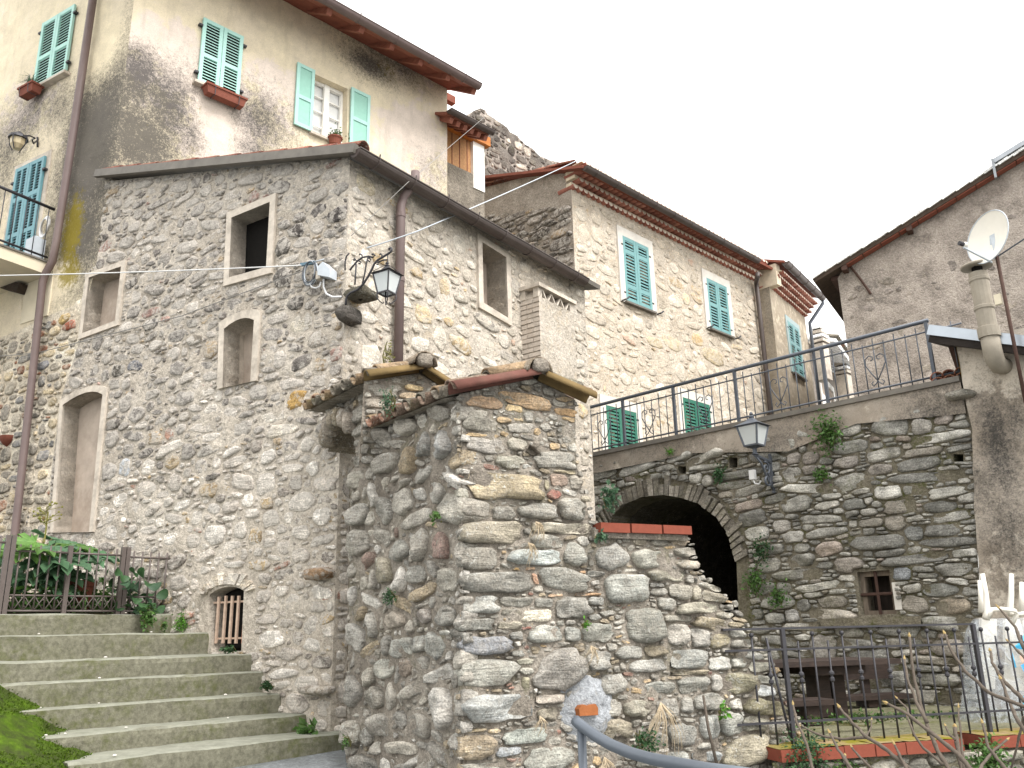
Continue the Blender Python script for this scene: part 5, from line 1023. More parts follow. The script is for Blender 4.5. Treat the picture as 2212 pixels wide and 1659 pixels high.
def verge(a, b, rad, mat, name, up):
    me = coppo_mesh(L=(b - a).length, r0=rad, r1=rad * .85, th=.014, n=8, name=name); at = me.attributes.new('col', 'FLOAT_COLOR', 'POINT'); at.data.foreach_set('color', [.2, .16, .12, 1.0] * len(me.vertices)); me.materials.append(mat); share(me, name, c1, place(a, b - a, up))
upL = Z; verge(lp + WF.N * .0 - Z * .02, rp - Z * .02, .085, M['coppo_red'], "verge_tile", Z); verge(rr - Z * .03, rp + WF.U * .04 - Z * .03, .085, M['coppo_yel'], "verge_tile", Z)
verge(rp - WF.N * -.06 + Z * .0, rp + BK * .5 + Z * .02, .12, TILE_OLD[1].materials[0], "ridge_tile", Z)
boulder("mortar_lump", rp + Z * .05 + WF.N * .05, .075, .05, .06, M['mort_w'], ruinw, (0, 0, 0), 33, (WF.U, WF.N, Z))
W2 = Frame(WC + BK * L1, WF.U)

c2, rp2, lp2, rr2 = coping("coping", W2, (905, 800), (788, 818), (975, 845), 0, L2)
verge(lp2 - Z * .02, rp2 - Z * .02, .08, M['coppo_yel'], "verge_tile", Z); verge(rr2 - Z * .02, rp2 + WF.U * .03 - Z * .02, .08, M['coppo_yel'], "verge_tile", Z)
verge(rp2 + WF.N * .1 + Z * .01, rp2 + BK * .45 + Z * .03, .12, TILE_OLD[1].materials[0], "ridge_tile", Z)
boulder("mortar_lump", rp2 + Z * .05 + WF.N * .08, .075, .05, .06, M['mort_w'], ruinw, (0, 0, 0), 35, (WF.U, WF.N, Z))
p2f = W2.poly([(775, 1010), (786, 824), (905, 806), (975, 850), (1010, 1010)])
f2 = mk("upper_face", sheet(W2, p2f, (), .05, .03, 5, seed=92), M['mort_w'], ruinw, smooth=True)
st = lay(W2, p2f, (), fx(W2, [(835, 845, 74, 30, 0, '#857f74', 3), (895, 838, 40, 14, 0, '#b59b68'), (810, 872, 50, 22, 0, '#857a6c'), (880, 855, 60, 16, 0, '#ab9270'), (870, 880, 50, 24, 0, '#7d7a72')]), ((.12, .07), (.08, .045)), seed=93, fill=1.2, grow=1.2, K=14, res=.008, gap=.007)
build_stones(W2, st, M['stone_tower'], f2, TW, 40, lambda s, r: min(.05, min(s["w"], s["h"]) * .25), RP_DEEP2, 94, tint=lambda u, v, c, r: sag(c))

# ------------------------------------------------------------------ concrete steps along the house
RIGHT = [(745, 1582), (664, 1541), (607, 1496), (570, 1450), (546, 1412), (452, 1366), (374, 1326)]; LEFT = [(150, 1640), (90, 1575), (35, 1520), (-60, 1470), (-300, 1420), (-300, 1368), (-300, 1300)]
def step_mat():
    """worn concrete: skylight on treads and shade on risers put into the colour, with scattered moss"""
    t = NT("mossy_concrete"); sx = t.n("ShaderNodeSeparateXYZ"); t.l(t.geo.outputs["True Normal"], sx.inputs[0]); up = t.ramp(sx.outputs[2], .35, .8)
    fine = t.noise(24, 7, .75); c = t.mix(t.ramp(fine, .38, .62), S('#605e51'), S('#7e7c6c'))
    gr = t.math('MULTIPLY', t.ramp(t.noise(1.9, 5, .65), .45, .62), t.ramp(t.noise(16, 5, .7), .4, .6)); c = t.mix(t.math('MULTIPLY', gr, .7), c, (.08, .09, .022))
    tr = t.mix(t.ramp(t.noise(9, 6, .7), .35, .65), S('#7d7e73'), S('#96978b')); c = t.mix(t.math('MULTIPLY', up, .75), c, tr)  # paler colour on up-facing faces stands for skylight on the treads
    t.bump(t.math('ADD', fine, t.math('MULTIPLY', t.noise(110, 3), .4)), .6, .012); return t.done(c, .93, .15)
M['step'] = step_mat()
stairs = thing("stairs", "flight of mossy concrete steps climbing beside the stone house", "stairs", A.W(600, 1560))
ZS = []; us_dir = ray(3000, horizon(3000)); US = Vector((us_dir.x, us_dir.y, 0)).normalized()
for i, (rp_, lp_) in enumerate(zip(RIGHT, LEFT)):
    P = A.W(*rp_); ZS.append(P.z); Fs = Frame(P, US); ul = Fs.px(*lp_)[0]; ul = max(ul, -6.5); n = int((.5 - ul) / .1); gg = G(); rr_ = random.Random(200 + i); hgt = .42; vv = []; z = P.z
    pr = [(-hgt, .0), (-.05, .0), (-.012, -.006), (0, -.03), (.002, -.3), (.0, -1.4)]
    for k in range(n + 1):
        u = ul + (.45 - ul) * k / n
        for q, (dv, dd) in enumerate(pr):
            w = Vector((u * 2.2, q * 3.1 + i * 7, 0)); jit = .014 * noise.noise(w) + .006 * noise.noise(w * 4)
            vv.append(Fs.P(u, z + dv + (jit * .8 if q > 1 else 0), dd + jit))
    m = len(pr); ff = [(k * m + q, (k + 1) * m + q, (k + 1) * m + q + 1, k * m + q + 1) for k in range(n) for q in range(m - 1)]; ff += [tuple(range(m))[::-1], tuple(n * m + q for q in range(m))]
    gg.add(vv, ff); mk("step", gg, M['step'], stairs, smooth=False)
zt7 = ZS[-1]; F7 = Frame(A.W(*RIGHT[-1]), US)
# bed behind the fence
gg = G(); a, b = F7.P(-7, zt7 + .01, -.15), F7.P(.6, zt7 + .01, -.15); slab4(gg, a, b, b - F7.N * 5, a - F7.N * 5, .3); M['soil'] = plain_mat("damp_soil", S('#3d3528'), .95, .1, var=.3, scale=14, bump=.5)
tag(mk("planting_bed", gg, M['soil']), kind="structure", label="dark soil of the raised bed behind the iron fence")

# ------------------------------------------------------------------ lower terrace at the right
TC0 = WF.W(1706, 1590); TF = Frame.vp(TC0, 8400); zT = TC0.z
gg = G(); a, b = TF.P(-.4, zT - .06, .0), TF.P(7, zT - .06, .0); slab4(gg, a, b, b - TF.N * 6, a - TF.N * 6, .12); tag(mk("lower_terrace", gg, mortar_mat("mossy_paving", S('#7d7a66'), S('#6c6a52'), darkamt=.5, moss=.9)), kind="structure", label="mossy paved terrace behind the low railing")
tw = thing("terrace_wall", "low stone terrace wall with mossy red brick coping below the railing", "wall", TF.P(1.5, .2))
TFf = TF.off(.3); tp = [(-.35, .0), (-.35, zT - .14), (7, zT - .14), (7, .0)]
wt = mk("wall", sheet(TFf, tp, (), .08, .03, 4, seed=96), M['mort_r'], tw, smooth=True)
st = lay(TFf, [(-.3, zT - .9), (-.3, zT - .15), (2.2, zT - .15), (2.2, zT - .9)], (), (), ((.26, .13), (.16, .09), (.1, .05)), seed=97, fill=1.1, grow=1.25, K=14, gap=.01)
build_stones(TFf, st, M['stone_r'], wt, TR_, 80, lambda s, r: r.uniform(.02, .05), RP_RUBBLE, 98)
M['moss_brick'] = (lambda t: (t.bump(t.noise(60, 4), .5, .01), t.done(t.mix(t.ramp(t.noise(5, 5, .7), .36, .6), S('#8d7a5e'), (.17, .15, .015)), .95, .1))[1])(NT("moss_covered_top"))
u = -.3; r = random.Random(99)
while u < 2.6:
    L_ = .27; gx_ = TF.px(1988, 1625)[0] < u + .1 < TF.px(2060, 1620)[0]
    if not gx_:
        g2 = G(); g2.fbox(TF, u, u + L_ - .006, zT - .135, zT - .05 + r.uniform(-.004, .004), -.06, .36 + r.uniform(-.008, .008)); bk = mk("brick", g2, M['brick'], tw)
        g2 = G(); nn = 5
        vv = [TF.P(u + (L_ - .006) * i / nn, zT - .047 + .012 * abs(noise.noise(Vector((u * 9 + i, j * 1.7, 0)))), -.05 + .39 * j / nn) for j in range(nn + 1) for i in range(nn + 1)]
        g2.add(vv, [(j * (nn + 1) + i, j * (nn + 1) + i + 1, (j + 1) * (nn + 1) + i + 1, (j + 1) * (nn + 1) + i) for j in range(nn) for i in range(nn)]); mk("moss", g2, M['moss_brick'], bk)
    u += L_
# ------------------------------------------------------------------ brick chimney stack beside the stone house
CB = B.off(.3); cu0, cu1 = CB.px(1166, 700)[0], CB.px(1241, 690)[0]; ct = CB.px(1166, 640)[1]; cbz = CB.px(1166, 1000)[1]; cw = cu1 - cu0
chim = thing("brick_chimney", "plastered brick chimney stack with open tile vents at the end of the stone house", "chimney", CB.P(cu0, cbz))
gg = sheet(CB, [(cu0, cbz), (cu0, ct), (cu1, ct), (cu1, cbz)], (), .06, .012, 5, seed=101); mk("plastered_face", gg, M['mort_b'], chim, smooth=True)
gg = G(); gg.fbox(B, cu0 + .012, cu1, cbz, ct, -.1, .285); mk("core", gg, M['mort_b'], chim)
CS = Frame(CB.P(cu0, 0), B.N); r = random.Random(5); v = CB.px(1166, 830)[1]
M['brick_pale'] = plain_mat("pale_worn_brick", S('#c3b8ac', .9), .9, .15, var=.25, scale=12, bump=.4, dirt=.5, dirtcol=S('#a2917f'))
CS = Frame(B.P(cu0, 0, .3), -B.N); CS.U = B.N.copy(); CS.N = -B.U
k = 0
while v < ct - .01:
    for a, b in (((0, .1), (.11, .29)) if k % 2 else ((0, .19), (.2, .29))):
        g2 = G(); e = r.uniform(-.002, .007); vv = [Vector(p) for p in []]
        lo, hi = .3 - b, .3 - a; p = lambda d, z, o: B.P(cu0 - o, z, d)
        g2.box8([p(hi, v, e), p(hi, v, -.05), p(lo, v, -.05), p(lo, v, e), p(hi, v + .05, e), p(hi, v + .05, -.05), p(lo, v + .05, -.05), p(lo, v + .05, e)]); mk("brick", g2, M['brick_pale'], chim, centre=True)
    v += .066; k += 1
vh = .13
for i in range(5):
    g2 = G(); u = cu0 + cw * i / 4.0; 
    if i < 4:
        g2.beam(B.P(u + .02, ct, .15), B.P(u + cw / 8, ct + vh, .15), .022, .28, B.N); g2.beam(B.P(u + cw / 4 - .02, ct, .15), B.P(u + cw / 8, ct + vh, .15), .022, .28, B.N); mk("vent_tile", g2, M['surround'], chim)
for (a, b) in ((.0, .1), (.9, 1.0)):
    g2 = G(); g2.fbox(B, cu0 + cw * a, cu0 + cw * b, ct, ct + vh, .21, .29); g2.fbox(B, cu0 + cw * a, cu0 + cw * b, ct, ct + vh, .0, .08); mk("vent_post", g2, M['surround'], chim)
g2 = G(); g2.fbox(B, cu0 - .03, cu1 + .03, ct + vh, ct + vh + .05, -.03, .33); mk("cap_slab", g2, M['surround'], chim)
g2 = G(); g2.fbox(B, cu0 + .14, cu1 - .14, ct, ct + vh, .08, .2); mk("flue_dark", g2, M['dark'], chim)

# ------------------------------------------------------------------ lanterns
M['lamp_glass'] = (lambda t: (t.b.inputs["Transmission Weight"].__setattr__("default_value", .35), t.done((.72, .76, .76), .35, .4))[1])(NT("frosted_lamp_glass"))
M['lamp_white'] = plain_mat("white_bulb", (.85, .85, .82), .3, .4, var=.02)
M['pvc'] = plain_mat("white_pvc", S('#e6e6e6', .85), .4, .35, var=.06); M['grey_pvc'] = plain_mat("pale_grey_plastic", S('#c3cad1', .85), .45, .35, var=.08, scale=10)
def lantern(c, w, h, x, y, root, mat, roof_h=.5, up_cone=False):
    """four-sided lantern: c = centre of the glass top, w/h = glass top width and height"""
    b = .64; T = [c + x * (sx * w / 2) + y * (sy * w / 2) for sx, sy in ((-1, -1), (1, -1), (1, 1), (-1, 1))]; Bm = [c - Z * h + x * (sx * w * b / 2) + y * (sy * w * b / 2) for sx, sy in ((-1, -1), (1, -1), (1, 1), (-1, 1))]
    g2 = G()
    for i in range(4):
        g2.beam(T[i], Bm[i], w * .075, w * .075); g2.beam(T[i], T[(i + 1) % 4], w * .07, w * .07); g2.beam(Bm[i], Bm[(i + 1) % 4], w * .07, w * .07)
    mk("frame", g2, mat, root)
    for i in range(4):
        g2 = G(); j = (i + 1) % 4; q = [T[i], T[j], Bm[j], Bm[i]]; m = sum(q, Vector()) / 4; g2.add([m + (p - m) * .93 for p in q], [(0, 1, 2, 3)]); mk("pane", g2, M['lamp_glass'], root)
    g2 = G(); e = 1.24; E = [c + Z * .004 + (p - c) * e for p in T]; m1 = [c + Z * (h * roof_h * .62) + (p - c) * .42 for p in T]; m2 = [c + Z * (h * roof_h) + (p - c) * .2 for p in T]
    g2.add(E + m1 + m2, [(i, (i + 1) % 4, 4 + (i + 1) % 4, 4 + i) for i in range(4)] + [(4 + i, 4 + (i + 1) % 4, 8 + (i + 1) % 4, 8 + i) for i in range(4)] + [(8, 9, 10, 11), (3, 2, 1, 0)]); mk("roof", g2, mat, root)
    g2 = G(); g2.lathe(c + Z * (h * roof_h), [(w * .1, 0), (w * .14, w * .06), (w * .06, w * .14), (w * .1, w * .2), (w * .02, w * .3)], 8); mk("finial", g2, mat, root)
    g2 = G(); g2.ball(c - Z * (h * .62), w * .17, 10, 8, (1, 1, 1.3)); mk("bulb", g2, M['lamp_white'], root)
    return T, Bm
def curl(c, r0, x, y, a0, turns, n=12, r1=.25): return [c + (x * math.cos(a0 + turns * 2 * math.pi * i / n) + y * math.sin(a0 + turns * 2 * math.pi * i / n)) * (r0 * (1 - (1 - r1) * i / n)) for i in range(n + 1)]
LP = A.off(.1); zl = lambda x, y: LP.W(609.9 + x / 8.16, 528.6 + y / 8.16)
lan = thing("wall_lantern", "black scrolled wall lantern hanging at the corner of the stone house", "lantern", zl(1850, 700))
ir = .011
g2 = G(); g2.tube([zl(*p) for p in ((1120, 1060), (1120, 970), (1145, 900), (1200, 850), (1330, 790), (1430, 690), (1500, 580), (1570, 450), (1620, 340), (1680, 270), (1790, 205), (1880, 150), (1925, 110), (1930, 80), (1905, 55), (1880, 70), (1890, 95))], ir, 6); mk("bracket_arm", g2, M['iron'], lan, smooth=True)
g2 = G(); g2.tube([zl(*p) for p in ((1190, 450), (1250, 370), (1330, 280), (1420, 222), (1520, 205), (1600, 225), (1630, 190), (1600, 160), (1580, 180))], ir * .9, 6); mk("bracket_arm", g2, M['iron'], lan, smooth=True)
for pts in (((1300, 340), (1290, 520), (1278, 705)), ((1510, 225), (1480, 330), (1450, 520), (1410, 690)), ((1180, 150), (1130, 200), (1105, 300), (1105, 450)), ((1410, 225), (1400, 180), (1370, 160), (1360, 185)), ((1300, 280), (1270, 240), (1250, 260), (1270, 280)), ((1350, 290), (1390, 310), (1370, 340), (1345, 325)), ((1520, 230), (1560, 260), (1540, 300), (1510, 280)), ((1740, 230), (1760, 190), (1735, 160), (1715, 175)), ((1640, 300), (1690, 310), (1690, 345), (1665, 345)), ((1700, 300), (1780, 270), (1860, 265))):
    g2 = G(); g2.tube([zl(*p) for p in pts], ir * .75, 5); mk("scroll", g2, M['iron'], lan, smooth=True)
g2 = G(); g2.tube([zl(1855, 180), zl(1860, 300), zl(1855, 400)], .005, 5); mk("chain", g2, M['iron'], lan)
c = zl(1845, 530); T, Bm = lantern(c, .19, .195, A.U, A.N, lan, M['iron'], .42)
for i in range(4):
    p = Bm[i]; m = c - Z * .195; o = (p - m).normalized(); g2 = G(); g2.tube([p, p - Z * .03 + o * .008, p - Z * .06 - o * .0, p - Z * .09 - o * .03, p - Z * .105 - o * .055, p - Z * .085 - o * .06], .006, 5); mk("scroll", g2, M['iron'], lan, smooth=True)
    g2 = G(); p = T[i]; g2.tube([p + o * .01, p + Z * .04 + o * -.02, c + Z * .1 + o * .02], .003, 4); mk("roof_rod", g2, M['iron'], lan)
# junction box with cable coil
jb = thing("junction_box", "grey cable junction box with white conduit beside the wall lantern", "box", A.W(715, 600))
zj = lambda x, y, d=.06: A.W(609.9 + x / 8.16, 528.6 + y / 8.16, d)
q = [A.px(609.9 + x / 8.16, 528.6 + y / 8.16) for x, y in ((760, 600), (770, 450), (850, 370), (975, 490), (970, 640))]; g2 = G(); g2.slab(A, q, .01, .12); mk("box", g2, M['grey_pvc'], jb)
g2 = G(); g2.fbox(A, q[0][0] - .06, q[0][0] + .0, q[0][1] - .02, q[0][1] + .07, .01, .08); mk("terminal", g2, M['surround'], jb)
g2 = G(); g2.tube([zj(*p) for p in ((800, 640), (800, 780), (850, 900), (960, 955), (1110, 950))], .0105, 6); mk("conduit", g2, M['pvc'], jb, smooth=True)
g2 = G(); g2.tube([zj(*p) for p in ((555, 720), (590, 780), (660, 800), (730, 770), (755, 690))], .0085, 6); mk("conduit", g2, M['pvc'], jb, smooth=True)
coil = thing("cable_coil", "coil of grey cable hanging by blue ties left of the junction box", "cable", A.W(677, 590)); cc_ = zj(560, 520, .05)
r = random.Random(6)
for i in range(9):
    rx, ry = .085 + r.uniform(-.025, .02), .125 + r.uniform(-.03, .02); o = A.U * r.uniform(-.015, .015) + Z * r.uniform(-.02, .0) + A.N * r.uniform(0, .05); g2 = G(); g2.tube([cc_ + o + A.U * (rx * math.cos(t)) + Z * (ry * math.sin(t)) for t in [k * 2 * math.pi / 20 for k in range(21)]], .0045, 5, caps=False); mk("loop", g2, M['iron_g' if i % 2 else 'grey_pvc'], coil, smooth=True)
g2 = G(); g2.beam(zj(400, 390), zj(640, 350), .03, .03); mk("tie", g2, plain_mat("blue_tie", S('#55707f'), .5, .3), coil)
# cables
M['wire'] = plain_mat("weathered_cable", S('#9a9793', .8), .7, .2)
def cable(label, pts, rad, mat='wire', sagv=.0, n=14):
    P = [Vector(p) for p in pts]; out = []
    for i in range(len(P) - 1):
        for k in range(n): t = k / n; out.append(P[i].lerp(P[i + 1], t) - Z * (sagv * 4 * t * (1 - t)))
    out.append(P[-1]); g2 = G(); g2.tube(out, rad, 5); mk("cable", g2, M[mat], None, smooth=True, label=label, cat="cable")
cable("white cable stretched level across the stone house to the coil", [atY(-120, 597, 9.6), A.W(662, 578, .07)], .007, 'pvc', sagv=.02)
cable("white cable slanting from the coil up past the gutter to the middle house", [A.W(690, 570, .07), B.off(.35).W(900, 500), CR.off(.6).W(1246, 347)], .008, 'grey_pvc', sagv=.02)
cable("grey cable sloping down the stone house wall towards the left downpipe", [A.W(660, 590, .06), A.W(400, 685, .05), A.W(90, 765, .06), A.W(-30, 775, .06)], .006, 'wire')
cable("thin wire rising from the house corner to the loggia roof", [B.W(752, 512, .05), B.off(.3).W(880, 395), LE.W(1050, 250)], .004, 'wire')
cable("lone thin wire crossing the white sky at top right", [atY(1640, 143, 24), atY(1960, -45, 15)], .008, 'grey_pvc')

# right-hand lantern on the retaining wall
rl = thing("post_lantern", "grey lantern standing on a scrolled bracket on the retaining wall", "lantern", R.W(1660, 1040)); RB = R.off(.42)
c = RB.W(1625, 921); T, Bm = lantern(c, .3, .27, R.U, R.N, rl, M['iron_g'], .42)
bp = c - Z * .27; g2 = G(); g2.lathe(bp - Z * .12, [(.05, 0), (.03, .02), (.03, .08), (.06, .1), (.1, .12)], 8); mk("stem", g2, M['iron_g'], rl)
wp = R.W(1668, 1000, .04); g2 = G(); g2.tube([bp - Z * .1, bp - Z * .13, wp + R.N * .1 + Z * .02, wp], .025, 6); mk("bracket_arm", g2, M['iron_g'], rl)
g2 = G(); g2.beam(wp + Z * .12, wp - Z * .42, .05, .03, R.U); mk("wall_plate", g2, M['iron_g'], rl)
for a, b in ((.0, .12), (-.16, .1)):
    g2 = G(); cc2 = wp + R.N * .14 + Z * (a - .1); g2.tube(curl(cc2, .1, R.N, Z, 1.2, 1.4, 16), .016, 6); mk("scroll", g2, M['iron_g'], rl, smooth=True)
g2 = G(); g2.tube([wp - Z * .4, wp - Z * .25 + R.N * .12, wp + R.N * .26 - Z * .04, bp - Z * .13], .016, 6); mk("scroll", g2, M['iron_g'], rl, smooth=True)
g2 = G(); c = R.W(1642, 1029, .2); g2.obox(c, R.U * .04, R.N * .03, Z * .065); mk("switch_box", g2, M['pvc'], rl)
g2 = G(); g2.tube([c - Z * .06, c - Z * .12 + R.U * .02, c - Z * .14 + R.U * .08, c - Z * .1 + R.U * .12], .01, 6); mk("lead", g2, M['pvc'], rl)

# bracket lamp on the yellow house
zq = lambda x, y, d: A.off(d).W(x / 2.967, y / 2.967)
bl2 = thing("bracket_lamp", "small black lantern on a scrolled bracket above the balcony door", "lantern", zq(240, 900, .0))
g2 = G(); g2.tube([zq(240, 880, .02), zq(240, 940, .02)], .014, 6); g2.tube([zq(238, 900, .02), zq(215, 920, .15), zq(205, 895, .2), zq(225, 885, .22), zq(190, 870, .3), zq(150, 870, .42), zq(120, 850, .5)], .012, 6); mk("bracket_arm", g2, M['iron'], bl2, smooth=True)
c = zq(118, 885, .5); g2 = G(); g2.lathe(c, [(.13, -.02), (.12, .02), (.05, .07), (.02, .1)], 10); mk("roof", g2, M['iron'], bl2); g2 = G(); g2.lathe(c - Z * .17, [(.05, 0), (.09, .06), (.1, .15)], 10); mk("glass", g2, plain_mat("amber_glass", S('#b8a888'), .3, .4), bl2)
for k in range(4):
    g2 = G(); a = k * math.pi / 2; x = Vector((math.cos(a), math.sin(a), 0)); g2.tube([c + x * .12, c + x * .11 - Z * .1, c + x * .06 - Z * .19], .008, 5); mk("frame_bar", g2, M['iron'], bl2)

# ------------------------------------------------------------------ balcony of the yellow house
bu = A.px(113, 572)[0]; bz = A.px(113, 572)[1]; bd = 1.25
bal = thing("balcony", "cream concrete balcony slab with thin iron railing on the yellow house", "balcony", A.P(bu - 1, bz - .2))
M['cream'] = plain_mat("cream_paint", S('#e0d5bd', .85), .85, .2, var=.08, scale=6, dirt=.15, dirtcol=S('#b0a48c'))
g2 = G(); g2.fbox(A, bu - 4, bu, bz - .16, bz, -.05, bd); mk("slab", g2, M['cream'], bal)
g2 = G(); g2.fbox(A, bu - 4, bu + .02, bz, bz + .025, -.04, bd + .03); mk("slab_edge", g2, M['flash'], bal)
def tubeobj(name, a, b, r, mat, parent, n=6): g2 = G(); g2.tube([a, b], r, n); return mk(name, g2, mat, parent, smooth=True)
for zz, rr2 in ((bz + .82, .024), (bz + .1, .016)):
    tubeobj("rail", A.P(bu - .05, zz, .05), A.P(bu - .05, zz, bd - .03), rr2, M['iron'], bal); tubeobj("rail", A.P(bu - .05, zz, bd - .03), A.P(bu - 4, zz, bd - .03), rr2, M['iron'], bal)
for i in range(8): d_ = .12 + i * .15; tubeobj("baluster", A.P(bu - .05, bz + .02, d_), A.P(bu - .05, bz + .82, d_), .007, M['iron'], bal, 5)
for i in range(8): u = bu - .2 - i * .2; tubeobj("baluster", A.P(u, bz + .02, bd - .03), A.P(u, bz + .82, bd - .03), .007, M['iron'], bal, 5)
tank = thing("plastic_tank", "white plastic container standing at the end of the balcony", "container", A.P(bu - .2, bz + .03, .15))
g2 = G(); g2.obox(A.P(bu - .22, bz + .2, .14), A.U * .1, A.N * .08, Z * .17); mk("body", g2, M['grey_pvc'], tank); g2 = G(); g2.lathe(A.P(bu - .22, bz + .37, .14), [(.05, 0), (.05, .04)], 10); mk("cap", g2, M['grey_pvc'], tank)
hose = thing("hose_coil", "coil of white hose hung on the wall by the balcony door", "hose", A.P(bu - .2, bz + .6, .05))
for i in range(5):
    g2 = G(); c = A.P(bu - .2 + .015 * i, bz + .62 - .02 * i, .05 + .015 * i); g2.tube([c + A.U * (.09 * math.cos(t)) + Z * (.14 * math.sin(t)) for t in [k * 2 * math.pi / 16 for k in range(17)]], .009, 5, caps=False); mk("loop", g2, M['pvc'], hose, smooth=True)
g2 = G(); g2.fbox(A, bu - 4, bu + .02, bz - .36, bz - .165, -.3, -.02 + .05); 
beam_ = thing("timber_lintel", "old dark timber lintel over the opening below the balcony", "beam", A.W(30, 620)); g2 = G(); g2.beam(A.W(-80, 592, .06), A.W(60, 628, .06), .16, .14); mk("timber", g2, wood_mat("old_dark_timber", S('#4d4238'), S('#2e2722'), .9, (12, 12, 12)), beam_)
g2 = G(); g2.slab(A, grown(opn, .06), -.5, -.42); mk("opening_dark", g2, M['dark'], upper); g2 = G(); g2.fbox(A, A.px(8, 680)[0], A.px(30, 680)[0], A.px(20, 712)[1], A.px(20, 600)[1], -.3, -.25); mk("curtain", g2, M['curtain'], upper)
g2 = G(); g2.fbox(A, A.px(52, 660)[0], A.px(108, 660)[0], A.px(80, 690)[1], A.px(80, 585)[1] , .0, .02); mk("cream_patch", g2, M['cream'], upper)

# ------------------------------------------------------------------ flower boxes and pots
def flower_box(c, L, x, n, label, plant=0, seed=1, mat=None):
    t = thing("flower_box", label, "planter", c); g2 = G(); a, b, h = L / 2, .085, .13
    g2.add([c - x * (a * .9) - n * (b * .75), c + x * (a * .9) - n * (b * .75), c + x * (a * .9) + n * (b * .75), c - x * (a * .9) + n * (b * .75), c - x * a - n * b + Z * h, c + x * a - n * b + Z * h, c + x * a + n * b + Z * h, c - x * a + n * b + Z * h], [(3, 2, 1, 0), (0, 1, 5, 4), (1, 2, 6, 5), (2, 3, 7, 6), (3, 0, 4, 7)]); mk("trough", g2, M['terracotta'], t)
    g2 = G()
    for s in (-1, 1): g2.beam(c - x * (a + .012) + n * (s * b) + Z * h, c + x * (a + .012) + n * (s * b) + Z * h, .025, .03); g2.beam(c + x * (s * a) - n * b + Z * h, c + x * (s * a) + n * b + Z * h, .025, .028)
    mk("rim", g2, M['terracotta'], t)
    g2 = G(); g2.fbox(Frame(c, x), -a * .9, a * .9, c.z + h - .03, c.z + h - .015, -b * .8, b * .8); mk("soil", g2, M['soil'], t)
    if plant: plant_tuft(t, c + Z * h, plant, seed)
    g2 = G()
    for s in (-.6, .6): g2.tube([c + x * (s * a) - n * b + Z * (h + .05), c + x * (s * a) - n * (b * .6) - Z * .02, c + x * (s * a) + n * (b * 1.1) - Z * .02, c + x * (s * a) + n * (b * 1.2) + Z * (h * .9)], .006, 5)
    mk("hanger", g2, M['iron'], t, kind="stuff"); return t
M['leaf'] = leaf_mat("green_leaf", (.055, .12, .028), (.09, .17, .04)); M['leaf_d'] = leaf_mat("dark_leaf", (.03, .075, .03), (.05, .11, .04)); M['leaf_b'] = leaf_mat("blue_green_leaf", (.05, .11, .06), (.09, .16, .09)); M['leaf_y'] = leaf_mat("yellow_leaf", (.2, .2, .05), (.3, .28, .08)); M['leaf_br'] = leaf_mat("bright_leaf", (.08, .22, .02), (.12, .28, .04))
M['straw'] = plain_mat("dry_grass", S('#b5a58c'), .9, .1, var=.2); M['stem'] = plain_mat("green_brown_stem", S('#6d6a45'), .8, .2, var=.2)
def leaf_geo(g2, c, d, n, L, w, col, fold=.25):
    s = d.cross(n).normalized(); n = s.cross(d).normalized()
    g2.add([c, c + d * (L * .45) + s * (w / 2) + n * (w * fold), c + d * L, c + d * (L * .45) - s * (w / 2) + n * (w * fold), c + d * (L * .5)], [(0, 1, 4), (1, 2, 4), (2, 3, 4), (3, 0, 4)], col)
def rv(r): 
    a = r.uniform(0, 6.283); z = r.uniform(-1, 1); q = math.sqrt(1 - z * z); return Vector((q * math.cos(a), q * math.sin(a), z))
def foliage(name, parent, mat, r, n, pos, L, w, out, droop=0.0, **kw):
    g2 = G()
    for i in range(n):
        c = pos(r); k = r.uniform(.55, 1.35); d = (rv(r) + out * r.uniform(.2, 1.1) - Z * droop).normalized(); nn = (out + Z * .8 + rv(r) * .9).normalized()
        if abs(nn.dot(d)) > .95: continue
        leaf_geo(g2, c, d, nn, L * r.uniform(.6, 1.25), w * r.uniform(.7, 1.2), (k, k * r.uniform(.92, 1.08), k))
    return mk(name, g2, mat, parent, **kw)
def plant_tuft(t, c, kind, seed):
    r = random.Random(seed)
    if kind == 1:      # thin hanging grass
        g2 = G()
        for i in range(60):
            a = r.uniform(0, 6.28); d = Vector((math.cos(a), math.sin(a), 0)); h = r.uniform(.1, .2); g2.tube([c + d * .02, c + d * .06 + Z * h, c + d * r.uniform(.12, .2) + Z * (h * r.uniform(.0, 1.0))], [.004, .003, .001], 3, caps=False, col=(1, 1, 1))
        mk("foliage", g2, M['leaf_b'], t, kind="stuff")
    else:
        foliage("foliage", t, M['leaf'], r, 160, lambda r: c + Vector((r.gauss(0, .06), r.gauss(0, .05), abs(r.gauss(0, .06)))), .05, .03, Z, kind="stuff")
flower_box(UR.W(476, 226, .12), .62, UR.U, UR.N, "long red flower box hung below the closed mint shutters on the corner wall")
flower_box(A.W(82, 216, .13), .36, A.U, A.N, "short red flower box with trailing grass under the top left shutters", 1, 3)
def pot(name, c, r0, h, label, mat, cat="pot", plant=None):
    t = thing(name, label, cat, c); g2 = G(); g2.lathe(c, [(r0 * .68, 0), (r0 * .9, h * .78), (r0, h * .8), (r0 * 1.04, h), (r0 * .92, h), (r0 * .88, h * .92)], 16); mk("body", g2, mat, t, smooth=False); g2 = G(); g2.lathe(c + Z * (h * .9), [(r0 * .9, 0), (r0 * .9, .005)], 12); mk("soil", g2, M['soil'], t)
    if plant: plant_tuft(t, c + Z * h, plant, 9)
    return t
pot("flower_pot", UR.W(716, 316, .1) - Z * .02, .12, .13, "red flower pot with small green plant on the window ledge of the open window", M['terracotta'], plant=2)

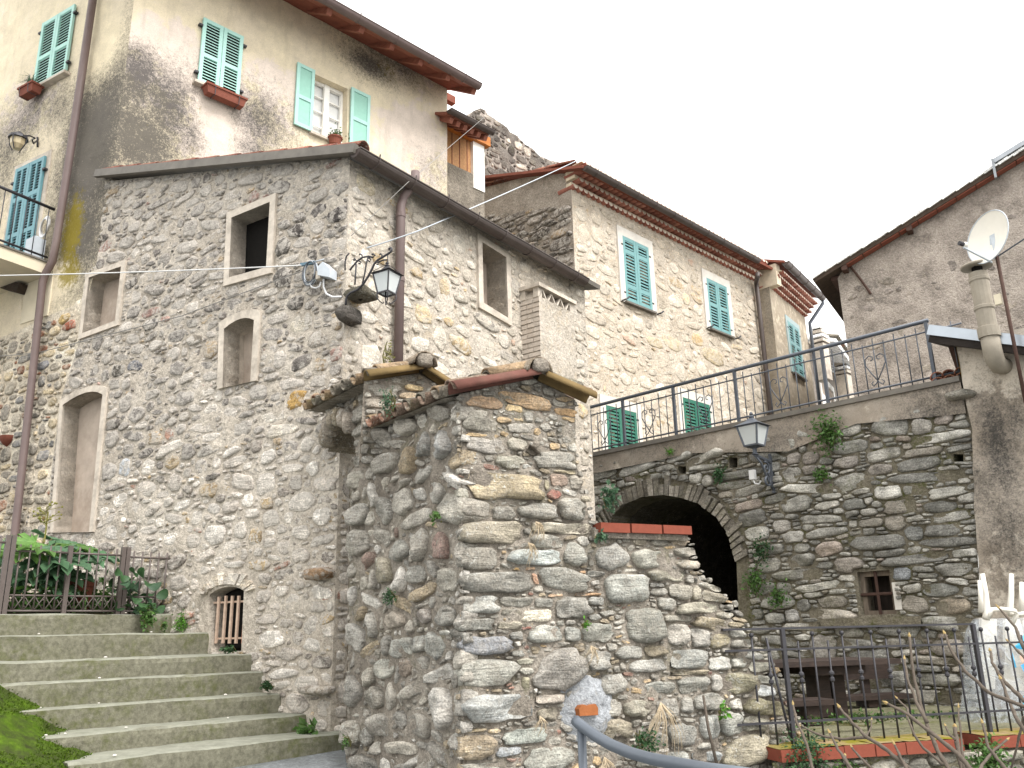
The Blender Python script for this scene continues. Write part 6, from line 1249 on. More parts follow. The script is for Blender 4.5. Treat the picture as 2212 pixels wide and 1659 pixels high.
# ------------------------------------------------------------------ railing on top of the retaining wall
RR = R.off(-.12); rt = RR.px(1600, 795)[1]; rt = (RR.px(1265, 877)[1] + RR.px(2005, 699)[1]) / 2
rail = thing("terrace_railing", "dark iron terrace railing with heart scrolls on top of the retaining wall", "railing", RR.P(RR.px(1600, 915)[0], zR))
zc_ = zR + .04; ru0, ru1 = RR.px(1262, 876)[0], RR.px(2006, 698)[0]; Hh = rt - zc_
tubeobj("top_rail", RR.P(ru0, rt), RR.P(ru1, rt), .028, M['iron_g'], rail, 8); tubeobj("rail", RR.P(ru0, rt - Hh * .17), RR.P(au0 + .05, rt - Hh * .17), .011, M['iron_g'], rail); tubeobj("rail", RR.P(ru0, zc_ + Hh * .12), RR.P(au0 + .05, zc_ + Hh * .12), .014, M['iron_g'], rail)
posts = [RR.px(x, y)[0] for x, y in ((1350, 955), (1461, 935), (1596, 905), (1788, 860), (2012, 770))]
bounds = [ru0] + posts
for u in posts: g2 = G(); g2.fbox(RR, u - .02, u + .02, zc_, rt, -.02, .02); mk("post", g2, M['iron_g'], rail)
for a, b in zip(bounds[:-1], bounds[1:]):
    n = max(4, int((b - a) / .135)); mid_ = (a + b) / 2
    for i in range(1, n):
        u = a + (b - a) * i / n; hi = rt - Hh * (.07 if i % 2 else .13); tubeobj("baluster", RR.P(u, zc_ + Hh * .06), RR.P(u, hi), .008, M['iron_g'], rail, 5)
    if b - a > .5:
        hc = RR.P(mid_, zc_ + Hh * .52)
        for s in (-1, 1):
            hs = Hh * .3; x = R.U * s; pts = [hc - Z * hs * .9, hc - Z * hs * .5 + x * hs * .25, hc + x * hs * .52, hc + x * hs * .5 + Z * hs * .35, hc + x * hs * .3 + Z * hs * .5, hc + x * hs * .12 + Z * hs * .42, hc + x * hs * .12 + Z * hs * .25, hc + x * hs * .24 + Z * hs * .22]
            g2 = G(); g2.tube(pts, .008, 5); g2.tube([hc - Z * hs * .9, hc - Z * hs * 1.05 + x * hs * .1, hc - Z * hs * 1.15 + x * hs * .25, hc - Z * hs * 1.0 + x * hs * .33, hc - Z * hs * .9 + x * hs * .22], .008, 5); mk("heart_scroll", g2, M['iron_g'], rail, smooth=True)
tubeobj("baluster", RR.P(ru1 + .25, zc_), RR.P(ru1 + .25, rt - Hh * .1), .008, M['iron_g'], rail, 5)
ts = thing("tile_stack", "small heap of red roof tiles at the end of the railing", "tiles", R.W(2050, 832, -.3)); r = random.Random(12)
for i in range(10): share(r.choice(TILE_RED), "tile", ts, place(R.P(R.px(2040, 832)[0] + (i % 5) * .14 - .1, zR + .04 + (i // 5) * .07, -.1), -R.N + R.U * r.uniform(-.3, .3), Z + R.U * r.uniform(-.1, .1)))
ts = thing("tile_heap", "loose old roof tiles lying on the terrace behind the railing", "tiles", R.P(R.px(1760, 880)[0], zR, -1.0)); r = random.Random(13)
for i in range(24): share(r.choice(TILE_OLD), "tile", ts, place(R.P(R.px(1700, 880)[0] + r.uniform(0, 2.2), zR + r.uniform(-.02, .08), -.9 + r.uniform(-.3, .3)), R.U + R.N * r.uniform(-.6, .6), Z))

# ------------------------------------------------------------------ fence on the steps
FF = F7.off(-.12); fz0 = zt7 + .03
fence = thing("garden_fence", "low brown iron fence with crossed lower panels on top of the steps", "fence", FF.P(-.8, zt7))
pu = [FF.px(x, 1250)[0] for x in (-122, 12, 145, 266, 374)]; tops = [FF.px(22, 1156)[1], FF.px(22, 1156)[1], FF.px(153, 1179)[1], FF.px(272, 1182)[1], FF.px(379, 1193)[1]]
for i, u in enumerate(pu):
    for o in ((-.024, .024) if i in (1, 3) else (0,)): g2 = G(); g2.fbox(FF, u + o - .02, u + o + .02, zt7, tops[i], -.02, .02); mk("post", g2, M['fence'], fence)
for i in range(4):
    a, b = pu[i], pu[i + 1]; t = min(tops[i], tops[i + 1]) - .07
    tb = [t, t - .0]; lowr = fz0 + .14
    tubeobj("rail", FF.P(a, t), FF.P(b, t), .011, M['fence'], fence); tubeobj("rail", FF.P(a, fz0), FF.P(b, fz0), .011, M['fence'], fence); tubeobj("rail", FF.P(a, lowr), FF.P(b, lowr), .009, M['fence'], fence)
    n = 6
    for k in range(1, n): u = a + (b - a) * k / n; tubeobj("bar", FF.P(u, fz0), FF.P(u, t + .06), .0095, M['fence'], fence)
    for k in range(n):
        x0, x1 = a + (b - a) * k / n, a + (b - a) * (k + 1) / n
        tubeobj("cross_bar", FF.P(x0, fz0, .004), FF.P(x1, lowr, .004), .005, M['fence'], fence, 4); tubeobj("cross_bar", FF.P(x1, fz0, -.004), FF.P(x0, lowr, -.004), .005, M['fence'], fence, 4)
pot("terracotta_pot", F7.W(212, 1320, -.55) + Z * .02, .15, .3, "square red terracotta pot behind the garden fence", M['terracotta'])
bx = thing("plant_label", "small pale plant marker among the leaves behind the fence", "label", FF.W(238, 1273, -.2)); g2 = G(); g2.obox(FF.W(238, 1275, -.2), FF.U * .05, FF.N * .004, Z * .016); mk("card", g2, M['cream'], bx); tubeobj("stake", FF.W(238, 1275, -.2), FF.W(238, 1275, -.2) - Z * .2, .004, M['cream'], bx)

# ------------------------------------------------------------------ railing of the lower terrace
LR = TF.off(.12); low = thing("low_railing", "dark iron railing with ball finials and knuckled bars on the lower terrace", "railing", LR.P(1.2, zT))
l0 = LR.px(1560, 1360)[0]; lt = LR.px(1701, 1357)[1]; l1, l2 = LR.px(1701, 1470)[0], LR.px(2101, 1350)[0]; lend = LR.px(2420, 1450)[0]; m2_ = LR.px(1712, 1402)[1]; m3 = LR.px(1718, 1559)[1]; zb_ = zT - .05
for z_, e_ in ((lt, l2), (m2_, lend), (m3, lend)): g2 = G(); g2.beam(LR.P(l0, z_), LR.P(e_, z_), .03, .016); mk("rail", g2, M['iron'], low)
for u in (l1, l2): g2 = G(); g2.fbox(LR, u - .016, u + .016, zb_, lt, -.016, .016); mk("post", g2, M['iron'], low)
u = l1 - .14 * 2; i = 0
while u < lend:
    if abs(u - l1) > .03 and abs(u - l2) > .03 and u > l0 + .05:
        ball = i % 2 == 0; b = tubeobj("baluster", LR.P(u, zb_), LR.P(u, m2_ + (.1 if ball else .06)), .0085, M['iron'], low, 6)
        if ball: g2 = G(); g2.ball(LR.P(u, m2_ + .115), .02, 8, 6); mk("ball_finial", g2, M['iron'], b, smooth=True)
        else: g2 = G(); c = LR.P(u, (m2_ + m3) / 2 + .06); g2.lathe(c - Z * .05, [(.009, 0), (.02, .012), (.02, .03), (.011, .04), (.011, .05), (.022, .06), (.022, .075), (.009, .09)], 8); mk("knuckle", g2, M['iron'], b)
    u += .137; i += 1
brace = tubeobj("brace", LR.P(LR.px(1655, 1378)[0], LR.px(1655, 1378)[1]), LR.P(LR.px(1705, 1560)[0], zT - .02), .01, M['iron'], low)

# ------------------------------------------------------------------ picnic table with benches
M['dark_wood'] = wood_mat("dark_stained_wood", S('#40342e'), S('#2a2320'), .7, (5, 5, 30))
TX = atY(1790, 1500, 9.4); PT = Frame.vp(TX, 9000); tz = zT - .05
tab = thing("picnic_table", "dark stained wooden table with thick legs behind the low railing", "table", PT.P(0, tz))
t0, t1, tv = PT.px(1600, 1440)[0], PT.px(1886, 1430)[0], PT.px(1780, 1424)[1]
for k in range(4): g2 = G(); g2.fbox(PT, t0, t1 + (.02 if k % 2 else 0), tv - .05, tv, -.4 + k * .21, -.4 + k * .21 + .2); mk("top_plank", g2, M['dark_wood'], tab)
for x, w in ((1771, .16), (1806, .13)): u = PT.px(x, 1520)[0]; g2 = G(); g2.fbox(PT, u - w / 2, u + w / 2, tz, tv - .14, -.1 - .12 * (x > 1790), .1); mk("leg", g2, M['dark_wood'], tab)
g2 = G(); g2.fbox(PT, PT.px(1725, 1450)[0], PT.px(1830, 1450)[0], tv - .14, tv - .05, -.32, .32); mk("crosspiece", g2, M['dark_wood'], tab)
g2 = G(); g2.fbox(PT, t0, PT.px(1724, 1450)[0], tv - .24, tv - .08, -.3, -.2); mk("apron", g2, M['dark_wood'], tab)
def bench(label, x0, x1, yv, d, backy=None, legs=()):
    PB = PT.off(d); b = thing("bench", label, "bench", PB.P(PB.px((x0 + x1) / 2, yv)[0], tz)); a, c = PB.px(x0, yv)[0], PB.px(x1, yv)[0]; sv = PB.px((x0 + x1) / 2, yv)[1]
    for k in range(2): g2 = G(); g2.fbox(PB, a, c, sv - .05, sv, -.18 + k * .17, -.18 + k * .17 + .16); mk("seat_plank", g2, M['dark_wood'], b)
    if backy:
        z0, z1 = PB.px(x1 - 30, backy[1])[1], PB.px(x1 - 30, backy[0])[1]; g2 = G(); g2.fbox(PB, a, c, z0, z1, -.26, -.21); mk("backrest", g2, M['dark_wood'], b)
    for x in legs:
        u = PB.px(x, yv)[0]; g2 = G(); g2.fbox(PB, u - .08, u + .08, tz, sv - .05, -.14, .1); mk("leg", g2, M['dark_wood'], b)
        if backy: g2 = G(); g2.fbox(PB, u + .12, u + .22, tz, z1 - .02, -.32, -.262); mk("back_post", g2, M['dark_wood'], b)
bench("dark wooden bench with a plank backrest beyond the table", 1800, 1955, 1500, -.75, (1433, 1468), (1876,))
bench("low dark wooden bench in front of the table", 1610, 1786, 1512, .62, None, (1640, 1745))

# ------------------------------------------------------------------ upturned plastic chairs in a clear bag
M['white_plastic'] = plain_mat("white_plastic", S('#ece7dc', .9), .4, .4, var=.05, scale=5)
HC = TF.off(-.75); zc8 = lambda x, y, d=0: HC.W(2008.7 + x / 4.0825, 1219.8 + y / 4.0825, d)
def chair(label, pts, arms, loop):
    t = thing("plastic_chair", label, "chair", pts[0][-1] - Z * .6, "upturned white plastic chairs")
    for p in pts: g2 = G(); n = len(p); g2.tube(p, [.024 + .014 * i / max(1, n - 1) for i in range(n)], 6); mk("leg", g2, M['white_plastic'], t, smooth=True)
    for p in arms: g2 = G(); g2.tube(p, .022, 6); mk("armrest", g2, M['white_plastic'], t, smooth=True)
    g2 = G(); a, b, c, d = loop; g2.add([a, b, c, d] + [p - TF.N * .03 for p in (a, b, c, d)], [(0, 1, 2, 3), (7, 6, 5, 4), (0, 4, 5, 1), (1, 5, 6, 2), (2, 6, 7, 3), (3, 7, 4, 0)]); mk("seat", g2, M['white_plastic'], t)
    g2 = G(); e = [a * .5 + d * .5, b * .5 + c * .5]; g2.add([d, c, c - Z * .42 - TF.N * .12, d - Z * .42 - TF.N * .12], [(0, 1, 2, 3)]); mk("backrest", g2, M['white_plastic'], t)
chair("upturned white plastic chair on the left in the clear bag", [[zc8(395, 85, .1), zc8(425, 260, .1), zc8(440, 420, .1), zc8(425, 480, .1)], [zc8(540, 130, -.15), zc8(555, 280, -.15), zc8(560, 420, -.15)]], [[zc8(430, 470, .12), zc8(450, 400, .14), zc8(520, 395, .16), zc8(620, 410, .18), zc8(640, 440, .18), zc8(610, 520, .16)]], (zc8(450, 470, .0), zc8(590, 480, .0), zc8(590, 700, .0), zc8(460, 700, 0)))
chair("upturned white plastic chair cut off by the right edge of the photo", [[zc8(685, 85, .05), zc8(683, 260, .05), zc8(670, 400, .05), zc8(690, 450, .05)], [zc8(880, 150, -.1), zc8(885, 420, -.1)]], [[zc8(640, 440, .1), zc8(700, 440, .14), zc8(780, 425, .14), zc8(900, 415, .14)], [zc8(740, 470, .1), zc8(770, 600, .1), zc8(800, 700, .1)]], (zc8(700, 480, -.05), zc8(880, 480, -.05), zc8(880, 720, -.05), zc8(700, 720, -.05)))
bt = NT("clear_plastic_bag"); trn = bt.n("ShaderNodeBsdfTransparent"); mxs = bt.n("ShaderNodeMixShader"); wr = bt.noise(9, 4, .6, 1.2)
bt.val(bt.b.inputs["Base Color"], (.5, .54, .58)); bt.b.inputs["Roughness"].default_value = .22; bt.bump(wr, .9, .04); bt.l(bt.ramp(wr, .35, .7, .12, .55), mxs.inputs[0]); bt.l(trn.outputs[0], mxs.inputs[1]); bt.l(bt.b.outputs[0], mxs.inputs[2]); bt.l(mxs.outputs[0], bt.out.inputs[0]); M['bag'] = bt.m
bag = thing("plastic_bag", "wrinkled clear plastic bag with blue print wrapped round the upturned chairs", "bag", zc8(600, 1440))
prof = [(470, .2), (560, .26), (700, .3), (860, .33), (1050, .36), (1250, .38), (1400, .4), (1450, .38)]; vv = []; ff = []; n = 40; cxm = 700
for j, (y, rad) in enumerate(prof):
    c = zc8(cxm, y); w = abs((zc8(cxm, y) - zc8({470: 400, 560: 345, 700: 340, 860: 335, 1050: 325, 1250: 315, 1400: 305, 1450: 310}[y], y)).length)
    for k in range(n):
        t = 2 * math.pi * k / n; q = 1 + .1 * noise.noise(Vector((math.cos(t) * 3, math.sin(t) * 3, j * .8))); vv.append(c + TF.U * (w * math.cos(t) * q) + TF.N * (rad * .75 * math.sin(t) * q))
ff = [(j * n + k, j * n + (k + 1) % n, (j + 1) * n + (k + 1) % n, (j + 1) * n + k) for j in range(len(prof) - 1) for k in range(n)]
g2 = G(); g2.add(vv, ff); mk("bag_film", g2, M['bag'], bag, smooth=True)
def patch(poly, col, name):
    g2 = G(); m = len(poly); vv = []
    for x, y in poly:
        p = zc8(x, y); j = min(prof, key=lambda q: abs(q[0] - y)); w = abs((zc8(cxm, y) - zc8(330, y)).length); du = (p - zc8(cxm, y)).dot(TF.U); s_ = max(.05, 1 - (du / w) ** 2); vv.append(p + TF.N * (j[1] * .75 * math.sqrt(s_) * 1.1 + .03))
    c = sum(vv, Vector()) / m + TF.N * .02; g2.add(vv + [c], [(i, (i + 1) % m, m) for i in range(m)]); mk(name, g2, plain_mat("print_" + name, col, .5, .3, var=.1), bag)
patch([(545, 730), (600, 680), (660, 600), (665, 690), (640, 750)], S('#3f9cc4'), "blue_print"); patch([(520, 800), (545, 770), (560, 900), (535, 900)], S('#4aa4cc'), "blue_print")
patch([(590, 880), (640, 850), (700, 900), (790, 960), (795, 1030), (740, 1030), (690, 1000), (660, 1010), (610, 960)], S('#3f93d0'), "blue_print"); patch([(580, 800), (650, 790), (720, 770), (700, 850), (640, 850), (600, 860)], S('#cdab98'), "pale_print")
patch([(580, 1140), (620, 1150), (630, 1290), (590, 1290)], S('#4a9fc0'), "blue_print"); patch([(680, 1370), (740, 1340), (750, 1400), (690, 1400)], S('#2f88a8'), "blue_print")

# ------------------------------------------------------------------ flue, dish and mast on the annex
M['asb'] = plain_mat("grey_cement_pipe", S('#989083'), .85, .2, var=.15, scale=7, bump=.15, dirt=.3, dirtcol=S('#6f685e'))
FL = R.off(.34); fp = FL.W(2148, 780); z_t = FL.W(2112, 590).z
flue = thing("flue_pipe", "grey cement flue pipe with round cap and elbow on the annex wall", "pipe", fp)
g2 = G(); g2.tube([fp - R.N * .34 + R.U * .02, fp - R.N * .14 - Z * .02, fp - R.N * .04 + Z * .02, fp + Z * .12, fp + Z * .3], [.1, .1, .1, .1, .1], 14); mk("elbow", g2, M['asb'], flue, smooth=True)
g2 = G(); g2.lathe(fp + Z * .28, [(.118, 0), (.118, .12), (.1, .13), (.1, z_t - fp.z - .28)], 14); mk("pipe", g2, M['asb'], flue)
for q in (.42, .86): g2 = G(); g2.lathe(fp + Z * (.28 + (z_t - fp.z - .28) * q), [(.104, 0), (.112, .01), (.112, .04), (.104, .05)], 14); mk("collar", g2, M['asb'], flue)
g2 = G(); g2.lathe(Vector((fp.x, fp.y, z_t)), [(.06, 0), (.06, .09)], 8); mk("cap_legs", g2, M['dark'], flue)
g2 = G(); g2.lathe(Vector((fp.x, fp.y, z_t + .07)), [(.17, 0), (.175, .015), (.15, .035), (.04, .05)], 18); mk("cap", g2, M['asb'], flue)
MS = R.off(.45); mp = MS.W(2190, 740); mast = thing("antenna_mast", "rusty antenna mast standing in front of the annex", "mast", Vector((mp.x, mp.y, zT)))
mtop = MS.W(2160, 531); g2 = G(); g2.tube([Vector((mp.x, mp.y, MS.W(2212, 905).z)), Vector((mp.x, mp.y, mtop.z))], .02, 8); mk("pole", g2, M['iron_rust'], mast, smooth=True)
mt_ = Vector((mp.x, mp.y, mtop.z))
g2 = G(); g2.obox(mt_ - Z * .62 - R.U * .07, R.U * .035, R.N * .025, Z * .06); mk("amplifier_box", g2, M['cream'], mast)
an = thing("tv_antenna", "thin television aerial reaching out of the picture from the mast", "antenna", mt_ - Z * .1)
a, b = mt_ - Z * .12, mt_ + R.U * .75 + Z * .12 + R.N * .1; g2 = G(); g2.tube([a, b], .01, 6); mk("boom", g2, M['iron_g'], an)
for k in range(5):
    c = a.lerp(b, .55 + k * .1); g2 = G(); g2.tube([c - R.N * .16 + Z * .14, c, c + R.N * .16 - Z * .1], .004, 4); mk("element", g2, M['iron_g'], an)
dish = thing("satellite_dish", "white satellite dish mounted on the rusty mast above the flue", "dish", mt_)
dn_ = Vector((-.96, -.3, .18)).normalized(); dc = MS.W(2128, 516) + Vector((0, -.05, 0)); dx = Z.cross(dn_).normalized(); dy = dn_.cross(dx); rad = .32; vv = []; ff = []
for j in range(6):
    q = j / 5
    for k in range(28): t = 2 * math.pi * k / 28; vv.append(dc + dx * (rad * .92 * q * math.cos(t)) + dy * (rad * q * math.sin(t)) + dn_ * (.07 * q * q - .07))
ff = [(j * 28 + k, j * 28 + (k + 1) % 28, (j + 1) * 28 + (k + 1) % 28, (j + 1) * 28 + k) for j in range(5) for k in range(28)]
g2 = G(); g2.add(vv, ff); mk("reflector", g2, M['white_plastic'], dish, smooth=True)
g2 = G(); g2.tube([vv[5 * 28 + k] for k in range(28)] + [vv[5 * 28]], .007, 5, caps=False); mk("rim", g2, M['grey_pvc'], dish)
bt_ = dc - dy * rad * .98; lnb = dc + dn_ * .34 - dy * .2; g2 = G(); g2.tube([bt_ - dn_ * .05, lnb - dy * .04], .012, 6); mk("feed_arm", g2, M['grey_pvc'], dish); g2 = G(); g2.tube([lnb - dn_ * .01, lnb + dn_ * .06], .026, 8); mk("feed_horn", g2, M['iron'], dish); g2 = G(); g2.ball(lnb - dn_ * .02, .034, 10, 8); mk("feed_cap", g2, M['white_plastic'], dish, smooth=True)
g2 = G(); g2.beam(dc - dn_ * .09 + dy * .05, dc - dn_ * .09 - dy * .24, .07, .05, dn_); g2.beam(dc - dn_ * .08, mt_ - Z * .05, .05, .07); mk("mount", g2, M['grey_pvc'], dish)

# ------------------------------------------------------------------ handrail in the foreground
HY = 4.3; hr = thing("handrail", "grey steel tube handrail curving down in front of the rubble wall", "handrail", atY(1255, 1700, HY)); M['tube'] = plain_mat("grey_tube_paint", S('#5a6068'), .45, .4, .2, var=.08, scale=12)
g2 = G(); g2.tube([atY(x, y, Y_) for x, y, Y_ in ((1243, 1556, 4.42), (1250, 1563, 4.4), (1262, 1572, 4.37), (1290, 1592, 4.3), (1320, 1609, 4.2), (1360, 1626, 4.1), (1410, 1640, 3.95), (1470, 1651, 3.8), (1530, 1662, 3.65), (1620, 1674, 3.5))], .026, 12); mk("rail", g2, M['tube'], hr, smooth=True)
p = atY(1256, 1575, 4.4); g2 = G(); g2.tube([p, Vector((p.x, p.y, -.1))], .021, 12); mk("post", g2, M['tube'], hr, smooth=True)
# ------------------------------------------------------------------ plants
def blob_pos(c, a, b, h, x, n): return lambda r: c + x * (r.gauss(0, .5) * a) + n * (r.gauss(0, .5) * b) + Z * (r.gauss(0, .5) * h)
def weed(name, label, c, w, h, n, L, x, out, mat, seed, d=.06, cat="plant", droop=0.0, group=None):
    r = random.Random(seed); t = thing(name, label, cat, c - Z * h * .5, group)
    g2 = G()
    for i in range(6): g2.tube([c - Z * h * .4, c + x * r.uniform(-.3, .3) * w, c + x * r.uniform(-.5, .5) * w + Z * r.uniform(-.3, .5) * h + out * d], .004, 4)
    mk("stem", g2, M['stem'], t)
    foliage("foliage", t, mat, r, n, blob_pos(c + out * d, w * .5, d * .7, h * .5, x, out), L, L * .62, out, droop, kind="stuff"); return t
weed("ivy", "ivy clump hanging below the coping right of the grey lantern", R.W(1800, 935, .06), .38, .5, 420, .055, R.U, R.N, M['leaf'], 1, .07, "ivy", .5)
weed("ivy", "small ivy tuft on the dark wall below the large ivy clump", R.W(1783, 1027, .05), .2, .16, 150, .05, R.U, R.N, M['leaf'], 2, .06, "ivy")
weed("ivy", "ivy sprig left of the grey lantern bracket above the arch", R.W(1562, 1026, .05), .2, .26, 160, .05, R.U, R.N, M['leaf_d'], 3, .06, "ivy", .4)
weed("ivy", "ivy growing beside the arch below the wall crack", R.W(1655, 1190, .06), .26, .34, 220, .05, R.U, R.N, M['leaf_d'], 4, .06, "ivy", .3)
weed("ivy", "ivy low on the right jamb of the arch", R.W(1640, 1255, .05), .3, .34, 240, .05, R.U, R.N, M['leaf'], 5, .06, "ivy", .3)
weed("ivy", "ivy patch near the foot of the arch jamb above the railing", R.W(1690, 1290, .05), .26, .28, 200, .05, R.U, R.N, M['leaf'], 6, .06, "ivy", .3)
weed("weed", "small yellow green weed under the coping above the arch", R.W(1455, 978, .05), .12, .12, 70, .04, R.U, R.N, M['leaf_br'], 7, .04)
weed("weed", "blue green succulent weed at the end of the brick ledge", WF.W(1300, 1078, .05), .12, .2, 120, .05, WF.U, WF.N, M['leaf_b'], 8, .05)
weed("weed", "small fern in the joint below the red bricks", WF.W(1281, 1164, .05), .09, .07, 60, .04, WF.U, WF.N, M['leaf_b'], 9, .05)
weed("weed", "green leafed weed in the joint beside the handrail", WF.W(1375, 1603, .05), .2, .2, 220, .032, WF.U, WF.N, M['leaf_d'], 10, .07)
weed("weed", "tiny bright weed between boulders in the middle of the wall face", WF.W(1253, 1350, .04), .05, .06, 30, .03, WF.U, WF.N, M['leaf_br'], 11, .04)
weed("weed", "bright green shoot in the joint near the ragged edge of the wall", WF.W(1545, 1535, .05), .06, .1, 26, .05, WF.U, WF.N, M['leaf_br'], 12, .04)
weed("weed", "small weed on the left face of the rubble wall", WL.W(868, 1288, .05), .12, .12, 90, .03, WL.U, WL.N, M['leaf_d'], 13, .05)
weed("weed", "little round leafed weed near the corner of the rubble wall", WL.W(966, 1120, .05), .06, .08, 26, .04, WL.U, WL.N, M['leaf'], 14, .04)
weed("weed", "grey green trailing weed hanging from the coping tiles", WL.W(878, 872, .12), .14, .2, 200, .026, WL.U, WL.N, M['leaf_b'], 15, .05, "plant", 1.0)
weed("bush", "dense dark green bush at the foot of the ragged wall end", WF.W(1680, 1630, .16), .42, .36, 900, .034, WF.U, WF.N, M['leaf_d'], 16, .14, "bush")
weed("bush", "leafy climber in the gap of the brick coping below the railing", TF.W(2030, 1625, .42), .3, .28, 380, .05, TF.U, TF.N, M['leaf'], 17, .1, "bush")
weed("weed", "green weeds growing along the foot of the bush", WF.W(1745, 1650, .25), .3, .14, 200, .035, WF.U, WF.N, M['leaf'], 18, .1)
weed("weed", "low green growth on the terrace floor under the chairs", TF.W(1950, 1572, -.5), 1.6, .08, 500, .04, TF.U, Z, M['leaf'], 19, .03)
weed("weed", "dry yellow weed on the roof ledge left of the downpipe", B.W(812, 775, .12), .1, .3, 70, .03, B.U, B.N, M['leaf_y'], 20, .05)
def ledge(x, y, z): return atZ(x, y, z)
weed("weed", "dandelion leaves at the foot of the house wall by the lowest step", A.W(695, 1573, .1), .18, .09, 40, .09, A.U, A.N, M['leaf'], 21, .06)
weed("weed", "small weed where the steps meet the house wall", A.W(597, 1481, .06), .12, .08, 50, .05, A.U, A.N, M['leaf_d'], 22, .05)
weed("weed", "weed at the sill of the barred cellar window", A.W(512, 1404, .05), .14, .07, 60, .04, A.U, A.N, M['leaf_d'], 23, .05)
weed("cushion_plant", "round bright green cushion plant at the end of the top step", F7.W(379, 1347, .1), .17, .2, 700, .022, F7.U, F7.N, M['leaf_br'], 24, .08)
weed("weed", "slim weed left of the round cushion plant", F7.W(345, 1352, .06), .06, .12, 60, .03, F7.U, F7.N, M['leaf'], 25, .04)
weed("weed", "weed hanging over the top step below the fence corner", F7.W(306, 1332, .07), .14, .2, 150, .045, F7.U, F7.N, M['leaf'], 26, .06, "plant", .5)
weed("weed", "moss and weeds on the terrace wall end by the stair", WL.W(770, 1600, .05), .1, .1, 40, .03, WL.U, WL.N, M['leaf'], 27, .04)
# dry root tufts on the boulder wall
def roots(label, x, y, n, L, seed):
    r = random.Random(seed); c = WF.W(x, y, .09); t = thing("dry_grass_tuft", label, "dry grass", c); g2 = G()
    for i in range(n):
        a = r.uniform(-2.6, -.5); l = L * r.uniform(.5, 1.1); d = WF.U * math.cos(a) * .7 + Z * math.sin(a); g2.tube([c, c + d * l * .4 + WF.N * r.uniform(.02, .06), c + d * l * .75 - Z * l * .1 + WF.N * r.uniform(.0, .06), c + d * l * .95 - Z * l * .3], [.0028, .0024, .002, .001], 4, caps=False)
    mk("blades", g2, M['straw'], t, kind="stuff")
roots("pale dry root tuft spreading over the boulders right of the cement patch", 1411, 1516, 36, .34, 1); roots("dry root tuft under the large boulder near the wall corner", 1128, 1175, 22, .13, 2); roots("dry grass in the upright joint below the long slab", 1145, 1130, 18, .12, 3)
roots("dry grass at the foot of the wall behind the handrail post", 1290, 1632, 22, .2, 4); roots("dry tuft below the tapered boulder", 1262, 1395, 16, .12, 5); roots("dry roots left of the cement patch", 1152, 1545, 14, .1, 6)
# moss bank at the bottom left
M['moss'] = (lambda t: (t.bump(t.math('ADD', t.noise(40, 5, .7), t.noise(130, 3)), 1.0, .02), t.done(t.mix(t.ramp(t.noise(5, 5, .7), .38, .62), t.mix(t.ramp(t.noise(22, 4), .35, .65), (.07, .13, .012), (.12, .2, .02)), (.06, .075, .025)), 1.0, .05))[1])(NT("deep_moss"))
vv = []; nx, ny = 46, 26
for j in range(ny + 1):
    for i in range(nx + 1):
        s_, t_2 = i / nx, j / ny
        x = -90 + s_ * (390 - 20 * t_2); ylo = 1690 - .00012 * (x - 330) ** 2 * .12; ytop = 1478 + max(0, x) * .52 if x > 0 else 1478
        y = ylo + (min(ytop, ylo - 2) - ylo) * t_2
        P = A.W(*RIGHT[0]); base = Frame(P, US).off(.3 - 1.3 * t_2); p = base.W(x, y); w = p * 5
        vv.append(p + (base.N * .7 + Z * .3) * (.05 * noise.noise(w) + .03 * noise.noise(w * 2.6) + .015 * noise.noise(w * 7)))
g2 = G(); g2.add(vv, [(j * (nx + 1) + i, j * (nx + 1) + i + 1, (j + 1) * (nx + 1) + i + 1, (j + 1) * (nx + 1) + i) for j in range(ny) for i in range(nx)])
mb = thing("moss_bank", "bright green mossy bank at the left end of the lowest steps", "moss", vv[10]); mk("bank", g2, M['moss'], mb, smooth=True)
r = random.Random(50); g3 = G()
for i in range(5200):
    j = r.randrange(ny); k = r.randrange(nx); p = vv[j * (nx + 1) + k].lerp(vv[(j + 1) * (nx + 1) + k + 1], r.random()) + F7.U * r.uniform(-.03, .03)
    if noise.noise(p * 2.3) < -.1: continue
    d = (F7.N * .6 + Z * r.uniform(.2, 1) + rv(r) * .6).normalized(); kk = r.uniform(.6, 1.5); leaf_geo(g3, p - d * .004, d, rv(r), r.uniform(.012, .03), .01, (kk, kk, kk * .5))
mk("moss_tufts", g3, leaf_mat("moss_tip", (.05, .1, .012), (.09, .14, .02)), mb, kind="stuff")
# planting bed: fatsia with large hand-shaped leaves, ground cover, bergenia
fat = thing("fatsia", "fatsia shrub with large hand-shaped leaves behind the garden fence", "shrub", F7.W(145, 1300, -.7)); fc = F7.W(140, 1300, -.7)
g2 = G(); g2.tube([fc - Z * .1, fc + Z * .2, F7.W(140, 1180, -.65), F7.W(142, 1150, -.6)], [.025, .022, .018, .012], 7); mk("stem", g2, M['stem'], fat, smooth=True)
def palm_leaf(c, d, n, L, col):
    s = d.cross(n).normalized(); n = s.cross(d).normalized(); g2 = G(); vv = [c]; lob = 8; pts = []
    for i in range(lob):
        a = math.radians(-125 + 250 * i / (lob - 1)); k = 1 - .35 * abs(a) / 2.2; dr = d * math.cos(a) + s * math.sin(a)
        for q, (rad_, da) in enumerate(((.55, -.29), (.84, -.17), (1.0, 0), (.84, .17))):
            b = a + da; e = d * math.cos(b) + s * math.sin(b); pts.append(c + e * (L * k * rad_) - n * (L * .22 * rad_ * rad_ * k) + n * (.03 * (q == 1 or q == 3)))
    vv += pts; m = len(pts); g2.add(vv, [(0, 1 + i, 2 + i) for i in range(m - 1)], col); return g2
r = random.Random(60); top = F7.W(142, 1160, -.6)
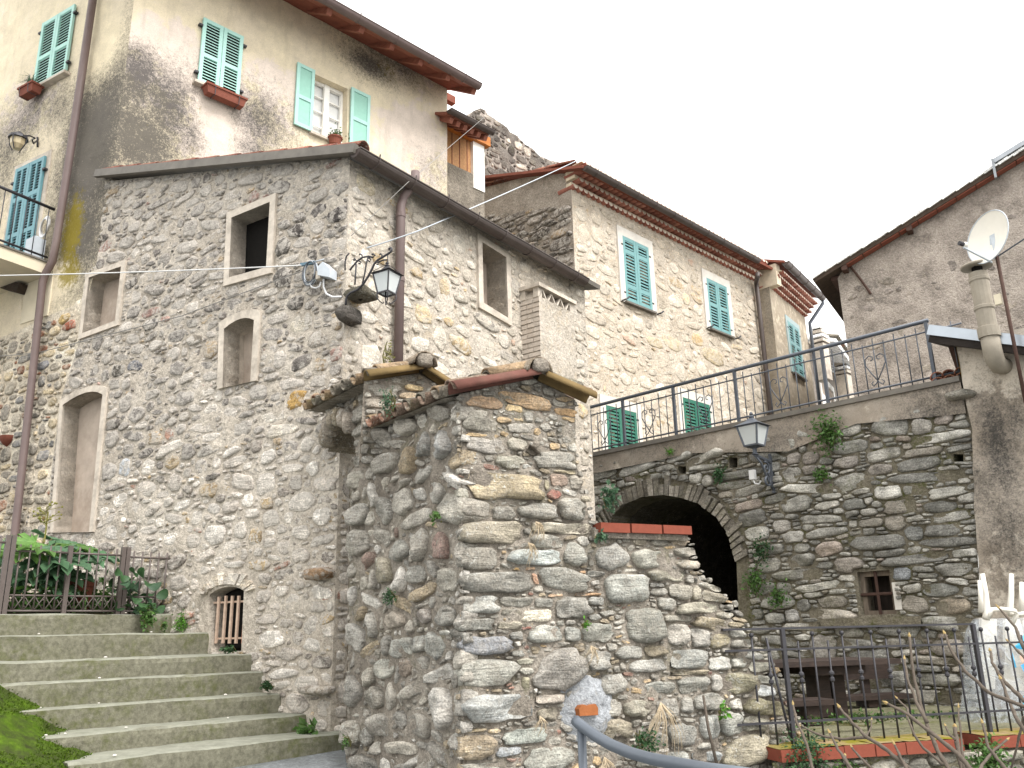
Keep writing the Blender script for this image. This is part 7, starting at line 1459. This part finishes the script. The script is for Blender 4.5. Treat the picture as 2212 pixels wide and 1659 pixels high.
LV = [(70, 1185, -.3), (110, 1160, -.5), (150, 1172, -.35), (200, 1168, -.4), (230, 1180, -.35), (170, 1150, -.7), (95, 1178, -.2), (130, 1195, -.25), (215, 1190, -.25), (165, 1200, -.22), (60, 1170, -.6), (190, 1155, -.6), (120, 1215, -.3), (100, 1240, -.35), (175, 1235, -.35), (80, 1230, -.5), (140, 1225, -.4), (150, 1255, -.3), (110, 1262, -.35)]
for x, y, d_ in LV:
    p = F7.W(x, y, d_); o = p - F7.W(145, 1200, -.6); o.z = 0; o = o.normalized() if o.length > .02 else F7.U; k = r.uniform(1.0, 1.7); L = r.uniform(.26, .38)
    g2 = palm_leaf(p - o * .04, (o * 1.0 - Z * r.uniform(.1, .4) + rv(r) * .15).normalized(), (Z + F7.N * .5 + rv(r) * .25).normalized(), L, (k, k * 1.02, k * .95)); lf = mk("leaf", g2, M['leaf_b' if r.random() < .75 else 'leaf'], fat, smooth=False)
    g2 = G(); g2.tube([p - o * .04, top.lerp(p, .5) - Z * .03, Vector((fc.x, fc.y, min(p.z, top.z)))], .006, 5); mk("leaf_stalk", g2, M['stem'], fat)
g2 = G(); r = random.Random(61); fb = F7.W(150, 1090, -.6)
g2.tube([top, F7.W(146, 1130, -.6), fb], .008, 5, col=(1, 1, 1))
for i in range(26):
    c = F7.W(146, 1125 - i * 1.8, -.6); e = c + Vector((r.uniform(-.14, .14), r.uniform(-.1, .1), r.uniform(.0, .09))); g2.tube([c, e], .003, 4, col=(1, 1, 1)); g2.ball(e, .012, 6, 4, col=(1, 1, 1))
mk("flower_spike", g2, M['leaf_y'], fat)
gc = thing("ground_cover", "mass of bright green ground cover plants behind the garden fence", "plants", F7.W(120, 1310, -.4)); r = random.Random(62)
foliage("foliage", gc, M['leaf'], r, 2200, lambda r: F7.P(r.uniform(-3.2, -.35), zt7 + abs(r.gauss(.0, .12)), -.2 - abs(r.gauss(0, .35))), .085, .06, (F7.N * .4 + Z).normalized(), kind="stuff")
dk = thing("dark_shrub", "dark leafy shrub filling the bed behind the terracotta pot", "shrub", F7.W(100, 1290, -1.3)); r = random.Random(63)
foliage("foliage", dk, M['leaf_d'], r, 1700, lambda r: F7.P(r.uniform(-3.4, -.3), zt7 + r.uniform(0, .62) * (.6 + .4 * math.sin(r.uniform(0, 6))), -.75 - abs(r.gauss(0, .3))), .08, .05, (F7.N * .6 + Z * .6).normalized(), kind="stuff")
be = thing("bergenia", "clump of round dark leaves pushing through the fence corner", "plant", F7.W(300, 1320, -.05)); r = random.Random(64)
for i in range(34):
    c = F7.W(r.uniform(258, 340), r.uniform(1238, 1322), r.uniform(-.25, .08)); d = (F7.N * r.uniform(0, 1) + F7.U * r.uniform(-1, 1) + Z * r.uniform(-.5, .9)).normalized(); n = (Z + F7.N + rv(r) * .4).normalized(); s = d.cross(n).normalized(); n = s.cross(d); L = r.uniform(.09, .15); k = r.uniform(.6, 1.3)
    rim = [c + d * (L * (.5 - .5 * math.cos(t))) + s * (L * .42 * math.sin(t)) + n * (.02 * math.cos(2 * t)) for t in [q * 2 * math.pi / 12 for q in range(12)]]; g2 = G(); g2.add(rim + [c + d * L * .5 - n * .012], [(q, (q + 1) % 12, 12) for q in range(12)], (k, k, k)); mk("leaf", g2, M['leaf_d' if i % 3 else 'leaf_b'], be, smooth=True)
ol = weed("oleander", "dark narrow leaved shrub at the left edge beside the downpipe", A.W(8, 985, .25), .3, .5, 120, .13, A.U, A.N, M['leaf_d'], 65, .12, "shrub")
hp = thing("wall_pot", "half-round red wall pot hanging left of the downpipe", "pot", A.W(18, 962, .02)); g2 = G(); c = A.W(18, 966, .02); vv = []
for j in range(6):
    q = j / 5
    for k in range(11): a = math.pi * k / 10; rr_ = .12 * math.sin(q * math.pi / 2) ** .7; vv.append(c + A.U * (rr_ * math.cos(a)) + A.N * (rr_ * .8 * math.sin(a)) + Z * (.14 * q))
g2.add(vv, [(j * 11 + k, j * 11 + k + 1, (j + 1) * 11 + k + 1, (j + 1) * 11 + k) for j in range(5) for k in range(10)]); mk("bowl", g2, M['terracotta'], hp, smooth=True)
# bare fig twigs in the foreground
M['bark'] = plain_mat("grey_bark", S('#6a6056', .7), .85, .2, var=.3, scale=40, bump=.4); M['bud'] = plain_mat("pale_bud", S('#a08a5c', .8), .7, .2)
fig = thing("fig_branches", "bare grey fig branches with pale buds rising in front of the low railing", "tree", atY(2050, 1800, 4.8)); zb2 = lambda x, y, Y_: atY(1534.3 + x / 3.264, 1253.7 + y / 3.264, Y_)
BR = [([(2300, 925), (2212, 890), (1960, 790), (1800, 640), (1690, 480), (1655, 380)], .011), ([(2300, 900), (2212, 845), (2120, 760), (2030, 660), (1990, 580), (1975, 500)], .013), ([(1720, 1400), (1680, 1323), (1600, 1200), (1540, 1050), (1480, 880), (1430, 650), (1405, 400)], .015), ([(1530, 1000), (1450, 850), (1390, 690), (1370, 560)], .009), ([(1900, 1400), (1830, 1323), (1720, 1200), (1560, 1080), (1400, 950), (1250, 870)], .015), ([(1400, 950), (1385, 900), (1320, 835)], .008), ([(1500, 1400), (1400, 1323), (1250, 1200), (1100, 1100), (1000, 1000), (915, 900)], .012), ([(1100, 1105), (950, 1120), (800, 1100), (640, 1030)], .009), ([(1100, 1100), (1130, 1050), (1137, 985)], .006), ([(1050, 1400), (990, 1323), (900, 1190), (845, 1080)], .01), ([(745, 1400), (720, 1323), (680, 1150), (610, 1000), (585, 880)], .01), ([(1640, 1300), (1500, 1180), (1420, 1050), (1390, 960)], .009), ([(2260, 1150), (2212, 1050), (2150, 960), (2100, 830), (2050, 700)], .012), ([(1880, 1380), (1920, 1300), (2000, 1200), (2090, 1125)], .01), ([(1800, 1400), (1780, 1323), (1745, 1180), (1725, 1040)], .02), ([(1725, 1120), (1690, 1090), (1660, 1030)], .007), ([(2140, 1400), (2050, 1290), (1960, 1180), (1920, 1010)], .011), ([(1200, 1400), (1130, 1320), (1060, 1250), (1000, 1180)], .01), ([(1420, 1400), (1360, 1280), (1300, 1160)], .009), ([(1000, 1400), (970, 1310), (950, 1240)], .012), ([(1790, 1330), (1770, 1150), (1750, 900)], .008), ([(2212, 480), (2150, 330), (2040, 200)], .009), ([(2230, 560), (2160, 490), (2100, 430)], .008), ([(2280, 1000), (2212, 960), (2140, 1250), (2110, 1400)], .009)]
r = random.Random(70)
for i, (pts, rad_) in enumerate(BR):
    y0 = 4.6 + .5 * (i % 3); P = []
    for q in range(len(pts) - 1):
        for t in range(4): a = t / 4; P.append(zb2(pts[q][0] + (pts[q + 1][0] - pts[q][0]) * a + r.uniform(-4, 4), pts[q][1] + (pts[q + 1][1] - pts[q][1]) * a + r.uniform(-3, 3), y0 + .08 * q + .02 * t))
    P.append(zb2(*pts[-1], y0 + .08 * (len(pts) - 1))); n = len(P); g2 = G(); g2.tube(P, [rad_ * (1.05 - .5 * k / n) * (1.12 if k % 3 == 0 else .95) for k in range(n)], 7); br = mk("branch", g2, M['bark'], fig, smooth=True)
    g2 = G(); d = (P[-1] - P[-2]).normalized(); g2.lathe(P[-1], [(rad_ * .6, 0), (rad_ * .75, .012), (.001, .035)], 6, d); mk("bud", g2, M['bud'], br)
stick = thing("dead_stick", "thin dead stick leaning against the boulder wall", "stick", WF.W(1508, 1655, .2)); g2 = G(); g2.tube([WF.W(1495, 1500, .13), WF.W(1500, 1570, .16), WF.W(1515, 1665, .2)], [.009, .011, .012], 6); mk("shaft", g2, M['bark'], stick, smooth=True)
# little stones and litter on the steps
r = random.Random(71)
for i in range(14):
    s_i = r.randrange(0, 6); P = A.W(*RIGHT[s_i]); Fs = Frame(P, US); u = r.uniform(-3.0, -.2); c = Fs.P(u, P.z + .012, -r.uniform(.02, .12)); 
    if i < 30: pass
    g2 = G(); g2.ball(c, r.uniform(.006, .013), 6, 4, (1.3, 1, .6)); mk("pebble", g2, M['white_surround'], stairs, centre=True)
print("objects", len(bpy.data.objects), "tris", sum(len(m.polygons) for m in bpy.data.meshes))
